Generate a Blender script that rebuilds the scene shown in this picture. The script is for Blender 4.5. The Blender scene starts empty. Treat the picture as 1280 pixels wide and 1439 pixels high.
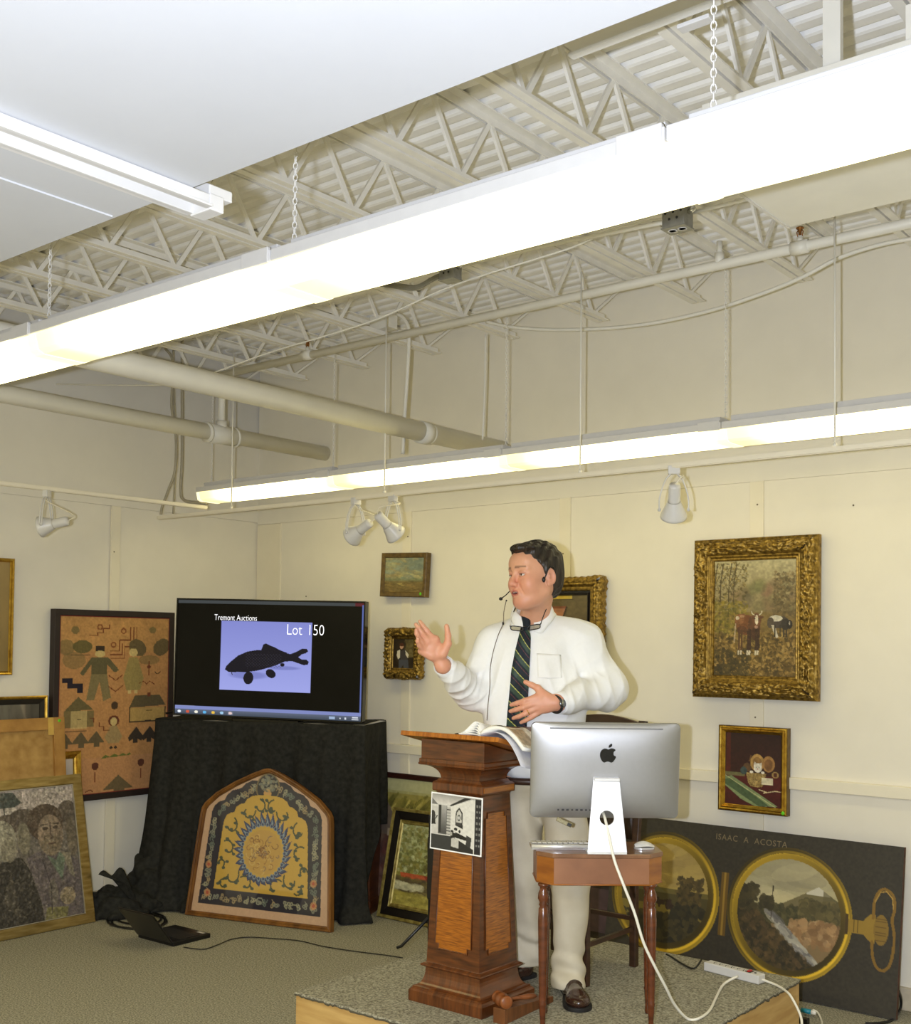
import bpy, bmesh, math, random
import numpy as np
from mathutils import Vector, Matrix
random.seed(7); rng = np.random.default_rng(7)
PI = math.pi
sc = bpy.context.scene
COL = sc.collection

# ------------------------------------------------------------------ camera, light, exposure
FPX, YAW, PITCH, ROLL = 1610.0, -0.684, 0.0324, 0.0101      # focal length in pixels of the 1280 wide frame, angles
CX, CY = 640.0, 853.6
CAM = np.array([0.0, 0.0, 1.6])
def _axes():
    cy, sy, cp, sp = math.cos(YAW), math.sin(YAW), math.cos(PITCH), math.sin(PITCH)
    fw = np.array([sy*cp, cy*cp, sp]); rt = np.array([cy, -sy, 0.0]); up = np.cross(rt, fw)
    return math.cos(ROLL)*rt+math.sin(ROLL)*up, -math.sin(ROLL)*rt+math.cos(ROLL)*up, fw
RA, UA, FA = _axes()
cam_d = bpy.data.cameras.new('camera'); cam = bpy.data.objects.new('camera', cam_d); COL.objects.link(cam)
cam.matrix_world = Matrix(((RA[0], UA[0], -FA[0], CAM[0]), (RA[1], UA[1], -FA[1], CAM[1]), (RA[2], UA[2], -FA[2], CAM[2]), (0, 0, 0, 1)))
cam_d.sensor_fit = 'HORIZONTAL'; cam_d.sensor_width = 36; cam_d.lens = FPX/1280*36; cam_d.shift_y = (CY-719.5)/1280
cam_d.clip_start = 0.05; cam_d.clip_end = 60
sc.camera = cam

world = bpy.data.worlds.new('world'); sc.world = world; world.use_nodes = True
bg = world.node_tree.nodes['Background']; bg.inputs[0].default_value = (1.0, .86, .42, 1); bg.inputs[1].default_value = .40
sc.view_settings.view_transform = 'Standard'; sc.view_settings.look = 'None'; sc.view_settings.gamma = 1
sc.view_settings.use_curve_mapping = False; sc.view_settings.exposure = 0.19
TUBE = 5.3            # fluorescent lens strength
def point_light(name, loc, power, color, size):
    l = bpy.data.lights.new(name, 'POINT'); l.energy = power; l.color = color; l.shadow_soft_size = size
    o = bpy.data.objects.new(name, l); COL.objects.link(o); o.location = loc; return o
def area_light(name, loc, rot, power, color, sx, sy):
    l = bpy.data.lights.new(name, 'AREA'); l.shape = 'RECTANGLE'; l.size = sx; l.size_y = sy; l.energy = power; l.color = color
    o = bpy.data.objects.new(name, l); COL.objects.link(o); o.location = loc; o.rotation_euler = rot; return o
fl = CAM - 0.14*RA + 0.01*UA
FLASH = point_light('camera_flash', tuple(fl), 400, (.76, .83, 1.0), .018)
# more rows of the same ceiling fixtures behind the photographer
area_light('rear_fixture_row', (-1.6, -1.4, 2.5), (0, 0, 0), 150, (1, .87, .42), 6.0, .2)

# ------------------------------------------------------------------ helpers
def ray(px, py): return RA*((px-CX)/FPX) - UA*((py-CY)/FPX) + FA
def on_x(px, py, X): d = ray(px, py); return CAM + d*((X-CAM[0])/d[0])
def on_y(px, py, Y): d = ray(px, py); return CAM + d*((Y-CAM[1])/d[1])
def on_z(px, py, Z): d = ray(px, py); return CAM + d*((Z-CAM[2])/d[2])
def at(px, py, D): return CAM + ray(px, py)*D
RZ = -YAW                                     # things that face the camera turn by this about z
RH = np.array([math.cos(YAW), -math.sin(YAW), 0.0]); FH = np.array([math.sin(YAW), math.cos(YAW), 0.0])

def lin(c):
    c = np.asarray(c, float)/255.0
    return np.where(c <= .04045, c/12.92, ((c+.055)/1.055)**2.4)
def rgba(c): l = lin(c); return (float(l[0]), float(l[1]), float(l[2]), 1)
MATS = {}
def mat(name, c, rough=.5, metal=0, var=.08, scale=30, bump=0, bscale=60, c2=None, stretch=None, spec=.5, coat=0, detail=4, attr=False, emis=0):
    if name in MATS: return MATS[name]
    m = bpy.data.materials.new(name); m.use_nodes = True; nt = m.node_tree; b = nt.nodes['Principled BSDF']
    b.inputs['Roughness'].default_value = rough; b.inputs['Metallic'].default_value = metal
    b.inputs['Specular IOR Level'].default_value = spec; b.inputs['Coat Weight'].default_value = coat
    tc = nt.nodes.new('ShaderNodeTexCoord'); mp = nt.nodes.new('ShaderNodeMapping'); nt.links.new(tc.outputs['Object'], mp.inputs[0])
    if stretch: mp.inputs['Scale'].default_value = stretch
    nz = nt.nodes.new('ShaderNodeTexNoise'); nz.inputs['Scale'].default_value = scale; nz.inputs['Detail'].default_value = detail
    nt.links.new(mp.outputs[0], nz.inputs['Vector'])
    cr = nt.nodes.new('ShaderNodeValToRGB'); l = lin(c)
    if c2 is None: a = l*(1-var); d = np.clip(l*(1+var), 0, 1)
    else: a = lin(c2); d = l
    cr.color_ramp.elements[0].position = .32; cr.color_ramp.elements[1].position = .68
    cr.color_ramp.elements[0].color = (*a, 1); cr.color_ramp.elements[1].color = (*d, 1)
    nt.links.new(nz.outputs['Fac'], cr.inputs[0]); src = cr.outputs[0]
    if attr:
        at_ = nt.nodes.new('ShaderNodeAttribute'); at_.attribute_name = 'Col'
        mx = nt.nodes.new('ShaderNodeMix'); mx.data_type = 'RGBA'; mx.blend_type = 'MULTIPLY'; mx.inputs[0].default_value = 1
        nt.links.new(at_.outputs['Color'], mx.inputs[6]); nt.links.new(src, mx.inputs[7]); src = mx.outputs[2]
    nt.links.new(src, b.inputs['Base Color'])
    if emis:
        nt.links.new(src, b.inputs['Emission Color']); b.inputs['Emission Strength'].default_value = emis
    if bump:
        n2 = nt.nodes.new('ShaderNodeTexNoise'); n2.inputs['Scale'].default_value = bscale; n2.inputs['Detail'].default_value = 3
        nt.links.new(mp.outputs[0], n2.inputs['Vector'])
        bp = nt.nodes.new('ShaderNodeBump'); bp.inputs['Strength'].default_value = bump; bp.inputs['Distance'].default_value = .01
        nt.links.new(n2.outputs['Fac'], bp.inputs['Height']); nt.links.new(bp.outputs[0], b.inputs['Normal'])
    MATS[name] = m; return m

class MB:
    """collects shapes, built as one mesh object"""
    def __init__(s): s.v = []; s.f = []; s.m = []; s.sm = []
    def add(s, vs, fs, mi=0, smooth=False):
        o = len(s.v); s.v += [tuple(map(float, v)) for v in vs]
        for f in fs: s.f.append(tuple(i+o for i in f)); s.m.append(mi); s.sm.append(smooth)
        return s
    def box(s, c, d, mi=0, rot=None, taper=1.0):
        x, y, z = d[0]/2, d[1]/2, d[2]/2
        vs = [(-x, -y, -z), (x, -y, -z), (x, y, -z), (-x, y, -z), (-x*taper, -y*taper, z), (x*taper, -y*taper, z), (x*taper, y*taper, z), (-x*taper, y*taper, z)]
        if rot is not None: vs = [tuple(rot @ Vector(v)) for v in vs]
        vs = [(v[0]+c[0], v[1]+c[1], v[2]+c[2]) for v in vs]
        return s.add(vs, [(0, 3, 2, 1), (4, 5, 6, 7), (0, 1, 5, 4), (1, 2, 6, 5), (2, 3, 7, 6), (3, 0, 4, 7)], mi)
    def bar(s, p, q, w, h, mi=0, up=(0, 0, 1)):
        p, q = Vector(p), Vector(q); d = (q-p); L = d.length; d.normalize(); u = Vector(up)
        if abs(d.dot(u)) > .98: u = Vector((0, 1, 0))
        r = d.cross(u).normalized(); u = r.cross(d)
        M = Matrix((r, d, u)).transposed()
        return s.box((p+q)/2, (w, L, h), mi, M)
    def tube(s, pts, r, n=8, mi=0, cap=True, closed=False):
        pts = [Vector(p) for p in pts]; N = len(pts)
        rs = r if hasattr(r, '__len__') else [r]*N
        vs = []; u = None
        for i, p in enumerate(pts):
            if closed: d = pts[(i+1) % N]-pts[i-1]
            else: d = pts[min(i+1, N-1)]-pts[max(i-1, 0)]
            if d.length < 1e-9: d = Vector((0, 0, 1))
            d.normalize()
            if u is None:
                u = Vector((0, 0, 1)) if abs(d.z) < .9 else Vector((1, 0, 0))
            u = (u-d*u.dot(d));
            if u.length < 1e-6: u = Vector((0, 1, 0))-d*d.y
            u.normalize(); w = d.cross(u)
            for k in range(n):
                a = 2*PI*k/n; vs.append(p+(u*math.cos(a)+w*math.sin(a))*rs[i])
        fs = []
        for i in range(N if closed else N-1):
            j = (i+1) % N
            for k in range(n): fs.append((i*n+k, i*n+(k+1) % n, j*n+(k+1) % n, j*n+k))
        if cap and not closed: fs.append(tuple(range(n))[::-1]); fs.append(tuple((N-1)*n+k for k in range(n)))
        return s.add(vs, fs, mi, True)
    def lathe(s, prof, c=(0, 0, 0), n=20, mi=0, rot=None, sx=1, sy=1):
        vs = []
        for (r, z) in prof:
            for k in range(n):
                a = 2*PI*k/n; v = Vector((r*math.cos(a)*sx, r*math.sin(a)*sy, z))
                if rot is not None: v = rot @ v
                vs.append(v+Vector(c))
        fs = [(i*n+k, i*n+(k+1) % n, (i+1)*n+(k+1) % n, (i+1)*n+k) for i in range(len(prof)-1) for k in range(n)]
        fs.append(tuple(range(n))[::-1]); fs.append(tuple((len(prof)-1)*n+k for k in range(n)))
        return s.add(vs, fs, mi, True)
    def ball(s, c, r, mi=0, n=14, m=9, rot=None):
        r = r if hasattr(r, '__len__') else (r, r, r); vs = []
        for i in range(m+1):
            t = PI*i/m
            for k in range(n):
                a = 2*PI*k/n; v = Vector((r[0]*math.sin(t)*math.cos(a), r[1]*math.sin(t)*math.sin(a), r[2]*math.cos(t)))
                if rot is not None: v = rot @ v
                vs.append(v+Vector(c))
        fs = [(i*n+k, (i+1)*n+k, (i+1)*n+(k+1) % n, i*n+(k+1) % n) for i in range(m) for k in range(n)]
        return s.add(vs, fs, mi, True)
    def prism(s, poly, y0, y1, mi=0, plane='xz', smooth=False):
        n = len(poly)
        if plane == 'xz': f = lambda p, t: (p[0], t, p[1])
        elif plane == 'xy': f = lambda p, t: (p[0], p[1], t)
        else: f = lambda p, t: (t, p[0], p[1])
        vs = [f(p, y0) for p in poly]+[f(p, y1) for p in poly]
        fs = [tuple(range(n)), tuple(range(2*n-1, n-1, -1))]+[(i, i+n, (i+1) % n+n, (i+1) % n) for i in range(n)]
        return s.add(vs, fs, mi, smooth)
    def grid(s, P, mi=0, smooth=True, closed_u=False):
        P = np.asarray(P, float); a, b = P.shape[:2]
        fs = []
        for i in range(a if closed_u else a-1):
            for j in range(b-1):
                i2 = (i+1) % a; fs.append((i*b+j, i2*b+j, i2*b+j+1, i*b+j+1))
        return s.add(P.reshape(-1, 3), fs, mi, smooth)
    def build(s, name, mats, parent=None, bevel=0, seg=2, solid=0, fix=True):
        me = bpy.data.meshes.new(name); me.from_pydata(s.v, [], s.f)
        if not isinstance(mats, (list, tuple)): mats = [mats]
        for m in mats: me.materials.append(m)
        me.polygons.foreach_set('material_index', s.m); me.polygons.foreach_set('use_smooth', s.sm)
        if fix:
            bm = bmesh.new(); bm.from_mesh(me); bmesh.ops.recalc_face_normals(bm, faces=bm.faces); bm.to_mesh(me); bm.free()
        me.update()
        o = bpy.data.objects.new(name, me); COL.objects.link(o)
        if parent: o.parent = parent
        if solid:
            md = o.modifiers.new('solid', 'SOLIDIFY'); md.thickness = solid; md.offset = 0
        if bevel:
            md = o.modifiers.new('bevel', 'BEVEL'); md.width = bevel; md.segments = seg; md.limit_method = 'ANGLE'; md.angle_limit = math.radians(40)
        return o
def tag(o, label=None, cat=None, group=None, kind=None):
    if label: o['label'] = label
    if cat: o['category'] = cat
    if group: o['group'] = group
    if kind: o['kind'] = kind
    return o
def empty(name, loc=(0, 0, 0), rz=0, M=None):
    o = bpy.data.objects.new(name, None); COL.objects.link(o); o.empty_display_size = .05
    if M is not None: o.matrix_world = M
    else: o.location = tuple(map(float, loc)); o.rotation_euler = (0, 0, rz)
    return o
def thing(name, label, cat, loc=(0, 0, 0), rz=0, M=None, group=None): return tag(empty(name, loc, rz, M), label, cat, group)
def kids(o): return [c for c in bpy.data.objects if c.parent == o]
def dup(o, loc=None, label=None):
    c = o.copy(); COL.objects.link(c)
    for k in kids(o):
        kc = k.copy(); COL.objects.link(kc); kc.parent = c
        for g in kids(k):
            gc = g.copy(); COL.objects.link(gc); gc.parent = kc
    if loc is not None: c.location = loc
    if label: c['label'] = label
    return c
def smooth_path(pts, n=6):
    P = [np.array(p, float) for p in pts]; out = []
    for i in range(len(P)-1):
        p0, p1, p2, p3 = P[max(i-1, 0)], P[i], P[i+1], P[min(i+2, len(P)-1)]
        for k in range(n):
            t = k/n; out.append(.5*((2*p1)+(-p0+p2)*t+(2*p0-5*p1+4*p2-p3)*t*t+(-p0+3*p1-3*p2+p3)*t**3))
    out.append(P[-1]); return out
def frame_M(origin, xdir, updir):
    """local x along xdir, local z along updir, local y into the thing (away from its face)"""
    x = Vector(xdir).normalized(); z = Vector(updir); z = (z-x*z.dot(x)).normalized(); y = z.cross(x)
    M = Matrix((x, y, z)).transposed().to_4x4(); M.translation = Vector(tuple(map(float, origin))); return M
def chain_mb(p, q, link=.021, r=.0017, n=5):
    mb = MB(); p, q = np.array(p, float), np.array(q, float); L = np.linalg.norm(q-p); N = max(2, int(L/(link*.72)))
    for i in range(N):
        c = p+(q-p)*((i+.5)/N); a = (i % 2)*PI/2+.5
        w = np.array([math.cos(a), math.sin(a), 0])*link*.26; h = np.array([0, 0, link*.5])
        mb.tube([c+w*math.cos(t)+h*math.sin(t)*(.75+.25*abs(math.sin(t))) for t in [2*PI*k/8 for k in range(8)]], r, n=4, closed=True)
    return mb

# ------------------------------------------------------------------ flat artwork: numpy painting -> coloured canvas grid
def vnoise(w, h, s, seed=0):
    g = np.random.default_rng(seed); gw, gh = max(2, int(w/s)+3), max(2, int(h/s)+3); G = g.random((gh, gw))
    X = np.arange(w)/s; Y = np.arange(h)/s; xi = X.astype(int); yi = Y.astype(int); fx = X-xi; fy = (Y-yi)[:, None]
    fx = fx*fx*(3-2*fx); fy = fy*fy*(3-2*fy)
    a = G[yi][:, xi]; b = G[yi][:, xi+1]; c = G[yi+1][:, xi]; d = G[yi+1][:, xi+1]
    return (a*(1-fx)+b*fx)*(1-fy)+(c*(1-fx)+d*fx)*fy
class Pic:
    def __init__(s, w, h, bg=(128, 128, 128)):
        s.w, s.h = w, h; s.a = np.zeros((h, w, 3)); s.a[:] = bg
        s.X, s.Y = np.meshgrid((np.arange(w)+.5)/w, (np.arange(h)+.5)/h); s.seed = 1
    def put(s, m, c, al=1.0):
        k = (m*al)[..., None] if m.dtype != bool else np.where(m, al, 0.)[..., None]
        s.a = s.a*(1-k)+np.array(c, float)*k; return s
    def grad(s, y0, c0, y1, c1, m=None):
        t = np.clip((s.Y-y0)/(y1-y0), 0, 1)[..., None]; col = np.array(c0, float)*(1-t)+np.array(c1, float)*t
        k = ((s.Y >= min(y0, y1)) & (s.Y <= max(y0, y1)) if m is None else m)
        s.a = np.where(k[..., None], col, s.a); return s
    def ell(s, cx, cy, rx, ry, c, al=1.0, rot=0, soft=0):
        dx, dy = s.X-cx, s.Y-cy; ca, sa = math.cos(rot), math.sin(rot); ar = s.h/s.w
        dyy = dy*ar; u = (dx*ca+dyy*sa)/rx; v = (-dx*sa+dyy*ca)/(ry*ar); d = u*u+v*v
        return s.put(d < 1, c, al) if not soft else s.put(np.clip((1-d)/soft, 0, 1), c, al)
    def mask(s, pts):
        m = np.zeros((s.h, s.w), bool); n = len(pts)
        for i in range(n):
            x0, y0 = pts[i]; x1, y1 = pts[(i+1) % n]
            if y0 == y1: continue
            c = ((s.Y >= min(y0, y1)) & (s.Y < max(y0, y1)) & (s.X < (x1-x0)*(s.Y-y0)/(y1-y0)+x0)); m ^= c
        return m
    def poly(s, pts, c, al=1.0): return s.put(s.mask(pts), c, al)
    def line(s, pts, wd, c, al=1.0):
        ar = s.h/s.w; m = np.zeros((s.h, s.w), bool)
        for (x0, y0), (x1, y1) in zip(pts[:-1], pts[1:]):
            dx, dy = x1-x0, (y1-y0)*ar; L = dx*dx+dy*dy+1e-12; px, py = s.X-x0, (s.Y-y0)*ar
            t = np.clip((px*dx+py*dy)/L, 0, 1); m |= (px-t*dx)**2+(py-t*dy)**2 < (wd/2)**2
        return s.put(m, c, al)
    def rect(s, x0, y0, x1, y1, c, al=1.0): return s.put((s.X >= x0) & (s.X < x1) & (s.Y >= y0) & (s.Y < y1), c, al)
    def noise(s, amp, sc_, m=None):
        s.seed += 1; n = (vnoise(s.w, s.h, sc_, s.seed)+.5*vnoise(s.w, s.h, max(1.2, sc_/2.3), s.seed+50)-.75)/.75*amp
        if m is not None: n = n*m
        s.a = s.a*(1+n[..., None]); return s
    def dabs(s, n, m, cols, r0, r1, al=.8, asp=1.6, ang=None):
        ys, xs = np.nonzero(m); g = np.random.default_rng(s.seed+900); s.seed += 1
        if len(ys) == 0: return s
        for _ in range(n):
            i = g.integers(len(ys)); x, y = xs[i], ys[i]; r = g.uniform(r0, r1)*s.w; c = np.array(cols[g.integers(len(cols))], float)*g.uniform(.85, 1.15)
            R = int(r*asp)+2; x0, x1, y0, y1 = max(0, x-R), min(s.w, x+R+1), max(0, y-R), min(s.h, y+R+1)
            a = g.uniform(0, PI) if ang is None else ang+g.uniform(-.3, .3)
            yy, xx = np.mgrid[y0:y1, x0:x1]; dx, dy = xx-x, yy-y
            k = (((dx*math.cos(a)+dy*math.sin(a))/(r*asp))**2+((-dx*math.sin(a)+dy*math.cos(a))/r)**2 < 1)*al
            s.a[y0:y1, x0:x1] = s.a[y0:y1, x0:x1]*(1-k[..., None])+c*k[..., None]
        return s
def canvas(name, pic, w, h, material, parent, y=0.0, cx=0, cz=0, clip=None, zbase=None, relief=0):
    """flat picture of w x h metres in the local xz plane facing -y"""
    H, W = pic.h, pic.w
    xs = np.linspace(-w/2, w/2, W)+cx; zs = np.linspace(h/2, -h/2, H)+cz
    X, Z = np.meshgrid(xs, zs); Yv = np.full_like(X, y)
    if relief: Yv = Yv+relief*(vnoise(W, H, 2.2, 5)-.5)
    V = np.stack([X, Yv, Z], -1).reshape(-1, 3).astype(np.float32)
    idx = np.arange(H*W).reshape(H, W); q = np.stack([idx[:-1, :-1], idx[1:, :-1], idx[1:, 1:], idx[:-1, 1:]], -1).reshape(-1, 4)
    if clip is not None:
        mk = clip(X, Z).reshape(-1); q = q[mk[q].all(1)]
    me = bpy.data.meshes.new(name); me.vertices.add(len(V)); me.vertices.foreach_set('co', V.ravel())
    me.loops.add(len(q)*4); me.loops.foreach_set('vertex_index', q.ravel().astype(np.int32))
    me.polygons.add(len(q)); me.polygons.foreach_set('loop_start', np.arange(0, len(q)*4, 4, dtype=np.int32))
    me.update(calc_edges=True)
    ca = me.color_attributes.new('Col', 'FLOAT_COLOR', 'POINT')
    c = np.ones((H*W, 4), np.float32); c[:, :3] = lin(np.clip(pic.a, 0, 255).reshape(-1, 3)); ca.data.foreach_set('color', c.ravel())
    me.materials.append(material)
    o = bpy.data.objects.new(name, me); COL.objects.link(o)
    if parent: o.parent = parent
    return o
def picture_mat(name='painted_canvas', rough=.5, coat=0, emis=0):
    return mat(name, (255, 255, 255), rough=rough, var=.04, scale=90, attr=True, coat=coat, emis=emis)

def frame_sweep(w, h, prof, relief=None, nl=2):
    """mitred frame swept round a w x h rectangle; prof = [(inset from outer edge, height toward viewer)]"""
    mb = MB(); P = []
    cs = [(-w/2, -h/2), (w/2, -h/2), (w/2, h/2), (-w/2, h/2)]
    for k in range(4):
        a, b = np.array(cs[k]), np.array(cs[(k+1) % 4]); d = (b-a)/np.linalg.norm(b-a); nrm = np.array([-d[1], d[0]]); L = np.linalg.norm(b-a)
        N = nl if relief is None else max(4, int(L/.008))
        ring = []
        for i in range(N+1):
            t = i/N; row = []
            for (ins, ht) in prof:
                p0 = a+(d+nrm)*ins; p1 = b+(-d+nrm)*ins; p = p0+(p1-p0)*t
                hh, oo = ht, 0
                if relief is not None: hh, oo = relief(ins, ht, np.dot(p-a, d), L, k)
                q = p-nrm*oo; row.append((q[0], -hh, q[1]))
            ring.append(row)
        mb.grid(ring, smooth=relief is not None)
    return mb
# ------------------------------------------------------------------ room shell
XL, YB, ZC = -6.055, 5.256, 3.56
M_wall = mat('cream_wall_paint', (231, 225, 209), rough=.75, var=.02, scale=6, bump=.03, bscale=180)
M_wallg = mat('grey_white_wall_paint', (214, 211, 204), rough=.8, var=.02, scale=6)
M_trim = mat('cream_trim_paint', (232, 224, 202), rough=.6, var=.015, scale=10)
M_steel = mat('white_painted_steel', (236, 233, 224), rough=.55, var=.04, scale=14)
M_deck = mat('white_painted_deck', (242, 240, 234), rough=.6, var=.04, scale=9)
M_white = mat('white_enamel', (210, 208, 204), rough=.35, var=.02)
M_pipe = mat('cream_painted_pipe', (226, 223, 212), rough=.45, var=.03, scale=8)
M_carpet = mat('grey_green_carpet', (186, 181, 160), c2=(104, 100, 86), rough=.95, scale=130, bump=.5, bscale=260, spec=.1, detail=6)
M_black = mat('black_plastic', (14, 14, 15), rough=.4, var=.1)
M_galv = mat('galvanised_steel', (150, 150, 146), rough=.4, metal=.7, var=.15, scale=40)

def struct(mb, name, m, **k): return tag(mb.build(name, m, **k), kind='structure')
mb = MB(); mb.box((-1.5, 1.6, -.03), (9.2, 7.4, .06)); floor = struct(mb, 'floor', M_carpet)
mb = MB(); mb.box((-2.0, YB+.07, ZC/2+.1), (8.2, .13, ZC+.3)); wall_back = struct(mb, 'wall_back', M_wall)
mb = MB(); mb.box((XL-.075, 1.6, 1.47), (.13, 7.5, 2.94)); mb.box((XL-.075, 1.6, 3.3), (.13, 7.5, .72), 1); wall_left = struct(mb, 'wall_left', [M_wall, M_wallg])
# raised trim over the recessed wall panels
tn = 0
def trim(c, d, m=M_trim, bev=.0015):
    global tn; tn += 1; mb = MB(); mb.box(c, d); return struct(mb, 'trim_%d' % tn, m, bevel=bev)
mb_ = MB(); mb_.box((-2.0, YB, (2.412+2.94)/2), (8.1, .012, 2.94-2.412)); mb_.box((-2.0, YB, 3.3), (8.1, .012, .72)); tag(mb_.build('trim_header_back', M_wall), kind='structure')
for xr in (-4.638, -3.475, -2.354, -1.2, -.04): trim((xr-.035, YB, 1.70), (.07, .012, 1.424))
for xr in (-4.638, -3.475, -2.354, -1.2, -.04): trim((xr-.035, YB, .5), (.07, .012, .86))
trim((-5.935, YB, 1.25), (.235, .012, 2.32))
trim((-2.0, YB-.006, .958), (8.1, .030, .056), bev=.004)
mb_ = MB(); mb_.box((XL+.0, 1.6, (2.428+2.94)/2), (.012, 7.4, 2.94-2.428)); tag(mb_.build('trim_header_left', M_wall), kind='structure')
for yr in (4.149, 2.99, 1.83): trim((XL, yr-.033, 1.70), (.012, .066, 1.456)); trim((XL, yr-.033, .5), (.012, .066, .86))
trim((XL+.006, 1.6, .958), (.030, 7.2, .056), bev=.004)
M_base = mat('beige_baseboard', (196, 184, 160), rough=.6)
tag(MB().box((-2.0, YB-.004, .05), (8.1, .022, .1)).build('baseboard_back', M_base, bevel=.003), kind='structure')
tag(MB().box((XL+.012, 1.6, .05), (.022, 7.2, .1)).build('baseboard_left', M_base, bevel=.003), kind='structure')
# small screw heads in the panels, as in the photo
mb = MB()
for px, py in [(1064, 709), (1199, 710), (573, 754), (791, 778), (791, 813), (568, 888), (1061, 1008), (430, 838)]:
    p = on_y(px, py, YB-.008); mb.ball(p, .0045, n=6, m=4)
p = on_x(160.5, 775.5, XL+.008); mb.ball(p, .0045, n=6, m=4)
tag(mb.build('trim_screws', mat('brass_screw', (110, 100, 80), rough=.4, metal=.6)), kind='structure')

# corrugated steel roof deck, ribs run along x
mb = MB(); ys = []; zs = []
pitch = .091; y = -1.8
while y < YB+.08:
    for dy, dz in ((0, .030), (.010, .024), (.018, .004), (.028, 0), (.068, 0), (.078, .004), (.086, .024)): ys.append(y+dy); zs.append(ZC+dz)
    y += pitch
mb.grid([[(x, yy, zz) for yy, zz in zip(ys, zs)] for x in (-6.2, 2.2)], smooth=False)
ceil = struct(mb, 'ceiling', M_deck, solid=.002)
mb = MB(); mb.box((-2, 1.6, ZC+.1), (8.6, 7.6, .04)); struct(mb, 'ceiling_roof_board', M_steel)
# wall plate above the joist seats is part of the wall; open-web joists along y
def joist():
    t = thing('roof_truss', 'x', 'roof truss', group='open web roof trusses')
    y0, y1 = -1.7, 4.97; zb, zt = 3.262, ZC
    mb = MB()
    for s in (-1, 1): mb.box((s*.02, (y0+y1)/2, zb), (.03, y1-y0, .006)); mb.box((s*.008, (y0+y1)/2, zb+.015), (.005, y1-y0, .03))
    mb.build('bottom_chord', M_steel, t)
    mb = MB()
    for s in (-1, 1): mb.box((s*.026, (y0+YB)/2, zt-.004), (.042, YB-y0, .006)); mb.box((s*.008, (y0+YB)/2, zt-.02), (.005, YB-y0, .03))
    mb.build('top_chord', M_steel, t)
    first = None; yb = 4.87; k = 0
    wm = []
    while yb > y0+.2:
        for dy in (-.1725, .1725):
            if k == 0 and dy > 0: q = (0, YB-.02, zt-.02)
            else: q = (0, yb+dy, zt-.02)
            key = 'end' if (k == 0 and dy > 0) else dy
            if key == 'end':
                MB().bar((0, yb, zb+.012), q, .012, .012).build('web_member', M_steel, t)
            else:
                if dy not in [w[0] for w in wm]:
                    o = MB().bar((0, 0, zb+.012), (0, dy, zt-.02), .011, .02).build('web_member', M_steel, t); wm.append((dy, o)); o.location = (0, yb, 0)
                else:
                    b = dict(wm)[dy]; o = b.copy(); COL.objects.link(o); o.parent = t; o.location = (0, yb, 0)
        yb -= .345; k += 1
    return t
xs_j = [-5.86, -5.305, -4.772, -4.21, -3.661, -3.098, -2.562, -2.03, -1.48, -.94, -.4, .15]
names_j = ['hugging the left wall', 'second from the left wall', 'above the sprinkler riser', 'above the upper end of the fat main pipe', 'above the box with two hanging cables',
           'above the left steel junction box', 'between the two steel junction boxes', 'above the right steel junction box', 'just left of the hanging panel', 'over the hanging panel', 'to the right over the hanging panel', 'farthest right beyond the hanging panel']
j0 = joist()
for i, x in enumerate(xs_j):
    o = j0 if i == 0 else dup(j0)
    o.location = (x, 0, 0); o['label'] = 'white open-web steel roof truss '+names_j[i]
# horizontal bridging bars across the joists
bar_lbl = ['thin white bridging bar tied across the trusses near the back wall', 'thin white bridging bar across the trusses above the long light']
for (y, z), lb in zip(((3.97, 3.30), (3.97, 3.5)), bar_lbl):
    tag(MB().box((-2.2, y, z), (7.4, .03, .004)).box((-2.2, y+.014, z+.015), (7.4, .004, .03)).build('bridging_bar', M_steel), lb if z < 3.4 else 'upper thin white bridging bar under the roof deck, near the back wall', 'bridging bar')

# lowered ceiling slab above the photographer, with its own track
M_slab = mat('smooth_white_ceiling_board', (192, 193, 195), rough=.6, var=.012, scale=5, bump=.02, bscale=40)
ZS, YS = 2.52, 1.435
mb = MB(); mb.box((-1.7, YS-2.2, ZS+.02), (6.2, 4.4, .04)); mb.box((-1.7, YS-.006, ZS+.07), (6.2, .012, .10), 0)
slab = struct(mb, 'ceiling_lowered_board', M_slab)
xs0 = on_z(150, 305, ZS)[0]
mb = MB(); mb.box((xs0, YS-2.2, ZS-.0015), (.035, 4.38, .004)); struct(mb, 'trim_ceiling_seam', M_slab)
t = thing('track_rail', 'white double track rail fixed under the lowered ceiling, top left', 'track rail', (on_z(285, 278, ZS)[0], YS, ZS))
mb = MB()
for dx in (-.026, .026): mb.box((dx, -1.985, -.016), (.010, 4.05, .028)); mb.box((dx*1.35, -1.985, -.0275), (.014, 4.05, .005))
mb.box((0, -1.985, -.004), (.056, 4.05, .008)); mb.build('rail', M_white, t, bevel=.001)
mb = MB(); mb.box((0, .058, -.016), (.066, .036, .034)); mb.prism([(-.03, -.002), (.03, -.002), (.03, .02), (-.03, .05)], .04, .10)
mb.build('end_cap', M_white, t, bevel=.002)
# beige lamp housing edge peeking above the lowered ceiling edge
t = thing('ceiling_duct', 'cream square duct with a thin lip running along the lowered ceiling edge', 'duct', (-.6, 2.28, 3.0))
MB().box((-.30, -.05, .10), (1.22, .10, .14)).build('duct_body', M_pipe, t, bevel=.004)
MB().box((-.30, .005, .028), (1.24, .022, .010)).build('duct_lip', M_pipe, t)
MB().box((-.60, .03, .01), (.08, .03, .010)).build('duct_clip', M_white, t, bevel=.002)
MB().box((-.52, -.05, .095), (.012, .105, .16)).build('duct_joint', M_pipe, t)

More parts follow.
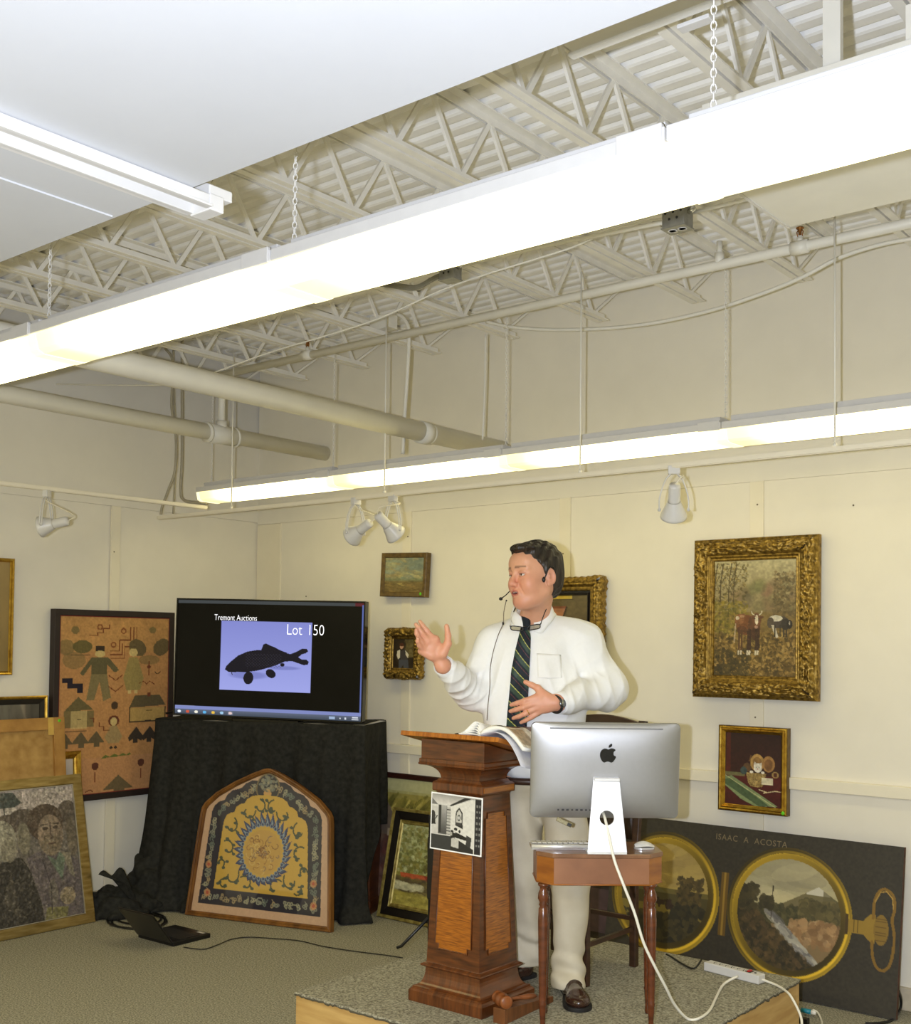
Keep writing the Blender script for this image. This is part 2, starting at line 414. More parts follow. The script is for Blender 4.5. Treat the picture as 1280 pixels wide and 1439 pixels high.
# hanging white panel on the right
t = thing('hanging_panel', 'large flat cream panel hung below the trusses on the right', 'ceiling panel', (-1.43, 2.79, 2.90))
mb = MB(); mb.box((1.25, .285, .008), (2.5, .57, .016)); mb.build('board', M_pipe, t, bevel=.002)
MB().box((1.25, .006, .09), (2.5, .012, .165)).build('front_edge', M_pipe, t, bevel=.002)
MB().box((.004, .285, .012), (.010, .57, .03)).build('side_edge', M_white, t)
for xx in (.355, 1.2): MB().box((xx, .02, .42), (.045, .02, .60)).build('hanger_strap', M_pipe, t)
MB().box((.56, .02, .2), (.04, .03, .12)).build('bracket', M_pipe, t)

# ------------------------------------------------------------------ pipes, boxes, cables under the roof
def pipe(mb, p, q, r, couplings=()):
    p, q = np.array(p, float), np.array(q, float); mb.tube([p, q], r, n=20)
    return mb
t = thing('main_pipe', 'fat cream sprinkler main pipe running to the back wall, upper of two', 'pipe')
MB().tube([(-3.94, -1.0, 2.714), (-3.94, YB, 2.72)], .052, n=24).build('pipe_run', M_pipe, t)
pc = on_x(598, 603, -3.94)
MB().tube([(-3.94, pc[1]-.05, 2.716), (-3.94, pc[1]+.02, 2.716)], .059, n=24).tube([(-3.94, pc[1]+.02, 2.716), (-3.94, pc[1]+.04, 2.716)], .056, n=24).build('coupling', M_pipe, t)
t = thing('main_pipe', 'fat cream sprinkler main pipe ending near the corner, lower of two', 'pipe')
MB().tube([(-5.39, -1.0, 2.83), (-5.39, YB-.01, 2.842)], .047, n=24).build('pipe_run', M_pipe, t)
yr = on_x(311, 610, -5.39)[1]
MB().tube([(-5.39, yr-.10, 2.835), (-5.39, yr+.10, 2.838)], .056, n=24).tube([(-5.39, yr-.115, 2.835), (-5.39, yr-.10, 2.838)], .061, n=24).tube([(-5.39, yr+.09, 2.835), (-5.39, yr+.105, 2.838)], .061, n=24).tube([(-5.39, yr, 2.86), (-5.39, yr, 2.92)], .033, n=18).build('tee_fitting', M_pipe, t)
MB().tube([(-5.39, yr, 2.88), (-5.39, yr, 3.20)], .020, n=16).build('riser', M_pipe, t)
t = thing('branch_pipe', 'thin cream sprinkler branch pipe crossing the room under the trusses', 'pipe')
YP = 4.37
MB().tube([(-5.39, YP, 3.195), (1.2, YP, 3.205)], .021, n=14).build('pipe_run', M_pipe, t)
M_brass = mat('brass_sprinkler', (150, 104, 62), rough=.3, metal=.9)
for px, py in ((432, 492), (1124, 340)):
    p = on_y(px, py, YP); mb = MB()
    mb.tube([(p[0]-.035, YP, 3.20), (p[0]+.035, YP, 3.20)], .028, n=14); mb.tube([(p[0], YP, 3.21), (p[0], YP, 3.24)], .013, n=10); f = mb.build('fitting', M_pipe, t)
    mb = MB(); mb.lathe([(.006, 0), (.008, .02), (.016, .026), (.016, .03)], (p[0], YP, 3.25), n=10)
    mb.tube([(p[0]-.009, YP, 3.245), (p[0]-.013, YP, 3.262), (p[0]-.004, YP, 3.275)], .0025, n=5).tube([(p[0]+.009, YP, 3.245), (p[0]+.013, YP, 3.262), (p[0]+.004, YP, 3.275)], .0025, n=5)
    mb.build('sprinkler_head', M_brass, t)
p = on_y(1011, 365, YP); MB().tube([(p[0], YP, 3.2), (p[0], YP, 3.30)], .012, n=10).tube([(p[0], YP, 3.2), (p[0], YP, 3.25)], .02, n=10).build('hanger_clamp', M_pipe, t)
# flexible sagging cable right, thin sagging wire left
def cable(name, lbl, cat, pts, r, m, n=6, sub=6): return tag(MB().tube(smooth_path(pts, sub), r, n=n).build(name, m), lbl, cat)
cable('cable', 'cream cable sagging from truss to truss in front of the back wall', 'cable',
      [on_y(x, y, 4.6) for x, y in ((683, 452), (715, 459), (760, 463), (820, 463), (880, 459), (940, 450), (1010, 433), (1080, 409), (1130, 388), (1180, 362), (1240, 343), (1300, 333))], .009, M_pipe)
cable('cable', 'thin straight cream wire stretched under the branch pipe toward the right junction box', 'wire',
      [on_y(-20, 535, 3.7), on_y(60, 539, 3.7), on_y(150, 541, 3.7), on_y(240, 540, 3.7), on_y(290, 527, 3.7), on_y(380, 495, 3.7), on_y(520, 452, 3.7), on_y(640, 400, 3.7), on_y(800, 349, 3.7), on_y(860, 322, 3.7), on_y(935, 306, 3.7)], .004, M_pipe)
cable('conduit', 'straight cream conduit running right from the right junction box', 'conduit', [on_y(968, 300, 3.6), on_y(1100, 268, 3.6), on_y(1290, 225, 3.6)], .007, M_pipe, sub=2)
cable('conduit', 'cream conduit between the two steel junction boxes', 'conduit', [on_y(650, 373, 3.6), on_y(760, 347, 3.6), on_y(880, 323, 3.6), on_y(935, 312, 3.6)], .008, M_pipe, sub=2)
mb = MB()
for k in range(3): mb.tube(smooth_path([on_y(522, 397+k, 3.6), on_y(560, 400+k*2, 3.6), on_y(585, 402+k*2, 3.6), on_y(612, 388+k*2, 3.6), on_y(622, 385+k*2, 3.6)], 5), .006, n=6)
tag(mb.build('cable_bundle', mat('grey_cable', (120, 116, 100), rough=.5)), 'bundle of grey cables entering the left junction box', 'cables')
def jbox(px, py, Y, s, lbl, outlets=0):
    p = on_y(px, py, Y); t = thing('junction_box', lbl, 'junction box', p)
    MB().box((0, 0, 0), (s*1.15, s*.9, s)).build('box', M_galv, t, bevel=.003)
    MB().box((0, 0, -s/2-.003), (s*1.22, s, .006)).build('cover_plate', M_galv, t, bevel=.001)
    mb = MB()
    for k in range(5): mb.ball((-s*.4+k*s*.2, -s*.45, s*.15*(-1)**k), .005, n=6, m=4)
    mb.build('knockouts', M_black, t)
    for k in range(outlets): MB().lathe([(.012, 0), (.017, -.002), (.017, .004)], (-s*.25+k*s*.5, 0, -s/2-.006), n=14).build('outlet', M_white, t)
    MB().tube([(s*.55, 0, .01), (s*.9, 0, .02)], .009, n=10).build('connector', mat('bright_steel', (215, 215, 212), rough=.2, metal=1), t)
    MB().tube([(0, 0, s/2), (0, 0, max(s/2+.05, 3.25-p[2]))], .006, n=8).build('hanger_rod', M_steel, t)
jbox(952, 306, 3.55, .075, 'square galvanised junction box with two round outlets, right of centre', 2)
jbox(633, 382, 3.6, .065, 'square galvanised junction box left of centre with cables entering')
# painted junction box with bent conduit going down to the long light
p = on_y(543, 378+57, 4.5); t = thing('junction_box', 'white painted junction box with a bent conduit dropping to the light', 'junction box', (p[0], 4.5, 3.30))
MB().box((-.02, 0, .03), (.14, .07, .075)).build('box', M_pipe, t, bevel=.003)
c0 = np.array([p[0], 4.5, 3.30])
MB().tube(smooth_path([np.array(q)-c0 for q in (on_y(557, 440, 4.5), on_y(568, 448, 4.5), on_y(574, 462, 4.5), on_y(574.5, 480, 4.5), on_y(572, 530, 4.5), on_y(568, 590, 4.5), on_y(566, 638, 4.5))], 5), .0105, n=8).build('conduit', M_pipe, t)
# cables dropping at the left end of the long light
M_cab = mat('grey_painted_cable', (168, 160, 138), rough=.5)
cable('cable', 'leftmost grey cable dropping behind the pipes to the track end', 'cable', [on_y(232, 490, 4.3), on_y(243, 510, 4.3), on_y(241, 570, 4.3), on_y(247, 610, 4.3), on_y(246, 660, 4.3), on_y(236, 690, 4.3), on_y(228, 712, 4.3), on_y(226, 723, 4.3)], .008, M_cab)
cable('cable', 'middle grey cable dropping straight to the wall track', 'cable', [on_y(243, 492, 4.32), on_y(244, 560, 4.32), on_y(247, 620, 4.32), on_y(243, 722, 4.32)], .005, M_cab)
cable('cable', 'thick grey cable dropping and curling into the lit end of the back light', 'cable', [on_y(256, 475, 4.45), on_y(256, 560, 4.45), on_y(256, 640, 4.45), on_y(254, 690, 4.45), on_y(259, 703, 4.45), on_y(275, 706, 4.45), on_y(290, 708, 4.45)], .010, M_cab)
cable('wire', 'thin cream wire dropping from a truss end to the back light', 'wire', [on_y(682, 470, 4.6), on_y(681, 540, 4.6), on_y(678, 618, 4.6)], .005, M_pipe)

# ------------------------------------------------------------------ fluorescent fixtures
M_lens = mat('lit_fluorescent_lens', (255, 255, 255), rough=.4, var=.01)
nt_ = M_lens.node_tree; b_ = nt_.nodes['Principled BSDF']
for l_ in list(nt_.links):
    if l_.to_socket.name == 'Base Color': nt_.links.remove(l_)
b_.inputs['Base Color'].default_value = (.8, .8, .72, 1); b_.inputs['Emission Color'].default_value = (1, .87, .41, 1)
a_n = nt_.nodes.new('ShaderNodeAttribute'); a_n.attribute_name = 'glow'; m_n = nt_.nodes.new('ShaderNodeMath'); m_n.operation = 'MULTIPLY'; m_n.inputs[1].default_value = TUBE
nt_.links.new(a_n.outputs['Fac'], m_n.inputs[0]); nt_.links.new(m_n.outputs[0], b_.inputs['Emission Strength'])
M_end = mat('translucent_cream_end', (250, 240, 190), rough=.4, var=.03)
M_end.node_tree.nodes['Principled BSDF'].inputs['Emission Color'].default_value = (1, .9, .56, 1); M_end.node_tree.nodes['Principled BSDF'].inputs['Emission Strength'].default_value = 1.0
def fixture(x0, x1, yc, zb, w, h, lbl, grp, chains, ztop=3.26):
    t = thing('fluorescent_light', lbl, 'ceiling light', (x0, yc, zb), group=grp); L = x1-x0; g = .022
    prof = [(-w/2, h), (-w*.44, h*.18), (-w*.34, 0), (w*.34, 0), (w*.44, h*.18), (w/2, h)]
    xs_ = [g, g+.02, g+.05, g+.09, g+.14, g+.2, L-g-.13, L-g-.07, L-g-.03, L-g]
    mb = MB(); mb.grid([[(x, a, b) for a, b in prof] for x in xs_], smooth=False); le = mb.build('lens', M_lens, t)
    gl_ = [float(np.interp(x, [g, g+.06, g+.13, g+.2, L-g-.13, L-g], [.15, .16, .22, 1, 1, .22])) for x in xs_ for _ in prof]
    at_l = le.data.attributes.new('glow', 'FLOAT', 'POINT'); at_l.data.foreach_set('value', gl_)
    mb = MB(); mb.box((L/2, 0, h+.016), (L-.004, w+.012, .030)); mb.box((L/2, 0, h+.045), (L-.05, w*.62, .035)); mb.build('housing', M_white, t, bevel=.002)
    for x in (0, L-g): MB().prism([(a*1.02, b-.002 if b < h else b) for a, b in prof], x, x+g, plane='yz').build('end_plate', M_end, t)
    MB().box((L-.056, -w/2-.004, h+.018), (.10, .012, .040)).build('joint_clip', M_white, t, bevel=.002)
    for cx_ in chains: chain_mb((cx_-x0, 0, h+.06), (cx_-x0, 0, ztop-zb), link=.021).build('chain', M_steel, t)
ZF = 2.492; YF = 2.0
fx = [-5.60, -4.42, -3.258, -2.15, -1.045, .06]
fl_l = ['far left end section', 'left section', 'middle section of the near row, left of centre', 'section right of centre', 'right end section']
ch = [[], [-3.33], [-2.18], [-1.0], []]
for i in range(5):
    fixture(fx[i], fx[i+1], YF, ZF, .205, .058, 'fluorescent strip light, near row, '+['far left section, mostly out of frame', 'left section beside the low pipes', 'middle section', 'right section, cut by the picture edge', 'section beyond the right edge'][i], 'near row of fluorescent lights', ch[i] if i else [-4.5])
bx = [-5.645, -4.49, -3.31, -2.162, -1.0]
for i in range(4):
    fixture(bx[i], bx[i+1], 4.5, 2.462, .19, .052, 'fluorescent strip light, far row by the back wall, '+['leftmost section', 'second section from the left', 'third section from the left', 'section cut by the right edge'][i], 'far row of fluorescent lights',
            [[-5.68+.06, -4.56], [-3.36], [-2.19], []][i])

# ------------------------------------------------------------------ track rails and spot heads
def rail(mb, p, q): return mb.bar(p, q, .034, .018).bar(np.array(p)-[0, 0, .008], np.array(q)-[0, 0, .008], .020, .008)
ZT = 2.353
t = thing('track_rail', 'long white track rail hung in front of the back wall', 'track rail')
rail(MB(), (-5.80, 4.25, ZT), (1.0, 4.25, ZT)).build('rail', M_trim, t)
for px in (540, 815, 1173, 325):
    x = on_y(px, {540: 690, 815: 660, 1173: 625, 325: 712}[px], 4.25)[0]
    mb = MB(); mb.tube([(x, 4.25, ZT), (x, 4.25, 3.26)], .004, n=6); mb.lathe([(.004, 0), (.009, .004), (.009, .012), (.004, .016)], (x, 4.25, ZT+.008), n=10); mb.build('rod', M_pipe, t)
t = thing('track_rail', 'white track rail hung along the left wall', 'track rail')
rail(MB(), (-5.42, 1.0, 2.385), (-5.42, 4.30, 2.395)).build('rail', M_trim, t)
MB().tube([(-5.42, 2.2, 2.39), (XL+.012, 2.2, 2.39)], .006, n=6).build('wall_arm', M_galv, t)
def spot(loc, rz, tilt, lbl, s=1.0):
    t = thing('track_spotlight', lbl, 'spotlight', loc, rz, group='white track spotlights')
    MB().box((0, 0, -.018), (.05, .028, .036)).build('adapter', M_white, t, bevel=.003)
    # yoke: two thin strips spreading from the adapter to the sides of the shade
    mb = MB()
    for sx in (-1, 1):
        pts = [(sx*.008, 0, -.03), (sx*.035, 0, -.06), (sx*.058, 0, -.13), (sx*.060, 0, -.185)]
        for off in (-.006, .006): mb.tube(smooth_path([(p[0], p[1]+off, p[2]) for p in pts], 4), .0035, n=5)
        mb.ball((sx*.060, 0, -.183), .008, n=8, m=5)
    mb.build('yoke', M_white, t)
    R = Matrix.Rotation(tilt, 3, 'X')           # shade axis: opening points along -z when tilt = 0
    mb = MB(); mb.lathe([(.026, .045), (.030, .035), (.044, .0), (.054, -.022), (.056, -.032), (.052, -.034)], (0, 0, -.185), n=22, rot=R)
    mb.build('shade', M_white, t)
    mb = MB(); mb.lathe([(.0, .125), (.022, .122), (.025, .112), (.025, .05), (.028, .042)], (0, 0, -.185), n=18, rot=R); mb.build('lamp_socket', M_white, t)
    a = R @ Vector((0, 0, .12)); mb = MB()
    mb.tube(smooth_path([(a.x, a.y, a.z-.185), (a.x+.03, a.y*1.1, a.z-.15), (.03, .02, -.05), (.01, 0, -.03)], 5), .0035, n=5); mb.build('cord', M_trim, t)
x_ = on_y(500, 703, 4.25)[0]
spot((x_, 4.25, ZT), RZ+.80, math.radians(66), 'white track spotlight left of the hanging pair, its socket pointing right')
x_ = on_y(552, 695, 4.25)[0]
spot((x_, 4.25, ZT), RZ-.85, math.radians(52), 'white track spotlight right of the hanging pair, above the seascape')
x_ = on_y(947, 658, 4.25)[0]
spot((x_, 4.25, ZT), RZ-.15, math.radians(38), 'lone white track spotlight right of the speaking man')
y_ = on_x(66, 690, -5.42)[1]
spot((-5.42, y_, 2.383), RZ+1.45, math.radians(78), 'white track spotlight on the left wall rail, seen from the side')
# ------------------------------------------------------------------ paintings and frames
M_gold = mat('antique_gilt', (176, 144, 68), c2=(96, 74, 32), rough=.38, metal=.75, scale=55, bump=.2, bscale=150)
M_goldb = mat('bright_gilt', (214, 178, 78), c2=(172, 130, 48), rough=.25, metal=.85, scale=40)
M_brassf = mat('brushed_brass_frame', (188, 166, 110), c2=(138, 116, 66), rough=.3, metal=.8, scale=8, stretch=(1, 1, 6))
M_bronze = mat('olive_bronze_frame', (116, 92, 44), c2=(84, 64, 28), rough=.5, metal=.1, scale=40)
M_bframe = mat('black_lacquer_frame', (24, 20, 17), rough=.35)
M_dframe = mat('dark_mahogany_frame', (58, 26, 20), c2=(34, 15, 12), rough=.35, scale=20, stretch=(1, 1, 8))
M_back = mat('dark_backing_board', (52, 44, 34), rough=.9)
M_art = picture_mat(); M_artg = picture_mat('glazed_artwork', rough=.06, coat=0)
M_dot = mat('green_sticker', (110, 215, 40), rough=.6)

def hang(name, label, M, w, h, prof, fm, pic, cw, ch_, canvas_y=-.008, relief=None, cat='painting', art=None, liner=None, part='frame', depth=.02, rel=0.0):
    t = thing(name, label, cat, M=M)
    frame_sweep(w, h, prof, relief).build(part, fm, t)
    if liner is not None: frame_sweep(*liner[0]).build('inner_slip', liner[1], t)
    if pic is not None: canvas('canvas', pic, cw, ch_, art or M_art, t, y=canvas_y, relief=rel)
    MB().box((0, depth/2-.002, 0), (w-.03, depth-.004, h-.03)).build('backing', M_back, t)
    return t
def wallM(px, py, dy=.03): p = on_y(px, py, YB-dy); return frame_M(p, (1, 0, 0), (0, 0, 1))
def rel_ornate(amp, band0, band1, seed=0, sc_=.018, out=0.0):
    def f(ins, ht, s, L, k):
        b = max(0, min(1, (ins-band0)/.006))*max(0, min(1, (band1-ins)/.006)) if band1 > 0 else 0
        ph = seed+k*1.7
        leaf = abs(math.sin(s/sc_*PI+ph+ins/sc_*1.3)) * abs(math.cos(ins/sc_*2.2+math.sin(s/sc_*1.1+ph)*1.6)) + .45*math.sin(s/sc_*3.1+ins/sc_*5+ph)
        e = min(s, L-s); corner = max(0, 1-e/.07)
        o = 0
        if out and ins < .012: o = out*(.5+.5*math.sin(s/.02*PI))*(1+1.2*corner)+out*1.2*corner
        return ht+amp*b*(leaf+.5*corner), o
    return f

RN1, RN2 = vnoise(400, 64, 3.1, 11), vnoise(400, 64, 5.3, 12)
def rel_carved(amp, b0, b1):
    def f(ins, ht, s, L, k):
        b = max(0, min(1, (ins-b0)/.006))*max(0, min(1, (b1-ins)/.006))
        i = int((s+k*.37)/.0045) % 398; j = int(ins/.0035) % 60
        n = (1-abs(RN1[j, i]-.5)*4.5)*.6+(1-abs(RN2[j, (i*2+7*j) % 398]-.5)*4)*.5+.25*abs(math.sin(s/.03*PI+math.sin(ins/.01)*1.4))
        e = min(s, L-s); corner = max(0, 1-e/.09)
        return ht+amp*b*(n+.6*corner), 0
    return f
# --- cows in a wood, heavy carved gilt frame
P = Pic(190, 272, (170, 156, 112))
P.grad(0, (178, 168, 128), .45, (140, 124, 84)); P.grad(.45, (128, 106, 60), 1, (96, 76, 36))
for i in range(26): P.ell(rng.uniform(.25, 1.05), rng.uniform(.22, .42), .09, .07, (118+rng.integers(-16, 16), 104+rng.integers(-12, 12), 72), .5, soft=.7)
P.dabs(420, (P.X > .72) & (P.Y > .12) & (P.Y < .5), [(104, 88, 56), (88, 76, 50), (128, 108, 70)], .006, .016, .5)
P.dabs(330, (P.X < .42) & (P.Y > .03) & (P.Y < .42) & (P.X+P.Y*.4 < .52), [(92, 82, 46), (122, 108, 58), (84, 72, 42), (146, 124, 66)], .005, .013, .6)
for x in (.03, .10, .2, .26): P.line([(x+.03, .04), (x, .2), (x-.01, .62)], .013, (78, 66, 42), .9); P.line([(x, .22), (x+.10, .08)], .007, (84, 72, 46), .8); P.line([(x, .3), (x-.08, .16)], .006, (84, 72, 46), .8)
P.dabs(500, (P.X < .42) & (P.Y > .36) & (P.Y < .66), [(132, 114, 38), (112, 100, 38), (150, 132, 60), (90, 84, 34)], .006, .018, .55)
P.dabs(1400, P.Y > .62, [(150, 120, 62), (112, 88, 40), (84, 66, 32), (66, 54, 28), (168, 140, 80)], .006, .016, .6, 2.2)
P.dabs(200, (P.Y > .76) & (P.X < .45), [(58, 50, 30), (80, 68, 36)], .008, .022, .7)
cw_, dk = (122, 78, 44), (58, 40, 26)
# brown and white cow, three quarter view, and a black and white one behind
P.ell(.36, .54, .085, .075, (124, 80, 46)); P.ell(.42, .56, .10, .085, (116, 72, 40)); P.ell(.33, .51, .055, .045, (138, 92, 56)); P.ell(.50, .57, .075, .095, (92, 60, 38)); P.ell(.52, .63, .05, .06, (74, 48, 32)); P.ell(.36, .60, .06, .035, (92, 58, 36))
for (x, w_) in ((.325, .020), (.355, .022), (.43, .026), (.455, .024), (.525, .026), (.55, .022)): P.line([(x, .60), (x+.004, .70), (x-.004, .795)], w_, (84, 56, 36) if x < .4 else (62, 42, 30)); P.line([(x-.004, .775), (x-.006, .80)], w_*.9, (196, 184, 156))
P.ell(.53, .515, .055, .055, (104, 68, 42)); P.poly([(.495, .475), (.565, .475), (.555, .55), (.535, .585), (.515, .585), (.505, .55)], (110, 74, 48)); P.ell(.53, .515, .020, .040, (216, 204, 176)); P.ell(.527, .575, .020, .014, (166, 130, 108)); P.ell(.508, .505, .007, .006, (30, 24, 20)); P.ell(.552, .505, .007, .006, (30, 24, 20))
P.line([(.50, .475), (.475, .462), (.470, .445)], .010, (206, 196, 168)); P.line([(.56, .475), (.585, .462), (.59, .445)], .010, (206, 196, 168)); P.ell(.475, .495, .022, .010, (96, 62, 40), 1, .4); P.ell(.588, .495, .022, .010, (96, 62, 40), 1, -.4)
P.ell(.305, .50, .022, .016, (208, 194, 164)); P.ell(.36, .485, .03, .012, (168, 128, 92)); P.line([(.285, .55), (.275, .64), (.268, .70)], .014, (178, 156, 124))
P.ell(.78, .535, .125, .050, (70, 62, 54)); P.ell(.75, .505, .075, .026, (204, 196, 174)); P.ell(.86, .555, .05, .045, (54, 48, 42)); P.ell(.905, .555, .032, .036, (42, 38, 34)); P.ell(.69, .54, .04, .045, (84, 74, 62)); P.poly([(.70, .56), (.74, .56), (.78, .66), (.755, .665), (.72, .61)], (198, 188, 164)); P.ell(.905, .545, .008, .016, (176, 166, 146))
for x in (.74, .80, .84, .87): P.line([(x, .56), (x, .655)], .014, (56, 48, 40))
P.dabs(160, P.mask([(.28, .46), (.60, .46), (.60, .68), (.28, .68)]), [(140, 98, 62), (84, 56, 36), (110, 74, 46)], .003, .007, .3); P.noise(.16, 5)
c = on_y(1060.5, 868.5, YB-.045); W, Hh = .640, .782
prof = [(0, -.02), (0, .012), (.005, .020), (.014, .018), (.020, .034), (.045, .046), (.066, .038), (.072, .026), (.080, .030), (.092, .016), (.104, .018), (.112, .006)]
prof = [prof[0]]+[(a, b) for a, b in prof[1:4]]+[(.018+.0042*i, .034+.010*math.sin(i/15*PI)) for i in range(16)]+[(.085, .026), (.088, .030), (.091, .030), (.094, .018), (.100, .016), (.103, .020), (.107, .018), (.112, .006)]
hang('framed_painting', 'large painting of brown cows in a wood, heavy carved gilt frame, right wall', frame_M(c, (1, 0, 0), (0, .02, 1)), W, Hh, prof, M_gold, P, W-.20, Hh-.20, relief=rel_carved(.017, .012, .080))
t = [o for o in bpy.data.objects if o.get('label', '').startswith('large painting of brown cows')][0]
MB().box((-.02, -.018, -Hh/2+.088), (.075, .004, .012)).build('name_plate', M_goldb, t, bevel=.001)

# --- kitten in a basket
P = Pic(100, 140, (62, 30, 22)); P.grad(0, (46, 24, 18), .6, (58, 28, 20)); P.rect(.02, 0, .10, .56, (96, 34, 22), .6)
P.grad(.58, (84, 26, 20), 1, (66, 20, 16)); P.rect(0, .55, .36, .60, (120, 122, 78), .8)
P.poly([(0, .62), (.12, .60), (.95, .98), (.55, 1.0), (.30, .92), (0, .74)], (124, 138, 92)); P.poly([(0, .66), (.10, .64), (.80, .98), (.62, 1), (0, .72)], (74, 92, 60))
P.line([(0, .60), (.9, .99)], .012, (188, 186, 130))
P.ell(.58, .40, .125, .12, (176, 138, 76)); P.ell(.58, .41, .085, .09, (140, 104, 56)); P.ell(.78, .41, .11, .11, (160, 118, 66)); P.ell(.78, .42, .075, .08, (120, 84, 48))
P.poly([(.38, .54), (.74, .54), (.68, .72), (.60, .74), (.47, .73), (.42, .68)], (150, 124, 70)); P.dabs(120, P.mask([(.38, .54), (.74, .54), (.68, .72), (.60, .74), (.47, .73)]), [(108, 86, 48), (176, 150, 92)], .006, .014, .6)
P.ell(.59, .47, .075, .065, (222, 214, 196)); P.poly([(.52, .44), (.53, .38), (.58, .42)], (200, 190, 170)); P.poly([(.61, .42), (.655, .39), (.66, .44)], (200, 190, 170)); P.ell(.565, .465, .010, .008, (40, 34, 24)); P.ell(.615, .465, .010, .008, (40, 34, 24)); P.ell(.59, .485, .010, .006, (180, 110, 96))
P.ell(.48, .53, .03, .018, (230, 224, 206)); P.ell(.68, .53, .03, .018, (230, 224, 206))
P.ell(.40, .47, .07, .06, (96, 70, 44)); P.ell(.34, .52, .06, .055, (60, 74, 70)); P.line([(.44, .38), (.47, .30)], .014, (120, 84, 50)); P.ell(.90, .55, .06, .045, (150, 122, 72)); P.ell(.90, .55, .035, .028, (80, 40, 26))
P.rect(.66, .60, .86, .695, (214, 204, 170)); P.line([(.62, .77), (.74, .79), (.70, .81), (.9, .77), (.99, .775)], .014, (214, 196, 150)); P.noise(.15, 4)
c = on_y(1058.5, 1081.5, YB-.030)
hang('framed_painting', 'small painting of a white kitten in a basket, gold frame, right wall', frame_M(c, (1, 0, 0), (0, .02, 1)), .352, .412, [(0, -.02), (0, .014), (.008, .020), (.014, .018), (.020, .024), (.030, .010), (.036, .004)], M_goldb, P, .285, .345, rel=.0)
t = kids([o for o in bpy.data.objects if o.get('label', '').startswith('small painting of a white kitten')][0])[0].parent
MB().lathe([(.0, -.001), (.009, 0), (.009, .001)], (.160, -.0215, -.192), n=12, rot=Matrix.Rotation(PI/2, 3, 'X')).build('green_dot', M_dot, t)
frame_sweep(.3555, .4155, [(0, -.02), (0, .013), (.002, .017)]).build('outer_edge', M_bronze, t)

# --- seascape
P = Pic(84, 84, (150, 148, 104)); P.grad(0, (152, 150, 104), .55, (166, 156, 100)); P.grad(.55, (120, 132, 100), .68, (126, 124, 84)); P.grad(.68, (124, 108, 62), 1, (118, 98, 52))
P.dabs(220, P.Y < .58, [(176, 164, 110), (138, 146, 120), (166, 146, 96), (128, 142, 128)], .02, .06, .35, 3, 0.1); P.dabs(60, (P.X > .6) & (P.Y < .35), [(120, 132, 116)], .03, .06, .35, 2, 0)
P.poly([(.30, .72), (.62, .74), (.62, .80), (.42, .81)], (168, 148, 82), .9); P.rect(.62, .65, 1, .70, (104, 100, 62), .8); P.dabs(120, P.Y > .7, [(104, 86, 44), (140, 116, 62)], .01, .03, .5, 3, 0); P.noise(.12, 4)
c = (on_y(539, 777, YB-.03)+on_y(599, 840, YB-.03))/2+on_y(602, 779, YB-.03)*0
t = hang('framed_painting', 'small seascape in a flat olive wooden frame with a green dot, left of the man', frame_M(c+np.array([.002, 0, 0]), (1, 0, -.035), (.035, .02, 1)), .372, .270, [(0, -.02), (0, .016), (.004, .02), (.026, .016), (.030, .010)], M_bronze, P, .318, .216)
MB().lathe([(.0, -.001), (.009, 0), (.009, .001)], (.150, -.0195, -.115), n=12, rot=Matrix.Rotation(PI/2, 3, 'X')).build('green_dot', M_dot, t)

# --- boy portrait in pierced rococo frame
P = Pic(64, 92, (46, 36, 22)); P.dabs(120, (P.X > .62) & (P.Y < .6), [(112, 98, 56), (84, 72, 40), (134, 118, 72)], .03, .09, .5); P.noise(.2, 8)
P.poly([(.34, .44), (.58, .36), (.70, .50), (.68, .72), (.40, .74)], (70, 64, 62)); P.poly([(.24, .42), (.36, .38), (.36, .62), (.28, .68), (.22, .56)], (222, 212, 186)); P.poly([(.58, .40), (.72, .52), (.70, .64), (.60, .54)], (222, 212, 186))
P.poly([(.32, .68), (.70, .68), (.74, .95), (.54, .96), (.50, .84), (.40, .95), (.32, .94)], (76, 78, 84)); P.ell(.42, .29, .075, .075, (206, 160, 126)); P.ell(.42, .235, .095, .05, (84, 44, 24)); P.rect(.85, .93, .93, .97, (235, 235, 225))
c = on_y(568, 918.5, YB-.03)
def rococo(ins, ht, s, L, k):
    ph = k*.9; b = max(0, min(1, (.046-ins)/.01)); leaf = abs(math.sin(s/.022*PI+ph))*abs(math.cos(ins/.012*1.5+math.sin(s/.03+ph)*2))
    e = min(s, L-s); corner = max(0, 1-e/.05); mid = max(0, 1-abs(s-L/2)/.04)
    return ht+.014*b*leaf, ((.010*abs(math.sin(s/.026*PI))+.006*corner+.006*mid)*min(1, e/.02) if ins < .02 else 0)
hang('framed_painting', 'tiny portrait of a boy in a scrolled gilt rococo frame, beside the raised hand', frame_M(c, (1, 0, 0), (0, .02, 1)), .285, .296, [(0, -.02), (0, .01)]+[(.003*i, .014+.012*math.sin(i/15*PI)) for i in range(1, 16)]+[(.05, .012), (.056, .016), (.060, .008)], M_gold, P, .190, .200, relief=rococo)

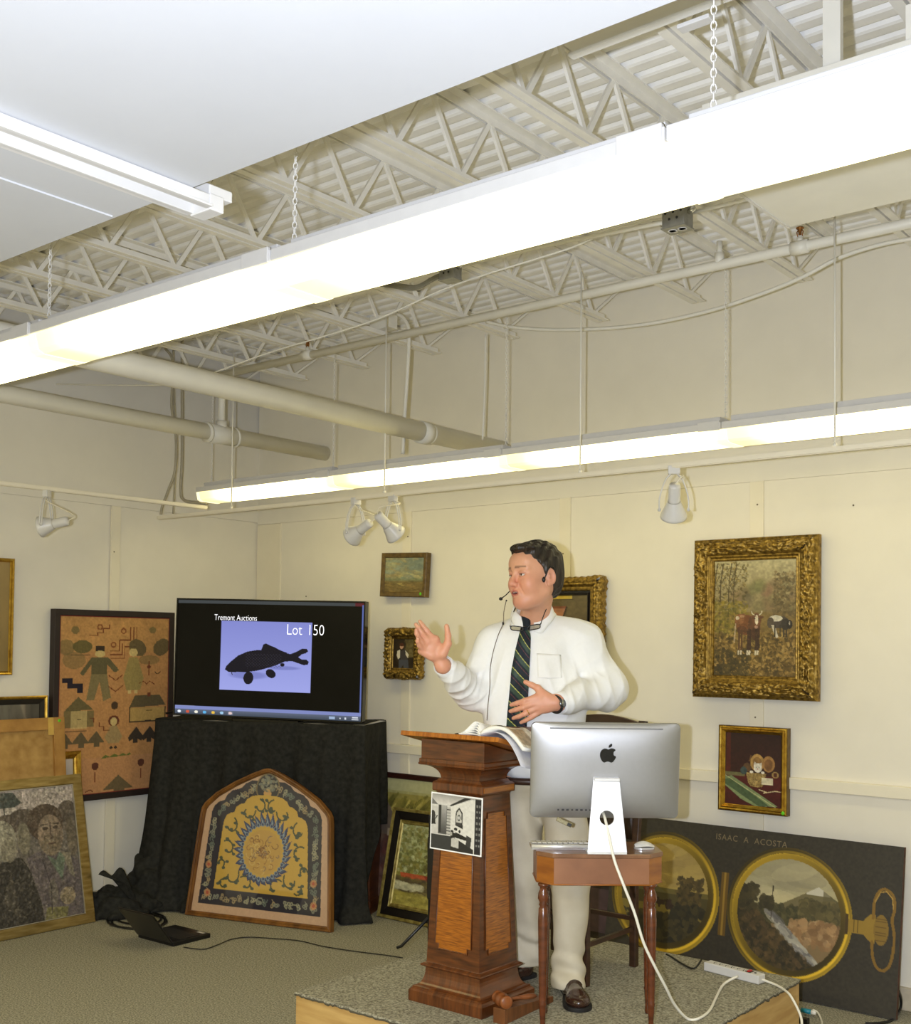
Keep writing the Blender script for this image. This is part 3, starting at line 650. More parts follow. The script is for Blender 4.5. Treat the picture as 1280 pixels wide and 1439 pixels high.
# --- still life in gilt frame behind the man's shoulder
P = Pic(90, 100, (96, 82, 50)); P.grad(0, (104, 90, 56), 1, (84, 70, 42)); P.rect(.10, .04, .72, .10, (206, 178, 70)); P.rect(.10, .10, .74, .12, (66, 54, 30), .7)
P.poly([(.02, .23), (.62, .23), (.50, .60), (.02, .60)], (176, 120, 88)); P.poly([(.02, .23), (.62, .23), (.60, .27), (.02, .27)], (132, 76, 48)); P.poly([(.62, .23), (.65, .24), (.53, .60), (.50, .60)], (58, 44, 28)); P.ell(.38, .43, .07, .06, (226, 216, 170)); P.ell(.38, .45, .03, .04, (40, 34, 24)); P.noise(.12, 6)
c = on_y(786, 873, YB-.04)
def gil(ins, ht, s, L, k):
    b = max(0, min(1, (.052-ins)/.01)); ph = k
    e = min(s, L-s); corner = max(0, 1-e/.10)
    return ht+.012*b*abs(math.sin(s/.022*PI+ph))*abs(math.sin(ins/.018*PI+.6)), ((.012*corner+.004*math.sin(s/.02*PI))*min(1, e/.025) if ins < .03 else 0)
hang('framed_painting', 'gilt shell-cornered framed still life half hidden behind the man\'s shoulder', frame_M(c, (1, 0, 0), (0, .02, 1)), .560, .475, [(0, -.03), (0, .012)]+[(.004*i, .018+.012*math.sin(i/14*PI)) for i in range(1, 14)]+[(.058, .020), (.070, .022), (.074, .012)], M_gold, P, .37, .30, canvas_y=-.004, relief=gil,
     liner=((.42, .335, [(0, .014), (0, .006), (.014, .006), (.018, .016), (.024, .014), (.028, .004)]), M_bframe))

# --- gold frame at the left edge of the left wall
P = Pic(60, 70, (150, 124, 74)); P.grad(0, (158, 134, 84), 1, (134, 112, 66)); P.noise(.06, 10)
M = frame_M((XL+.03, 3.42-.30, 1.731), (0, 1, 0), (0, 0, 1))
hang('framed_painting', 'gold framed tan picture cut by the left edge, on the left wall', M, .62, .655, [(0, -.02), (0, .018), (.006, .024), (.014, .022), (.018, .012), (.022, .006)], M_goldb, P, .585, .62, canvas_y=-.004, depth=.012)

# --- hooked rug with figures, black frame, left wall
P = Pic(200, 262, (184, 138, 82)); P.noise(.07, 14); P.noise(.06, 3); P.put((P.Y > .25), (182, 126, 82), .35)
OL, BR, DK, CR = (110, 98, 60), (112, 58, 34), (58, 46, 34), (200, 176, 116)
for (x, y, r) in ((.135, .10, .035), (.84, .09, .033)): P.ell(x, y, r, r*.75, OL, .8)
for (x, y) in ((.35, .075), (.565, .10), (.475, .20)): P.ell(x, y, .026, .022, BR, .75); P.ell(x, y, .014, .012, (184, 136, 80))
P.line([(.26, .135), (.33, .135), (.33, .115), (.38, .115), (.38, .085), (.435, .085), (.435, .055)], .009, BR)
for k in range(3):
    o = k*.022; P.line([(.44+o*.3, .265+o*1.2-.02), (.53+o*1.1, .265+o*1.2-.02), (.53+o*1.1, .165+o*1.1), (.63+o*1.3, .165+o*1.1), (.63+o*1.3, .07)], .008, BR)
P.ell(.06, .22, .07, .055, OL, .6); P.ell(.20, .215, .085, .045, (96, 88, 50), .9); P.ell(.13, .31, .10, .06, OL, .5); P.rect(.10, .27, .27, .275, DK, .7)
P.ell(.70, .22, .09, .055, (92, 80, 52), .9, .8); P.ell(.93, .215, .09, .055, (92, 80, 52), .9, -.8); P.ell(.81, .31, .10, .035, OL, .5)
P.rect(.315, .21, .395, .245, DK); P.rect(.30, .243, .41, .25, DK); P.ell(.355, .265, .045, .025, CR)
P.poly([(.28, .29), (.43, .29), (.53, .38), (.49, .40), (.42, .34), (.42, .41), (.28, .41), (.28, .34), (.21, .42), (.18, .40)], (96, 88, 58)); P.poly([(.28, .41), (.42, .41), (.46, .58), (.39, .60), (.355, .46), (.31, .59), (.24, .59)], (126, 112, 74))
P.ell(.66, .255, .04, .03, CR); P.poly([(.62, .29), (.70, .29), (.76, .44), (.73, .53), (.60, .53), (.57, .44)], (150, 132, 78)); P.rect(.615, .53, .645, .555, CR); P.rect(.675, .53, .705, .555, CR)
for y in (.42, .50): P.line([(.44, y), (.50, y+.035), (.565, y-.005)], .009, BR)
P.line([(.81, .32), (.81, .42)], .008, BR); P.ell(.81, .36, .018, .012, BR); P.line([(.72, .48), (.76, .465), (.79, .485), (.82, .465), (.87, .49)], .008, BR); P.line([(.87, .40), (.89, .415), (.92, .40)], .008, DK)
P.poly([(.03, .435), (.12, .435), (.12, .475), (.21, .475), (.21, .54), (.16, .54), (.16, .505), (.075, .505), (.075, .465), (.03, .465)], (34, 28, 40))
P.poly([(.17, .565), (.31, .66), (.05, .665)], (104, 92, 58)); P.rect(.05, .665, .31, .78, (122, 104, 64)); P.rect(.11, .665, .25, .79, CR, .7); P.rect(.05, .80, .25, .807, DK); P.rect(.165, .72, .20, .725, DK)
P.poly([(.68, .57), (.92, .57), (.98, .645), (.63, .655)], (92, 80, 54)); P.rect(.635, .655, .975, .76, (178, 146, 84)); P.line([(.635, .655), (.635, .76), (.975, .76), (.975, .655)], .008, DK); P.rect(.80, .55, .83, .575, BR); P.rect(.79, .675, .85, .682, DK); P.rect(.78, .75, .84, .762, DK)
P.ell(.495, .635, .032, .028, (70, 52, 34))
P.ell(.49, .745, .05, .04, (100, 50, 32)); P.ell(.49, .75, .03, .03, CR); P.poly([(.46, .78), (.52, .78), (.57, .86), (.54, .90), (.44, .90), (.41, .86)], (156, 132, 88)); P.ell(.47, .935, .014, .010, DK); P.ell(.51, .935, .014, .010, DK)
P.line([(.28, .72), (.31, .72), (.31, .75), (.36, .75), (.36, .78), (.40, .78), (.40, .81), (.45, .81)], .008, BR)
P.rect(0, 0, 1, 1, (176, 112, 70), 0)
# lower part rescaled: the list above fills the upper three quarters
P2 = Pic(200, 262, (184, 134, 88)); hsrc = 262; cut = int(262*.80)
ii = (np.linspace(0, hsrc-1, cut)).astype(int); P2.a[:cut] = P.a[ii]; P2.a[cut:] = P2.a[cut:]; P = P2
for x in (.06, .20, .335): P.poly([(x, .645), (x+.075, .715), (x+.03, .715), (x+.03, .735), (x-.02, .735), (x-.02, .715), (x-.085, .715)], (96, 82, 56))
for x in (.70, .83, .95): P.poly([(x, .635), (x+.07, .695), (x+.05, .72), (x+.015, .705), (x+.015, .73), (x-.03, .73), (x-.03, .705), (x-.065, .72), (x-.075, .695)], (56, 46, 36))
P.poly([(.38, .805), (.66, .795), (.64, .782), (.61, .795), (.58, .782), (.54, .795), (.50, .782), (.46, .798), (.42, .785)], (96, 104, 46))
for x in (.33, .75): P.ell(x, .845, .032, .022, (88, 48, 32)); P.line([(x, .88), (x, .935)], .007, BR)
P.poly([(.54, .905), (.68, .985), (.60, .985), (.60, .995), (.50, .995), (.50, .985), (.40, .985)], (104, 88, 60)); P.line([(.25, .985), (.29, .975), (.31, .985)], .008, BR); P.noise(.08, 2.2)
c = np.array([XL+.02, (3.70+4.53)/2, 0]);
zt_, zb_ = 1.785, .650
y0_, y1_ = 3.685, 4.53
M = frame_M((XL+.035, (y0_+y1_)/2, (zt_+zb_)/2), (0, 1, 0), (0, 0, 1)); hw = y1_-y0_; hh = zt_-zb_
t = thing('hooked_rug', 'pink hooked rug with figures and houses in a black frame, on the left wall', 'framed rug', M=M)
frame_sweep(hw, hh, [(0, -.03), (0, .018), (.002, .02), (.034, .02), (.038, .012)]).build('frame', mat('dark_brown_frame', (38, 26, 22), rough=.6), t)
frame_sweep(hw-.07, hh-.07, [(0, .014), (.006, .014)]).build('red_binding', mat('red_binding', (120, 34, 30), rough=.8), t)
canvas('rug', P, hw-.076, hh-.076, picture_mat('wool_rug', rough=.95), t, y=-.010, relief=.002); MB().box((0, .015, 0), (hw-.03, .02, hh-.03)).build('backing', M_back, t)

# --- frames leaning on the left wall, nearest in front
def lean(xb, xt, y0, y1, zt, z0=0.0):
    """frame leaning back toward the left wall: bottom at x=xb,z=z0, top at x=xt,z=zt"""
    ud = np.array([xt-xb, 0, zt-z0]); H = np.linalg.norm(ud); c = np.array([(xb+xt)/2, (y0+y1)/2, (zt+z0)/2]); return frame_M(c, (0, 1, 0), ud), y1-y0, H
def add_frame(name, label, spec, prof, fm, pic, inset, cat='painting', art=None, relief=None, rel=0, cy=-.004, extra=None):
    M, w, h = spec; t = thing(name, label, cat, M=M); frame_sweep(w, h, prof, relief).build('frame', fm, t)
    if pic is not None: canvas('canvas', pic, w-inset*2, h-inset*2, art or M_art, t, y=cy, relief=rel)
    MB().box((0, .008, 0), (w-.03, .014, h-.03)).build('backing', M_back, t); return t, w, h
# bust-length figures, expressionist, brass frame
P = Pic(260, 205, (104, 96, 86)); P.grad(0, (176, 162, 152), .32, (150, 138, 126))
P.dabs(260, P.Y < .3, [(188, 174, 164), (164, 150, 142), (178, 168, 152)], .012, .03, .4)
P.poly([(.30, .02), (.61, .02), (.66, .10), (.62, .13), (.30, .14)], (70, 76, 70)); P.line([(.55, .12), (.55, .22)], .008, (58, 60, 56))
for (x, y, rx, ry) in ((.66, .24, .10, .09), (.56, .25, .07, .07), (.95, .24, .07, .12), (.70, .22, .05, .06)): P.ell(x, y, rx, ry, (88, 76, 64), .95)
P.ell(.965, .40, .035, .15, (104, 92, 74)); P.ell(.655, .37, .040, .12, (122, 114, 92))
P.poly([(.30, .55), (.54, .52), (.63, .50), (.68, .62), (.73, .86), (.74, 1), (.30, 1)], (50, 46, 40)); P.poly([(.50, .80), (.56, .60), (.60, .98)], (70, 64, 54))
P.ell(.525, .37, .085, .15, (146, 140, 118)); P.ell(.515, .35, .06, .10, (162, 156, 132), .8); P.ell(.56, .44, .05, .09, (128, 120, 98), .7)
P.poly([(.66, .52), (.74, .48), (.90, .50), (.96, .56), (1, .60), (1, 1), (.76, 1), (.72, .80)], (94, 84, 84)); P.poly([(.88, .50), (.94, .52), (.96, .72), (.93, .68)], (120, 112, 92))
P.ell(.80, .27, .115, .14, (82, 66, 52)); P.ell(.825, .365, .082, .150, (134, 114, 92)); P.ell(.825, .44, .065, .085, (122, 106, 82), .9); P.ell(.815, .30, .060, .05, (146, 126, 102), .7)
P.line([(.830, .28), (.826, .36), (.838, .39), (.822, .395)], .010, (84, 66, 54)); P.ell(.795, .315, .020, .012, (70, 56, 46)); P.ell(.862, .315, .018, .012, (70, 56, 46)); P.line([(.805, .435), (.850, .435)], .007, (84, 60, 50)); P.line([(.77, .29), (.81, .285)], .007, (72, 58, 46)); P.line([(.85, .285), (.885, .29)], .007, (72, 58, 46))
P.poly([(.79, .52), (.845, .56), (.875, .50), (.905, .56), (.875, .72), (.85, .66)], (96, 110, 90)); P.ell(.90, .84, .050, .065, (136, 120, 92)); P.ell(.92, .80, .02, .02, (150, 134, 106)); P.poly([(.76, .90), (.90, .92), (.88, 1), (.74, 1)], (116, 110, 62)); P.ell(.81, .80, .028, .10, (112, 104, 90), .8); P.line([(.76, .55), (.80, .75), (.79, .95)], .006, (62, 54, 54))
P.dabs(3400, P.Y > -1, [(58, 52, 46), (164, 152, 132), (98, 90, 80), (128, 118, 102)], .002, .006, .24, 2.4); P.noise(.24, 4); P.noise(.18, 2); P.a = P.a*.85+P.a.mean(-1, keepdims=True)*.15
x_b = -5.735
spec = lean(-5.745, -5.925, 2.75, 3.815, .825)
t, w, h = add_frame('framed_painting', 'expressionist painting of two heavy figures in a brushed brass frame, on the floor', spec, [(0, -.02), (0, .016), (.003, .018), (.052, .018), (.055, .012), (.060, .008)], M_brassf, P, .056, rel=.004)
frame_sweep(w-.112, h-.112, [(0, .012), (0, .014), (.004, .014), (.004, .006)]).build('silver_slip', mat('silver_slip', (190, 184, 170), rough=.3, metal=.7), t)
# back of a stretched canvas with packing tape
M_kraft = mat('raw_linen_canvas_back', (186, 148, 84), c2=(156, 118, 62), rough=.85, scale=16, bump=.1)
M_strb = mat('pine_stretcher', (182, 136, 68), c2=(150, 106, 48), rough=.6, scale=10, stretch=(1, 8, 1))
spec = lean(-5.89, -6.0, 2.70, 3.745, 1.155, .03); M, w, h = spec
t = thing('reversed_canvas', 'tan back of a stretched canvas with wooden stretcher bars and green dot', 'canvas', M=M)
MB().box((0, 0, 0), (w-.02, .008, h-.02)).build('linen', M_kraft, t)
MB().box((0, -.012, h/2-.035), (w, .02, .07)).build('stretcher_bar', M_strb, t, bevel=.002); MB().box((w/2-.035, -.011, 0), (.07, .02, h-.002)).build('stretcher_bar', M_strb, t, bevel=.002); MB().box((-w/2+.035, -.011, 0), (.07, .02, h-.002)).build('stretcher_bar', M_strb, t, bevel=.002)
MB().box((w/2-.09, -.0235, h/2-.05), (.035, .002, .10)).build('tape', mat('yellow_masking_tape', (206, 168, 82), rough=.5), t); MB().box((w/2-.10, -.006, h/2-.095), (.045, .003, .05), rot=Matrix.Rotation(.4, 3, 'Y')).build('torn_linen', M_kraft, t)
MB().lathe([(0, -.001), (.009, 0), (.009, .001)], (w/2-.035, -.0235, h/2-.02), n=12, rot=Matrix.Rotation(PI/2, 3, 'X')).build('green_dot', M_dot, t)
# bright gold frame corner showing behind
P = Pic(20, 30, (180, 170, 160)); P.noise(.2, 4)
spec = lean(-5.95, -6.012, 3.05, 3.868, .952, .03)
add_frame('framed_picture', 'picture in a wide bright gold frame, only its corner showing behind the stack', spec, [(0, -.02), (0, .02), (.006, .028), (.02, .024), (.03, .012), (.034, .016), (.042, .012), (.046, .004)], M_goldb, P, .043, cat='painting')
# dark and gold frame at back
P = Pic(70, 40, (92, 88, 76)); P.dabs(160, P.Y > -1, [(60, 58, 52), (140, 134, 116), (112, 100, 84)], .03, .09, .4, 3, 1.1); P.noise(.2, 4)
spec = lean(-5.992, -6.034, 2.85, 3.66, 1.282, .03)
t, w, h = add_frame('framed_picture', 'picture in a black and gold frame, its top showing above the canvas back', spec, [(0, -.015), (0, .016), (.006, .02), (.014, .016), (.018, .012)], M_goldb, P, .046, cat='painting', cy=-.003)
frame_sweep(w-.03, h-.03, [(0, .010), (.002, .012), (.030, .008), (.032, .004)]).build('black_liner', M_bframe, t)

# --- leaning group behind the lectern, along the back wall
def lean_b(yb, yt, x0, x1, zt, z0=0.0):
    ud = np.array([0, yt-yb, zt-z0]); H = np.linalg.norm(ud); return frame_M(np.array([(x0+x1)/2, (yb+yt)/2, (zt+z0)/2]), (1, 0, 0), ud), x1-x0, H
P = Pic(100, 120, (150, 140, 74)); P.grad(0, (176, 170, 116), .12, (168, 164, 108))
P.grad(.16, (150, 138, 66), .5, (118, 96, 58)); P.dabs(200, (P.Y > .17) & (P.Y < .45), [(184, 168, 88), (96, 92, 40), (136, 128, 58)], .01, .03, .7, 5, 2.3)
P.poly([(0, .2), (.30, .2), (.40, .30), (.42, .46), (0, .5)], (112, 98, 84)); P.poly([(0, .45), (.5, .45), (.6, 1), (0, 1)], (94, 66, 56)); P.dabs(160, (P.Y > .45) & (P.X < .6), [(112, 62, 56), (74, 54, 52), (132, 110, 88)], .02, .05, .4); P.rect(.32, .40, .40, .46, (176, 158, 130)); P.noise(.1, 4)
spec = lean_b(5.12, 5.215, -4.95, -4.30, .815)
t, w, h = add_frame('framed_picture', 'print with palm leaves and pale mat in a dark mahogany frame, behind the lectern', spec, [(0, -.02), (0, .014), (.006, .018), (.03, .016), (.034, .01)], M_dframe, P, .034)
MB().box((0, -.0052, h/2-.034-.035), (w-.07, .002, .07)).build('mat_board', mat('pale_green_mat', (176, 174, 130), rough=.8), t)
P = Pic(110, 150, (150, 146, 92)); P.grad(0, (170, 176, 136), .45, (136, 138, 76)); P.grad(.45, (120, 118, 56), 1, (156, 144, 66))
P.dabs(700, (P.Y < .6), [(160, 164, 116), (110, 112, 56), (138, 128, 66), (176, 180, 140), (96, 98, 50)], .012, .034, .5, 1.6)
P.dabs(260, (P.X > .5) & (P.Y < .55), [(96, 96, 44), (120, 112, 50), (80, 76, 38)], .012, .03, .6); P.poly([(.08, .60), (.66, .60), (.62, .67), (.1, .655)], (172, 82, 48)); P.poly([(.50, .60), (.68, .61), (.60, .68)], (132, 52, 34))
P.dabs(240, (P.Y > .66) & (P.Y < .84), [(88, 78, 48), (104, 92, 52), (70, 60, 44)], .014, .04, .6, 2.2, 0); P.dabs(60, (P.Y > .72) & (P.Y < .80) & (P.X < .5), [(176, 172, 140)], .012, .03, .6, 3, 0); P.dabs(240, P.Y > .84, [(172, 160, 80), (140, 130, 58)], .012, .04, .5, 2.5, 0); P.noise(.12, 3)
ms = frame_M
spec = lean_b(4.985, 5.12, -4.625, -4.03, .625)
t, w, h = add_frame('framed_painting', 'green landscape with a red barn in a black and gold frame, leaning beside the cloth', spec, [(0, -.02), (0, .016), (.004, .022), (.018, .018), (.020, .012)], mat('pale_gilt', (176, 160, 90), c2=(120, 104, 50), rough=.4, metal=.5), P, .088)
frame_sweep(w-.036, h-.036, [(0, .012), (.004, .014), (.046, .008), (.048, .004)]).build('black_band', M_bframe, t)
frame_sweep(w-.134, h-.134, [(0, .004), (.002, .012), (.007, .006), (.010, .012), (.018, .010), (.024, .004)]).build('inner_gilt_slip', MATS['pale_gilt'], t)

# --- framed print with lavender mat, mostly behind man and chair
P = Pic(30, 30, (70, 50, 52)); P.noise(.2, 5)
spec = lean_b(5.17, 5.225, -3.75, -3.085, .42)
t, w, h = add_frame('framed_picture', 'olive framed print with lavender mat, its edge showing beside the pocket watch painting', spec, [(0, -.015), (0, .012), (.003, .014), (.014, .012), (.016, .008)], MATS['pale_gilt'], P, .10)
for sx in (-1, 1): MB().box((sx*(w/2-.05), -.005, .015), (.075, .002, h-.10)).build('mat_board', mat('lavender_mat', (150, 148, 164), rough=.8), t)
MB().box((0, -.005, -h/2+.04), (w-.04, .002, .05)).build('lower_mat', mat('maroon_mat', (104, 66, 70), rough=.8), t)

# --- trompe l'oeil pocket watch painting (unframed canvas)
Wp, Hp = 1.47, .732
P = Pic(430, 214, (52, 47, 36)); P.noise(.10, 3); P.noise(.05, 20)
ar = Wp/Hp
def disc(cx, cy, r, c, al=1, soft=0): P.ell(cx, cy, r, r*ar, c, al, soft=soft)
def ringgrad(cx, cy, r0, r1):
    dx, dy = (P.X-cx), (P.Y-cy)/ar; d = np.sqrt(dx*dx+dy*dy); ang = np.arctan2(dy, dx)
    m = (d < r1) & (d > r0); t = (d-r0)/(r1-r0); b = .62+.30*np.cos(ang+2.3)*np.sign(.5-t)+.35*np.exp(-((t-.62)/.16)**2)-.22*np.exp(-((t-.80)/.05)**2)
    col = np.array((188, 154, 38), float)*np.clip(b, .3, 1.35)[..., None]; s_ = np.where(m[..., None], col, P.a); P.a = s_
C1, C2 = (.215, .490), (.652, .500); R1, R2 = .203, .205; I1, I2 = .166, .172
# left medallion landscape
def inside(c, r): return ((P.X-c[0])**2+((P.Y-c[1])/ar)**2 < r*r)
m = inside(C1, I1)
y0, y1 = C1[1]-I1*ar, C1[1]+I1*ar; T = (P.Y-y0)/(y1-y0); Xn = (P.X-C1[0])/I1
P.put(m & (T < .45), (170, 146, 76)); P.put(m & (T < .2), (150, 128, 66)); P.put(m & (T >= .45), (104, 92, 44)); P.put(m & (T > .28) & (T < .5) & (Xn < .35-(T-.28)*-1) & (T > .30+.28*(Xn+.65)), (104, 98, 62), .9)
P.put(m & (T > .50) & (T < .62), (74, 66, 34), .9); P.put(m & (T > .62) & (T < .76), (124, 108, 46)); P.dabs(60, m & (T < .4), [(190, 164, 90), (150, 128, 74)], .01, .03, .4, 2.5, 0)
P.dabs(260, m & (T > .32) & (Xn > .30) & (Xn < .85) & (T < .8), [(56, 48, 28), (74, 62, 34), (92, 76, 40)], .003, .008, .8); P.dabs(420, m & (T > .72-.12*(Xn > .2)), [(48, 44, 28), (66, 58, 32), (40, 38, 26)], .004, .012, .8); P.dabs(30, m & (T > .56) & (T < .64) & (np.abs(Xn) < .2), [(50, 34, 24)], .003, .006, .9)
# right medallion: volcano and river
m = inside(C2, I2); y0, y1 = C2[1]-I2*ar, C2[1]+I2*ar; T = (P.Y-y0)/(y1-y0); Xn = (P.X-C2[0])/I2
P.put(m, (172, 162, 116)); P.put(m & (T < .25), (150, 144, 108), .7); P.dabs(60, m & (T < .38), [(188, 176, 134), (150, 142, 112)], .01, .03, .35, 3, 0)
mt = T > (.52-.30*np.clip(1-np.abs(Xn-.55)/1.15, 0, 1)**1.15)
P.put(m & mt, (112, 102, 68)); P.put(m & (T > .20) & (T < .30) & mt & (np.abs(Xn-.55) < .22) , (214, 208, 188), .85); P.put(m & mt & (Xn > .65) & (T > .24), (96, 88, 58), .7)
P.put(m & (T > .52), (84, 78, 48)); P.dabs(240, m & (T > .44) & (T < .58) & (Xn > -.6), [(64, 62, 38), (84, 78, 46)], .004, .010, .7)
P.dabs(300, m & (T > .36) & (T < .62) & (Xn > .25), [(84, 76, 44), (104, 92, 54), (70, 66, 40)], .004, .011, .6)
P.put(m & (T > .60) & (Xn > -.3), (132, 110, 74)); P.dabs(200, m & (T > .54) & (T < .74) & (Xn > .05), [(158, 124, 82), (140, 106, 68), (172, 140, 98)], .004, .011, .7)
r_ = m & (T > .50) & (np.abs((Xn+.30)-(T-.52)*2.1) < .08+.20*(T-.5)); P.put(r_, (150, 146, 132)); P.dabs(60, r_, [(112, 108, 104), (186, 180, 160)], .003, .010, .6, 3, .6)
hl = m & (T > .36+.62*np.clip((Xn+.95)/1.6, 0, 1)**.9); P.put(hl, (72, 58, 36)); P.dabs(900, hl, [(58, 50, 28), (84, 68, 38), (46, 42, 26), (96, 76, 46)], .003, .009, .6)
P.dabs(90, m & (Xn < -.62) & (T > .28) & (T < .5), [(56, 50, 30), (70, 62, 36)], .004, .010, .8); P.line([(.60, .34), (.598, .54)], .003, (60, 50, 34)); P.dabs(40, m & (np.abs(Xn+.42) < .12) & (T > .38) & (T < .48), [(62, 56, 34)], .004, .009, .8)
Pm = P.a.copy(); out_ = ~(inside(C1, I1) | inside(C2, I2)); P.a[out_] = (52, 47, 36); Q_ = Pic(430, 214, (52, 47, 36)); Q_.noise(.16, 3); P.a[out_] = Q_.a[out_]
ringgrad(*C1, I1-.003, R1); ringgrad(*C2, I2-.003, R2)
P.rect(.420, .30, .446, .70, (104, 78, 24)); P.rect(.430, .30, .437, .70, (150, 118, 44)); P.rect(.836, .44, .845, .56, (70, 52, 20))
# crown and bow
P.poly([(.845, .465), (.89, .465), (.91, .42), (.925, .42), (.925, .59), (.91, .58), (.89, .545), (.845, .545)], (150, 120, 42)); P.ell(.943, .505, .022, .09, (132, 104, 38)); P.line([(.862, .47), (.862, .54)], .002, (80, 60, 20)); P.line([(.874, .47), (.874, .54)], .002, (80, 60, 20))
for k in range(9): P.line([(.926, .44+k*.016), (.958, .44+k*.016)], .0016, (92, 68, 22))
P.line([(float(q[0]), float(q[1])) for q in smooth_path([(x, y, 0) for x, y in [(.918, .44), (.920, .34), (.935, .275), (.955, .265), (.975, .30), (.980, .37), (.974, .44), (.982, .52), (.981, .62), (.972, .70), (.955, .735), (.935, .72), (.922, .66), (.918, .58)]], 5)], .0085, (128, 96, 30)); P.line([(.921, .35), (.936, .285), (.955, .275), (.972, .31), (.976, .37)], .003, (176, 142, 64))
ud = np.array([0, .115, .723]); M = frame_M((-2.40, 5.135+.0, .366), (1, 0, -.0), ud)
t = thing('canvas_painting', 'wide unframed dark canvas of an open pocket watch with landscapes, leaning on the wall', 'painting', M=M)
canvas('painted_face', P, Wp, Hp, mat('matte_dark_canvas', (255, 255, 255), rough=.6, var=.05, scale=60, attr=True), t, y=-.0125)
MB().box((0, 0, 0), (Wp, .024, Hp)).build('canvas_edge', mat('worn_canvas_edge', (96, 60, 44), c2=(60, 44, 32), rough=.9, scale=25), t)
def text_mesh(s, size, loc, material, parent, name='lettering', rot=(PI/2, 0, 0), ex=.0004, sx=1.0, align='LEFT', sp=1.0, off=0.0):
    cu = bpy.data.curves.new(name, 'FONT'); cu.body = s; cu.size = size; cu.extrude = ex; cu.align_x = align; cu.space_character = sp; cu.resolution_u = 3; cu.offset = off
    ob = bpy.data.objects.new(name, cu); COL.objects.link(ob); dg = bpy.context.evaluated_depsgraph_get(); me = bpy.data.meshes.new_from_object(ob.evaluated_get(dg))
    bpy.data.objects.remove(ob); bpy.data.curves.remove(cu); o = bpy.data.objects.new(name, me); COL.objects.link(o); me.materials.clear(); me.materials.append(material)
    o.location = loc; o.rotation_euler = rot; o.scale = (sx, 1, 1)
    if parent: o.parent = parent
    return o
text_mesh('ISAAC  A  ACOSTA', .040, (.02, -.0132, .300), mat('dull_gold_paint', (122, 108, 78), rough=.6), t, ex=.0002, sx=.95, align='CENTER', sp=1.15)

# --- arched embroidered textile in an oak frame
A = np.array([-5.498, 4.275, 0.]); B = np.array([-4.560, 4.545, 0.]); bd = (B-A)/np.linalg.norm(B-A); WA = np.linalg.norm(B-A); nb = np.array([-bd[1], bd[0], 0])
HA = .875
up_ = np.array([0, 0, .868])+nb*.105
M = frame_M((A+B)/2, bd, up_)
def arch(s, off=0.0):
    """outline of the arch in local x,z, inset by off"""
    hb, hs, zs_, za = WA/2, WA/2-.040, .60, HA
    half = [(.487, 0), (.462, .33), (.441, .585), (.434, .625), (.415, .655), (.343, .718), (.217, .790), (.10, .843), (.03, .870)]
    pts = [(-half[0][0], 0)]+half+[(0, .875)]+[(-x, z) for x, z in half[1:][::-1]]
    P_ = np.array(pts); cx_ = np.array([0, .42])
    if off:
        n = len(P_); out = []
        for i in range(n):
            a, b, c_ = P_[i-1], P_[i], P_[(i+1) % n]; e1 = (b-a)/np.linalg.norm(b-a); e2 = (c_-b)/np.linalg.norm(c_-b)
            n1 = np.array([-e1[1], e1[0]]); n2 = np.array([-e2[1], e2[0]]); nn = (n1+n2); nn /= max(.5, np.dot(nn, nn)/2)**.5*1.0; nn = nn/np.linalg.norm(nn)/max(.5, np.dot(nn/np.linalg.norm(nn), n1))
            out.append(b+nn*off)
        P_ = np.array(out)
    return P_
t = thing('embroidered_panel', 'arched oak-framed embroidery with yellow centre and dark border, on the floor', 'framed textile', M=M)
ring = [[(p[0], -h, p[1]) for p in arch(0, off)] for off, h in ((0, -.015), (0, .022), (.003, .026), (.010, .026), (.014, .022), (.020, .024), (.026, .016), (.028, .006))]
n_ = len(ring[0]); mb = MB(); mb.grid([[r[i] for r in ring] for i in range(n_)], smooth=False, closed_u=True)
mb.build('frame', mat('golden_oak', (134, 88, 36), c2=(92, 56, 20), rough=.4, scale=18, stretch=(1, 1, .3)), t)
mb = MB(); pp = arch(0, .004); mb.prism([tuple(p) for p in pp], .004, .014); mb.build('backing', M_back, t)
Wd, Hd = WA, .90
P = Pic(300, 276, (196, 160, 128)); P.noise(.03, 3)
def px_(x, z): return (.5+x/Wd, 1-z/Hd)
def polyz(pts, c, al=1): P.poly([px_(*p) for p in pts], c, al)
def lobed(pts): return pts
NV, YE, GR, BL = (34, 30, 44), (196, 158, 66), (60, 66, 62), (62, 78, 112)
outb = [(-.415, .075), (.405, .075), (.372, .575)]
lob = [(.372, .60), (.355, .64), (.325, .665), (.29, .675), (.275, .705), (.24, .735), (.20, .745), (.175, .755), (.15, .78), (.11, .80), (.07, .80)]
polyz(outb+lob+[(-x, z) for x, z in lob[::-1]]+[(-.372, .575)], NV)
P.ell(*px_(0, .760), .082, .095, (120, 104, 70)); P.ell(*px_(0, .760), .074, .086, (38, 36, 42)); P.ell(*px_(0, .73), .026, .028, (196, 150, 84))
P.dabs(46, ((P.X-.5)/.06)**2+((P.Y-px_(0, .785)[1])/.05)**2 < 1, [(120, 124, 110), (146, 140, 112)], .005, .009, .8)
inn = [(-.315, .165), (.315, .165), (.285, .53), (.280, .56), (.265, .59), (.24, .605), (.215, .61), (.205, .64), (.175, .66), (.15, .665), (.135, .69), (.10, .71), (.05, .718), (0, .72)]
polyz(inn+[(-x, z) for x, z in inn[2:][::-1]], YE)
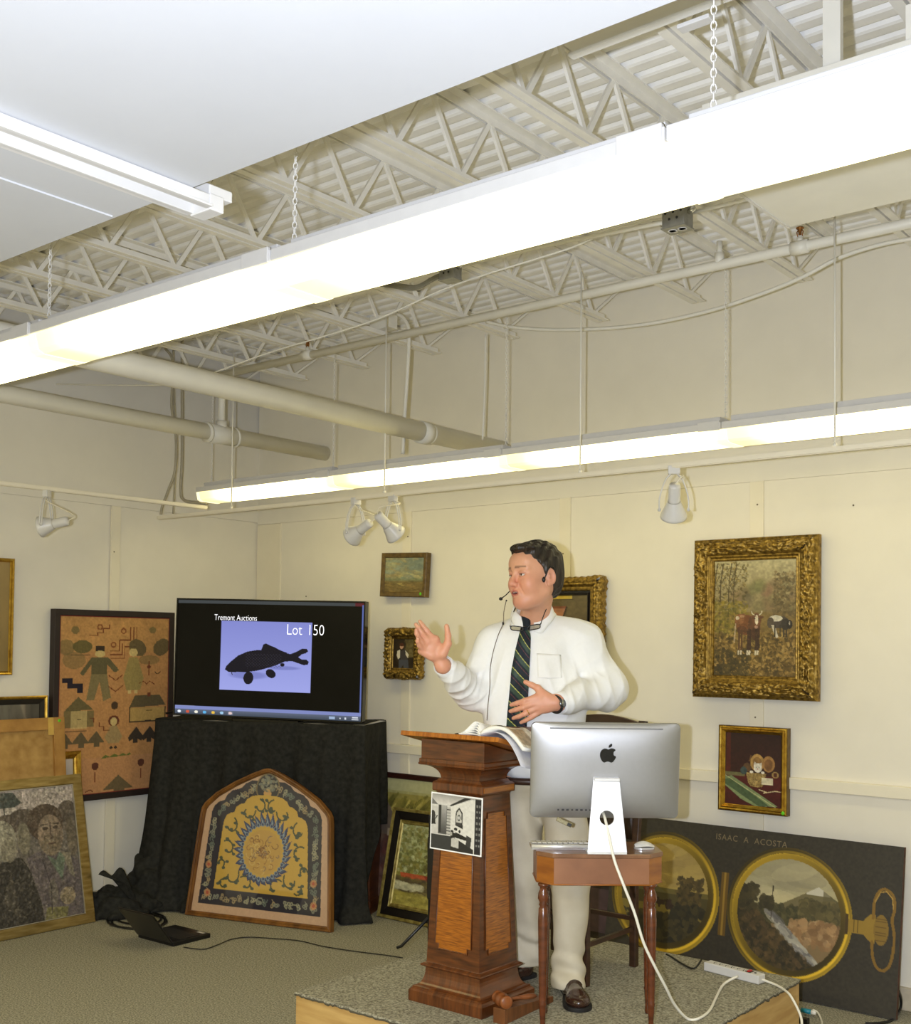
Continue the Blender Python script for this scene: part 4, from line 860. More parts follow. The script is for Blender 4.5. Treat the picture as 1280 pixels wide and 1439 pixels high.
# swirling cloud border
def curl(x, z, r, a, c, wd=.006, turn=2.4, al=.9):
    pts = []
    for k in range(9):
        t_ = k/8; rr = r*(1-.75*t_); th = a+turn*t_*2; pts.append(px_(x+rr*math.cos(th), z+rr*math.sin(th)))
    P.line(pts, wd, c, al)
cols_b = [(128, 128, 110), (150, 146, 118), (98, 108, 96), (150, 132, 96)]
g3 = np.random.default_rng(3)
path = [(-.366+.0*i, .12) for i in range(1)]
bp = []
for i in range(15): bp += [(-.366+.016*i/14*1.0, .11+.44*i/14), (.358-.020*i/14, .11+.44*i/14)]
for i in range(17): bp.append((-.34+.68*i/16, .118))
for i in range(9): t_ = i/8; bp += [(-(.325-.24*t_), .60+.155*t_**.8), (.325-.24*t_, .60+.155*t_**.8)]
for (x, z) in bp:
    c_ = cols_b[g3.integers(4)]; x += g3.uniform(-.008, .008); z += g3.uniform(-.006, .006)
    for q in range(4):
        a_ = g3.uniform(0, 6.28); rr = g3.uniform(.006, .014); P.ell(*px_(x+rr*math.cos(a_), z+rr*math.sin(a_)), .0105, .0115, c_, .95); P.ell(*px_(x+rr*math.cos(a_), z+rr*math.sin(a_)), .0050, .0055, (60, 62, 66), .9)
    a_ = g3.uniform(0, 6.28); P.line([px_(x, z), px_(x+.016*math.cos(a_), z+.016*math.sin(a_)), px_(x+.026*math.cos(a_+.5), z+.026*math.sin(a_+.5))], .0065, c_, .9)
for (x, z) in ((-.362, .30), (.345, .25), (.355, .13), (-.355, .14)): P.ell(*px_(x, z), .022, .024, (196, 136, 84), .8); P.ell(*px_(x, z), .010, .011, (170, 70, 50), .8)
curl(0, .118, .03, 0, (150, 150, 130), .006, 3.6)
# green scrolls on yellow
for sx in (-1, 1):
    for (x, z, r, a) in ((.20, .25, .055, 2.6), (.24, .40, .05, 1), (.23, .53, .05, 2), (.12, .62, .05, 3), (.10, .21, .05, .8), (.25, .21, .035, 4), (.045, .65, .045, 1.6), (.27, .31, .03, 0)):
        rr = r
        pts = [px_(sx*(x+rr*(1-.6*k/9)*math.cos(a+k*.42)), z+rr*(1-.6*k/9)*math.sin(a+k*.42)) for k in range(10)]
        P.line(pts, .0095, (58, 66, 48), .95)
        for k in (2, 4, 6, 8): q = pts[k]; P.line([q, (q[0]+.02*math.cos(a+k), q[1]+.02*math.sin(a*2+k))], .010, (62, 70, 52), .95); P.ell(q[0]+.02*math.cos(a+k), q[1]+.02*math.sin(a*2+k), .0125, .0095, (64, 74, 60), .95)
# flame ring
for k in range(30):
    a = 2*PI*k/30; rx, rz = .150, .160; e = np.array([math.cos(a), math.sin(a)]); n2_ = np.array([-e[1], e[0]]); c0_ = np.array([rx*e[0], .40+rz*e[1]]); ln = g3.uniform(.040, .056); up3 = np.array([0, .016])
    for w3, l3, col3 in ((.017, 1.0, (44, 52, 92)), (.011, .72, BL), (.0055, .45, (136, 152, 160))):
        tip = c0_+e*ln*l3+n2_*.014+up3; pl_ = [c0_-n2_*w3-e*.012, c0_-n2_*w3*.8+e*ln*.4*l3, tip, c0_+n2_*w3+e*ln*.25*l3, c0_+n2_*w3-e*.012]
        P.poly([px_(*p_) for p_ in pl_], col3)
    P.ell(*px_(*(c0_-e*.006)), .013, .014, (120, 136, 148)); P.ell(*px_(*(c0_-e*.006)), .007, .008, (52, 62, 96))
P.ell(*px_(0, .395), .128, .142, (190, 150, 72)); 
for k in range(60):
    a, r = g3.uniform(0, 6.28), g3.uniform(0, .11); curl(r*math.cos(a), .395+r*math.sin(a), g3.uniform(.012, .03), g3.uniform(0, 6), [(140, 96, 46), (112, 74, 40), (206, 176, 104), (120, 98, 84)][g3.integers(4)], .005, 2, .75)
from_poly = arch(0, .022)
def clipf(X, Z):
    m = np.zeros(X.shape, bool); n = len(from_poly)
    for i in range(n):
        (x0, z0), (x1, z1) = from_poly[i], from_poly[(i+1) % n]
        if z0 == z1: continue
        m ^= (Z >= min(z0, z1)) & (Z < max(z0, z1)) & (X < (x1-x0)*(Z-z0)/(z1-z0)+x0)
    return m
canvas('embroidery', P, Wd, Hd, picture_mat('silk_under_glass', rough=.6, coat=1.0), t, y=-.004, cz=Hd/2, clip=clipf)
MATS['silk_under_glass'].node_tree.nodes['Principled BSDF'].inputs['Coat Roughness'].default_value = .04
# ------------------------------------------------------------------ stage
ZG = .25
M_ply = mat('pale_plywood', (206, 172, 110), c2=(180, 142, 82), rough=.5, scale=4, stretch=(1, 1, 9))
SX0, SX1, SY0, SY1 = -3.30, -1.885, 3.095, 4.555
t = thing('stage_platform', 'low square stage with carpeted top and pale plywood sides', 'stage', (0, 0, 0))
mb = MB(); nx, ny = 60, 60
MB().box(((SX0+SX1)/2, (SY0+SY1)/2, ZG-.006), (SX1-SX0+.012, SY1-SY0+.012, .012)).build('carpet_top', M_carpet, t, bevel=.004)
# frayed carpet edge
mb = MB(); g_ = np.random.default_rng(5)
def fray(p, q):
    p, q = np.array(p, float), np.array(q, float); n = int(np.linalg.norm(q-p)/.012); return [p+(q-p)*i/n+np.array([g_.normal()*.001, g_.normal()*.001, g_.normal()*.0025-.009]) for i in range(n+1)]
for p, q in (((SX0, SY0-.004, ZG), (SX1, SY0-.004, ZG)), ((SX1+.004, SY0, ZG), (SX1+.004, SY1, ZG))): mb.tube(fray(p, q), .0045, n=5)
mb.build('frayed_edge', mat('dark_carpet_edge', (84, 80, 66), rough=.95, scale=80), t)
for nm, c_, d_ in (('side_panel', ((SX0+SX1)/2, SY0+.009, .118), (SX1-SX0, .018, .236)), ('side_panel', (SX1-.009, (SY0+SY1)/2, .118), (.018, SY1-SY0-.037, .236)),
                   ('side_panel', (SX0+.009, (SY0+SY1)/2, .118), (.018, SY1-SY0-.037, .236)), ('side_panel', ((SX0+SX1)/2, SY1-.009, .118), (SX1-SX0, .018, .236))):
    MB().box(c_, d_).build(nm, M_ply, t, bevel=.001)

# ------------------------------------------------------------------ lectern
M_mah = mat('dark_mahogany', (106, 58, 24), c2=(62, 31, 12), rough=.32, scale=9, stretch=(1, 1, 7), coat=.25)
M_mahh = mat('dark_mahogany_moulding', (112, 62, 26), c2=(68, 34, 13), rough=.3, scale=9, stretch=(7, 1, 1), coat=.3)
def tiger(name, c, c2, sc_):
    m = mat(name, c, c2=c2, rough=.28, scale=sc_, stretch=(1.2, 1.2, 14), coat=.35, detail=8); return m
M_tig = tiger('tiger_maple', (178, 106, 26), (112, 60, 14), 15)
LC = (-2.728, 3.466, ZG)
t = thing('lectern', 'tall mahogany lectern with tiger maple panels and a photo taped on front', 'lectern', LC)
def sq_prof(prof, name, m, bevel=0, parent=t):
    mb = MB(); ring = [[(sx*a, sy*b, z) for (a, b, z) in prof] for sx, sy in ((-1, -1), (1, -1), (1, 1), (-1, 1))]
    for i in range(4): mb.grid([ring[i], ring[(i+1) % 4]], smooth=False)
    mb.add([ring[i][0] for i in range(4)], [(0, 1, 2, 3)]); mb.add([ring[i][-1] for i in range(4)], [(0, 1, 2, 3)])
    return mb.build(name, m, parent, bevel=bevel)
z = lambda v: v-ZG
sq_prof([(.176, .162, 0), (.177, .163, .005), (.177, .163, .040), (.173, .159, .046), (.168, .154, .050)], 'plinth', M_mahh)
cove = [(.166, .152, .050), (.166, .152, .056)]+[(.160-.030*math.sin(k/8*PI/2), .146-.028*math.sin(k/8*PI/2), .058+.064*(1-math.cos(k/8*PI/2))) for k in range(9)]
sq_prof(cove+[(.130, .118, .124)]+[(.130+.016*math.sin(k/6*PI), .118+.015*math.sin(k/6*PI), .124+.020*k/6) for k in range(7)]+[(.128, .117, .147)], 'base_moulding', M_mahh)
zb_, zt_ = .146, .785; ab, bb, at_, bt_ = .127, .117, .104, .090
sq_prof([(ab, bb, zb_), (at_, bt_, zt_)], 'body', M_mah)
# tapered frame-and-panel faces
def face_pts(face, u, v):
    a = ab+(at_-ab)*v; b = bb+(bt_-bb)*v; zz = zb_+(zt_-zb_)*v
    return {'f': (u*a, -b, zz), 'r': (a, u*b, zz), 'l': (-a, -u*b, zz), 'b': (-u*a, b, zz)}[face]
nrm_ = {'f': (0, -1, 0), 'r': (1, 0, 0), 'l': (-1, 0, 0), 'b': (0, 1, 0)}
for fc in 'frlb':
    n_ = np.array(nrm_[fc], float)
    uu, v0, v1 = .70, .09, .90; cu_, cv_ = .55, .065
    outl = [(-cu_, v0), (cu_, v0), (cu_, v0+.03), (uu, v0+.03), (uu, v1-.03), (cu_, v1-.03), (cu_, v1), (-cu_, v1), (-cu_, v1-.03), (-uu, v1-.03), (-uu, v0+.03), (-cu_, v0+.03)]
    A_ = [np.array(face_pts(fc, u, v)) for u, v in outl]; mb = MB(); n = len(A_)
    mb.add([p+n_*.0015 for p in A_], [tuple(range(n))]); mb.build('maple_panel', M_tig, t)
    mb = MB(); mb.tube([p+n_*.002 for p in A_], .003, n=6, closed=True); mb.build('bead', M_mahh, t)
sq_prof([(.104, .090, .783), (.108, .094, .790), (.120, .100, .793), (.121, .101, .797), (.121, .101, .822), (.118, .098, .826), (.112, .092, .83)], 'collar', M_mahh)
M_tig2 = tiger('tiger_maple_band', (176, 108, 30), (126, 68, 14), 10)
for s_ in (1, -1): MB().box((s_*.1225, 0, .809), (.003, .185, .021)).build('maple_band', M_tig2, t)
sq_prof([(.110, .092, .828), (.104, .088, .834), (.100, .086, .840)]+[(.094+.058*(1-math.cos(k/10*PI/2)), .082+.052*(1-math.cos(k/10*PI/2)), .840+.050*math.sin(k/10*PI/2)) for k in range(11)]+[(.158, .140, .892), (.160, .141, .897), (.157, .138, .901)], 'neck_moulding', M_mahh)
# sloping desk: high at the front (-y), low toward the reader
mb = MB(); a, b = .152, .132
mb.prism([(-b, .90), (b, .90), (b, .925), (-b, .990)], -a, a, plane='yz'); mb.build('desk_box', M_mah, t, bevel=.002)
mb = MB(); mb.box((0, -b-.003, .908), (2*a+.012, .008, .016)); mb.box((a+.003, 0, .908), (.008, 2*b, .016)); mb.box((-a-.003, 0, .908), (.008, 2*b, .016)); mb.build('desk_moulding', M_mahh, t, bevel=.003)
sl = math.atan2(.065, 2*b); R = Matrix.Rotation(-sl, 3, 'X')
bo = MB(); bo.box((0, 0, 0), (.472, .325, .018)); o = bo.build('slanted_top', mat('maple_top_edge', (186, 116, 36), c2=(140, 76, 20), rough=.3, scale=9, stretch=(14, 1, 1), coat=.3), t, bevel=.002); o.location = (0, .0, .970); o.rotation_euler = (-sl, 0, 0)
def deskpt(x, y, h=0): return np.array([LC[0]+x, LC[1]+y*math.cos(sl)+h*math.sin(sl), LC[2]+.970+.009-y*math.sin(sl)+h*math.cos(sl)])
# taped black and white print
P = Pic(120, 112, (206, 204, 198))
P.grad(0, (150, 148, 144), .16, (208, 204, 198)); P.poly([(0, .22), (.14, .24), (.14, .72), (0, .72)], (196, 194, 188)); P.rect(.14, .2, .32, .72, (84, 84, 84)); P.rect(.16, .2, .20, .7, (44, 44, 44)); P.grad(.2, (170, 168, 164), .7, (70, 70, 70), (P.X > .2) & (P.X < .31) & (P.Y > .2) & (P.Y < .7))
P.poly([(0, .08), (.14, .2), (0, .2)], (110, 110, 108)); P.poly([(.36, .19), (.66, .02), (.80, .02), (.40, .20)], (40, 40, 40)); P.poly([(.40, .20), (.80, .04), (.86, .04), (.86, .95), (.40, .74)], (214, 212, 204))
for k in range(9): P.rect(.32, .22+k*.055, .39, .262+k*.055, (180, 178, 172)); P.rect(.32, .262+k*.055, .39, .275+k*.055, (36, 36, 36))
P.poly([(.49, .36), (.50, .28), (.56, .20), (.63, .29), (.64, .58), (.49, .53)], (40, 40, 40)); P.poly([(.51, .36), (.52, .30), (.56, .24), (.61, .31), (.615, .53), (.51, .50)], (196, 194, 186)); P.ell(.56, .39, .03, .06, (70, 70, 70)); P.ell(.56, .39, .016, .034, (200, 200, 196)); P.rect(.51, .47, .615, .53, (60, 60, 60))
P.poly([(.0, .74), (.40, .74), (.40, 1), (0, 1)], (52, 54, 54)); P.poly([(.40, .72), (.86, .92), (.86, 1), (.40, 1)], (40, 40, 40)); P.poly([(.40, .62), (.72, .72), (.72, .78), (.40, .74)], (30, 30, 30)); P.poly([(.72, .68), (.82, .72), (.80, .9), (.71, .86)], (56, 56, 56)); P.poly([(.42, .78), (.46, .76), (.57, .78), (.57, .94), (.42, .92)], (190, 188, 180))
P.ell(.50, .60, .035, .03, (30, 30, 30)); P.ell(.43, .64, .02, .02, (36, 36, 36)); P.ell(.58, .63, .02, .03, (40, 40, 40)); P.rect(.38, .66, .43, .72, (170, 168, 160)); P.rect(.46, .62, .50, .67, (200, 198, 190))
P.ell(.03, .40, .05, .09, (50, 50, 50)); P.poly([(0, .46), (.08, .46), (.09, .56), (0, .57)], (40, 40, 40)); P.line([(.08, .46), (.12, .40)], .02, (50, 50, 50))
P.rect(.86, .02, .875, 1, (220, 218, 210)); P.rect(.875, .02, 1, 1, (34, 34, 40)); g3 = np.random.default_rng(8)
for k in range(8): P.rect(.90, .12+k*.10, .93, .16+k*.10, (120, 120, 116)); P.rect(.955, .12+k*.10, .975, .16+k*.10, (150, 150, 146))
P.noise(.05, 4)
pc_ = on_y(640.5, 1157.5, LC[1]-.128); tt = thing('photo_print', 'square black and white photograph of a room, taped to the lectern front', 'photograph', M=frame_M(pc_, (1, 0, -.012), (0.02, .016, 1)))
MB().box((0, .001, 0), (.247, .002, .214)).build('paper', mat('white_photo_paper', (244, 244, 244), rough=.3), tt)
canvas('image', P, .237, .204, picture_mat('photo_gloss', rough=.3), tt, y=-.0006)
# things on the desk top
M_paper = mat('white_paper', (240, 238, 230), rough=.7, var=.01)
bk = Matrix.Translation(Vector(tuple(deskpt(.118, -.01, .004)))) @ Matrix.Rotation(-sl, 4, 'X') @ Matrix.Rotation(.10, 4, 'Z')
tt = thing('open_catalogue', 'open illustrated catalogue draped over the lectern edge', 'book', M=bk)
def pages(x0, x1, n, drop, hump, y0, y1, z0, p_=.8):
    G = []
    for i in range(n+1):
        t_ = i/n; x = x0+(x1-x0)*t_; zz = z0+hump*math.sin(PI*t_**p_)-drop*max(0, t_-.25)**2/.5625; up = (.045 if x1 > .05 else .02)*math.sin(PI*min(1, t_+.12)*.8)
        G.append([(x, y0+(y1-y0)*v/6, zz+up*(v/6)**1.3) for v in range(7)])
    return G
for k in range(5): MB().grid(pages(0, -.088+.004*k, 14, 0, .012+.008*k, -.125, .135, .004+.001*k, 1.0-.08*k)).build('page', M_paper, tt, solid=.0012)
MB().grid(pages(0, -.092, 14, 0, .004, -.13, .14, .001)).build('page_block', M_paper, tt, solid=.004)
MB().grid(pages(0, .19, 18, .045, .028, -.125, .135, .010)).build('page_block', M_paper, tt, solid=.012)
MB().grid(pages(0, .195, 18, .10, .018, -.13, .14, .002)).build('cover', mat('pale_grey_cover', (206, 206, 214), rough=.4), tt, solid=.002)
Pp = Pic(70, 70, (224, 216, 196)); Pp.rect(.08, .05, .62, .42, (120, 84, 60)); Pp.rect(.14, .12, .34, .38, (176, 150, 120)); Pp.rect(.70, .05, .96, .5, (160, 140, 118)); Pp.rect(.08, .52, .5, .92, (96, 64, 48)); Pp.rect(.56, .58, .95, .95, (180, 160, 130)); Pp.noise(.2, 3)
G = [[r[0], r[-1]] for r in pages(.002, .19, 69, .045, .028, -.124, .134, .0185)]; o = canvas('printed_page', Pp, .19, .24, picture_mat('printed_paper', rough=.4), tt)
vs = np.zeros((70, 70, 3))
for j in range(70):
    a_, b_ = np.array(G[j])
    for i in range(70):
        q = b_+(a_-b_)*(i/69); q[2] = a_[2]*0+G[j][0][2]+(G[j][1][2]-G[j][0][2])*(1-i/69)**1.3+.0015; vs[i, j] = q
o.data.vertices.foreach_set('co', vs.reshape(-1).astype(np.float32)); o.data.update()
p = deskpt(-.10, -.10, .004); tag(MB().tube([p, p+np.array([.085, .01, -.002])], .0035, n=8).tube([p+np.array([.0, 0, .0]), p+np.array([-.012, 0, 0])], .002, n=6).build('pen', M_black), 'black pen lying at the left on the lectern top', 'pen')
p = deskpt(.0, -.12, .005); tag(MB().tube([p, p+np.array([.10, .015, -.002])], .0045, n=8).box(p+np.array([.03, .004, .004]), (.05, .004, .003)).build('marker_pen', M_black), 'thick black marker lying beside the open catalogue on the lectern', 'pen')
# gavel on a wooden ramp block at the foot of the lectern
M_wal = mat('walnut_wedge', (126, 78, 42), c2=(92, 54, 26), rough=.4, scale=10, stretch=(7, 1, 1))
gp = on_z(703, 1441, ZG); gq = on_z(766, 1411, ZG); dd = (gq-gp); dd[2] = 0; Lg = np.linalg.norm(dd)+.03; ang = math.atan2(dd[1], dd[0])
tag_t = thing('wood_wedge', 'low walnut wooden ramp block on the stage beside the lectern base', 'wooden block', (gp[0], gp[1], ZG), ang)
MB().prism([(.01, 0), (Lg+.01, 0), (Lg+.01, .022), (.01, .055)], -.012, .038).build('block', M_wal, tag_t, bevel=.002)
M_gav = mat('turned_cherry', (140, 78, 36), c2=(104, 54, 22), rough=.3, scale=14, coat=.4)
hd = np.array([math.cos(ang), math.sin(ang), 0]); sd = np.array([-hd[1], hd[0], 0])
gc = gp+hd*.035+sd*.016+np.array([0, 0, ZG-gp[2]+.084-.0]); gc[2] = ZG+.079
tt = thing('gavel', 'turned wooden gavel lying on the walnut wedge', 'gavel', tuple(gc), ang-.55)
R = Matrix.Rotation(PI/2, 3, 'X')
MB().lathe([(.0, -.042), (.020, -.042), (.024, -.038), (.024, -.030), (.020, -.027), (.022, -.024), (.020, -.021), (.025, -.012), (.026, 0), (.025, .012), (.020, .021), (.022, .024), (.020, .027), (.024, .030), (.024, .038), (.020, .042), (.0, .042)], n=20, rot=R).build('head', M_gav, tt)
Rh = Matrix.Rotation(PI/2, 3, 'Y')
MB().lathe([(.006, .02), (.005, .05), (.008, .09), (.0115, .13), (.010, .155), (.007, .165), (.004, .17)], n=12, rot=Matrix.Rotation(PI/2+.10, 3, 'Y')).build('handle', M_gav, tt).rotation_euler = (0, 0, .3)

# slim black stand behind the lectern
p0 = on_z(594, 1336, ZG); p0 = at(604, 1330, 4.75)*0+on_z(601, 1330, ZG)
sp = on_z(612, 1345, ZG); sp = on_z(604, 1339, ZG)
tt = thing('music_stand', 'slim black tripod stand hidden behind the lectern, one foot showing', 'stand', tuple(sp))
MB().tube([(0, 0, .05), (0, 0, .60)], .011, n=10).build('pole', M_black, tt); MB().box((.01, 0, .37), (.045, .03, .28)).build('hanging_case', M_black, tt, bevel=.01)
for k in range(3):
    a = 2*PI*k/3+3.6; MB().tube([(0, 0, .16), (.13*math.cos(a), .13*math.sin(a), .02), (.15*math.cos(a), .15*math.sin(a), .012)], .007, n=8).build('leg', M_black, tt)

# ------------------------------------------------------------------ side table, computer
M_sat = mat('satinwood_corner', (160, 96, 26), c2=(128, 70, 16), rough=.35, scale=8, stretch=(1, 1, 5), coat=.3)
M_brn = mat('reddish_table_veneer', (154, 104, 70), c2=(120, 76, 48), rough=.38, scale=5, coat=.25)
M_top = mat('worn_table_top', (132, 92, 62), c2=(104, 66, 40), rough=.3, scale=6, stretch=(4, 1, 1), coat=.4)
TC = at(838, 1200, 4.14); TC = np.array([TC[0], TC[1], ZG])
t = thing('side_table', 'small octagonal-cornered wooden table on thin turned legs, holding the computer', 'table', tuple(TC), RZ+.02)
tw, td, tz = .452, .262, .622
def octo(w, d, c): return [(-w/2+c, -d/2), (w/2-c, -d/2), (w/2, -d/2+c), (w/2, d/2-c), (w/2-c, d/2), (-w/2+c, d/2), (-w/2, d/2-c), (-w/2, -d/2+c)]
MB().prism(octo(tw, td, .055), tz-.016, tz, plane='xy').build('table_top', M_top, t, bevel=.003)
mb = MB(); oc = octo(tw-.008, td-.008, .055); n = 8
for i in range(8): a_, b_ = oc[i], oc[(i+1) % 8]; mb.add([(a_[0], a_[1], tz-.110), (b_[0], b_[1], tz-.110), (b_[0], b_[1], tz-.015), (a_[0], a_[1], tz-.015)], [(0, 1, 2, 3)], 1 if i % 2 else 0)
mb.add([(p[0], p[1], tz-.110) for p in oc], [tuple(range(8))]); mb.build('apron', [M_brn, M_sat], t)
MB().tube([(p[0]*1.003, p[1]*1.003, tz-.108) for p in oc], .0028, n=6, closed=True).build('apron_bead', M_sat, t)
lp = [(.009, 0), (.011, .01), (.009, .03), (.013, .085), (.0145, .092), (.0125, .10), (.0135, .12), (.0185, .38), (.0165, .425), (.012, .432), (.0165, .438), (.013, .445), (.020, .460), (.018, .480), (.012, .492), (.013, .500), (.019, .505), (.020, .512)]
M_leg = mat('turned_mahogany_leg', (104, 52, 24), c2=(70, 32, 14), rough=.25, scale=8, stretch=(1, 1, 4), coat=.5)
lo = None
for sx, sy in ((-1, -1), (1, -1), (-1, 1), (1, 1)):
    if lo is None: o = lo = MB().lathe(lp, n=16).build('leg', M_leg, t)
    else: o = lo.copy(); COL.objects.link(o); o.parent = t
    o.location = (sx*(tw/2-.038)+{(-1, -1): -.012, (-1, 1): .014, (1, -1): -.006, (1, 1): .018}[(sx, sy)], sy*(td/2-.035), 0)
# computer seen from the back
ZTB = ZG+tz
M_alu = mat('satin_aluminium', (176, 176, 178), rough=.46, metal=.85, var=.015, scale=60); M_aluf = mat('bright_aluminium_stand', (226, 226, 228), rough=.32, metal=.55, var=.01)
ic = at(850, 1083, 4.085); base = np.array([ic[0], ic[1], ZTB])
t = thing('desktop_computer', 'aluminium all-in-one computer seen from behind on the small table', 'computer', tuple(base), RZ)
w_, h_, zc_ = .530, .345, ic[2]-ZTB
def rrect(w, h, r, n=6):
    P_ = []
    for (cx, cy, a0) in ((w/2-r, h/2-r, 0), (-w/2+r, h/2-r, PI/2), (-w/2+r, -h/2+r, PI), (w/2-r, -h/2+r, 1.5*PI)):
        for k in range(n+1): a = a0+PI/2*k/n; P_.append((cx+r*math.cos(a), cy+r*math.sin(a)))
    return P_
# domed back shell
mb = MB(); G = []
for i in range(45):
    u = math.sin((-1+2*i/44)*PI/2); row = []
    for j in range(33):
        v = math.sin((-1+2*j/32)*PI/2); x, z_ = u*w_/2, v*h_/2; r = .020; cx_, cz_ = abs(x)-(w_/2-r), abs(z_)-(h_/2-r)
        if cx_ > 0 and cz_ > 0: f_ = max(cx_, cz_)/math.hypot(cx_, cz_); x = math.copysign(w_/2-r+cx_*f_, x); z_ = math.copysign(h_/2-r+cz_*f_, z_)
        row.append((x, -.030*((1-abs(u)**3.4)*(1-abs(v)**3.4))**.7, z_))
    G.append(row)
mb.grid(G)
r_ = rrect(w_, h_, .020); mb.grid([[(x, 0, z_), (x, .006, z_)] for x, z_ in r_], closed_u=True)
o = mb.build('back_shell', M_alu, t); sh = o; o.location = (0, 0, zc_); TILT = math.radians(8); o.rotation_euler = (TILT, 0, 0)
o = MB().prism(rrect(w_, h_, .018), .006, .012).build('screen_glass', M_black, t); o.location = (0, 0, zc_); o.rotation_euler = (TILT, 0, 0)
def backpt(x, z_): # on the shell, approximates the dome
    d_ = -.030*((1-min(1, abs(x)/(w_/2))**3.4)*(1-min(1, abs(z_)/(h_/2))**3.4))**.7
    return d_
o = MB().box((0, backpt(.0, h_/2*.90)-.0, h_/2*.90), (.40, .003, .0035)).build('vent_slot', mat('dark_grey_slot', (110, 110, 112), rough=.5), t); o.location = (0, 0, zc_); o.rotation_euler = (TILT, 0, 0)
# emblem
body = [(0, .020), (.010, .024), (.019, .023), (.0255, .0185), (.020, .0125), (.0185, .006), (.0205, -.001), (.0275, -.0055), (.023, -.0165), (.0165, -.0245), (.0105, -.0265), (.004, -.0240), (-.002, -.0230), (-.008, -.0245), (-.013, -.0265), (-.019, -.0240), (-.0255, -.0150), (-.0290, -.004), (-.0285, .008), (-.0240, .0170), (-.016, .0225), (-.008, .0230)]
b2 = [tuple(p) for p in smooth_path([(x, z_, 0) for x, z_ in body+[body[0]]], 5)[:-1]]
mb = MB(); n = len(b2); mb.prism([(p[0], p[1]+.064) for p in b2], -.0325, -.028)
lf = smooth_path([(.001, .0265, 0), (.0015, .033, 0), (.006, .0385, 0), (.0125, .0405, 0), (.0125, .0345, 0), (.0085, .0290, 0), (.001, .0265, 0)], 4)[:-1]
mb.prism([(p[0], p[1]+.064) for p in lf], -.0325, -.028)
o = mb.build('emblem', mat('gloss_black_emblem', (8, 8, 9), rough=.2), t); o.location = (.006, 0, zc_); o.rotation_euler = (TILT, 0, 0)
# stand: folded sheet with a cable hole
zz0 = -.0; st_h = zc_-.022
def stand_w(v): return .070+(.046-.070)*v*1.0 if v > 0 else .07
mb = MB(); G = []
hz = .125; hr = .0255
N = 26
def sp_(v): # v = height, returns y offset of the sheet
    return -.075+.035*(v/st_h)
nU = 24
# plate with circular hole: radial quads between hole and outline
outl = []
topw, botw = .0455, .069
for k in range(48):
    a = 2*PI*k/48; ca, sa = math.cos(a), math.sin(a); best = 1e9
    # ray against trapezoid
    for (x0, z0, x1, z1) in ((-botw, .008, botw, .008), (botw, .008, topw, st_h), (topw, st_h, -topw, st_h), (-topw, st_h, -botw, .008)):
        dx, dz = x1-x0, z1-z0; den = ca*dz-sa*dx
        if abs(den) < 1e-9: continue
        tt_ = ((x0)*dz-(z0-hz)*dx)/den; uu_ = ((x0)*sa-(z0-hz)*ca)/den
        if tt_ > 0 and -1e-6 <= uu_ <= 1+1e-6: best = min(best, tt_)
    outl.append((ca*best, hz+sa*best))
cor = [(-botw, .008), (botw, .008), (topw, st_h), (-topw, st_h)]
for c_ in cor:
    k = min(range(48), key=lambda i: (outl[i][0]-c_[0])**2+(outl[i][1]-c_[1])**2); outl[k] = c_
inner = [(hr*math.cos(2*PI*k/48), hz+hr*math.sin(2*PI*k/48)) for k in range(48)]
for dy in (0, .008): pass
V0 = [(x, sp_(z_), z_) for x, z_ in inner]+[(x, sp_(z_), z_) for x, z_ in outl]
V1 = [(x, sp_(z_)+.009, z_) for x, z_ in inner]+[(x, sp_(z_)+.009, z_) for x, z_ in outl]
F = []
for k in range(48):
    j = (k+1) % 48; F.append((k, j, 48+j, 48+k)); F.append((96+k, 96+48+k, 96+48+j, 96+j)); F.append((k, 96+k, 96+j, j)); F.append((48+k, 48+j, 144+j, 144+k))
mb.add(V0+V1, F)
mb.grid([[(x, -.075+.0-.0*a, 0) for a in (0,)]+[(x, sp_(.008)+.008*(1-math.cos(a)), .008-.008*math.sin(a)) for a in np.linspace(0, PI/2, 5)] for x in (-botw, botw)][0:0] or [[(x, sp_(.008)+.009*(1-math.cos(a)), .0085*(1-math.sin(a))) for a in np.linspace(0, PI/2, 6)]+[(x, .115, 0.0)] for x in (-botw, botw)])
mb.build('stand', M_aluf, t)
MB().box((0, .02, .003), (botw*2, .19, .005)).build('foot_plate', M_aluf, t, bevel=.001)
MB().box((0, -.036, st_h-.004), (topw*2, .05, .012)).build('hinge', M_aluf, t, bevel=.002)
mb = MB()
for k in range(8): mb.box((-.166+k*.0165, backpt(.1, -.138)-.004, -.138), (.009 if k % 3 else .006, .003, .005))
o = mb.build('ports', mat('dark_port', (50, 50, 54), rough=.4), t); o.location = (0, 0, zc_); o.rotation_euler = (TILT, 0, 0)
# usb stick hanging from its port
up = at(781.5, 1150, 4.055); tt = thing('usb_stick', 'silver and black memory stick plugged into the back of the computer', 'memory stick', tuple(up), RZ)
MB().box((.028, 0, -.013), (.058, .008, .016), rot=Matrix.Rotation(math.radians(25), 3, 'Y')).build('body', mat('polished_silver', (200, 196, 180), rough=.15, metal=1), tt, bevel=.002)
MB().box((.046, -.0045, -.0215), (.014, .002, .011), rot=Matrix.Rotation(math.radians(25), 3, 'Y')).build('cap', M_black, tt)
MB().box((0, .003, .014), (.007, .006, .030)).box((-.012, .010, .032), (.006, .01, .012)).build('plug', M_black, tt, bevel=.001)
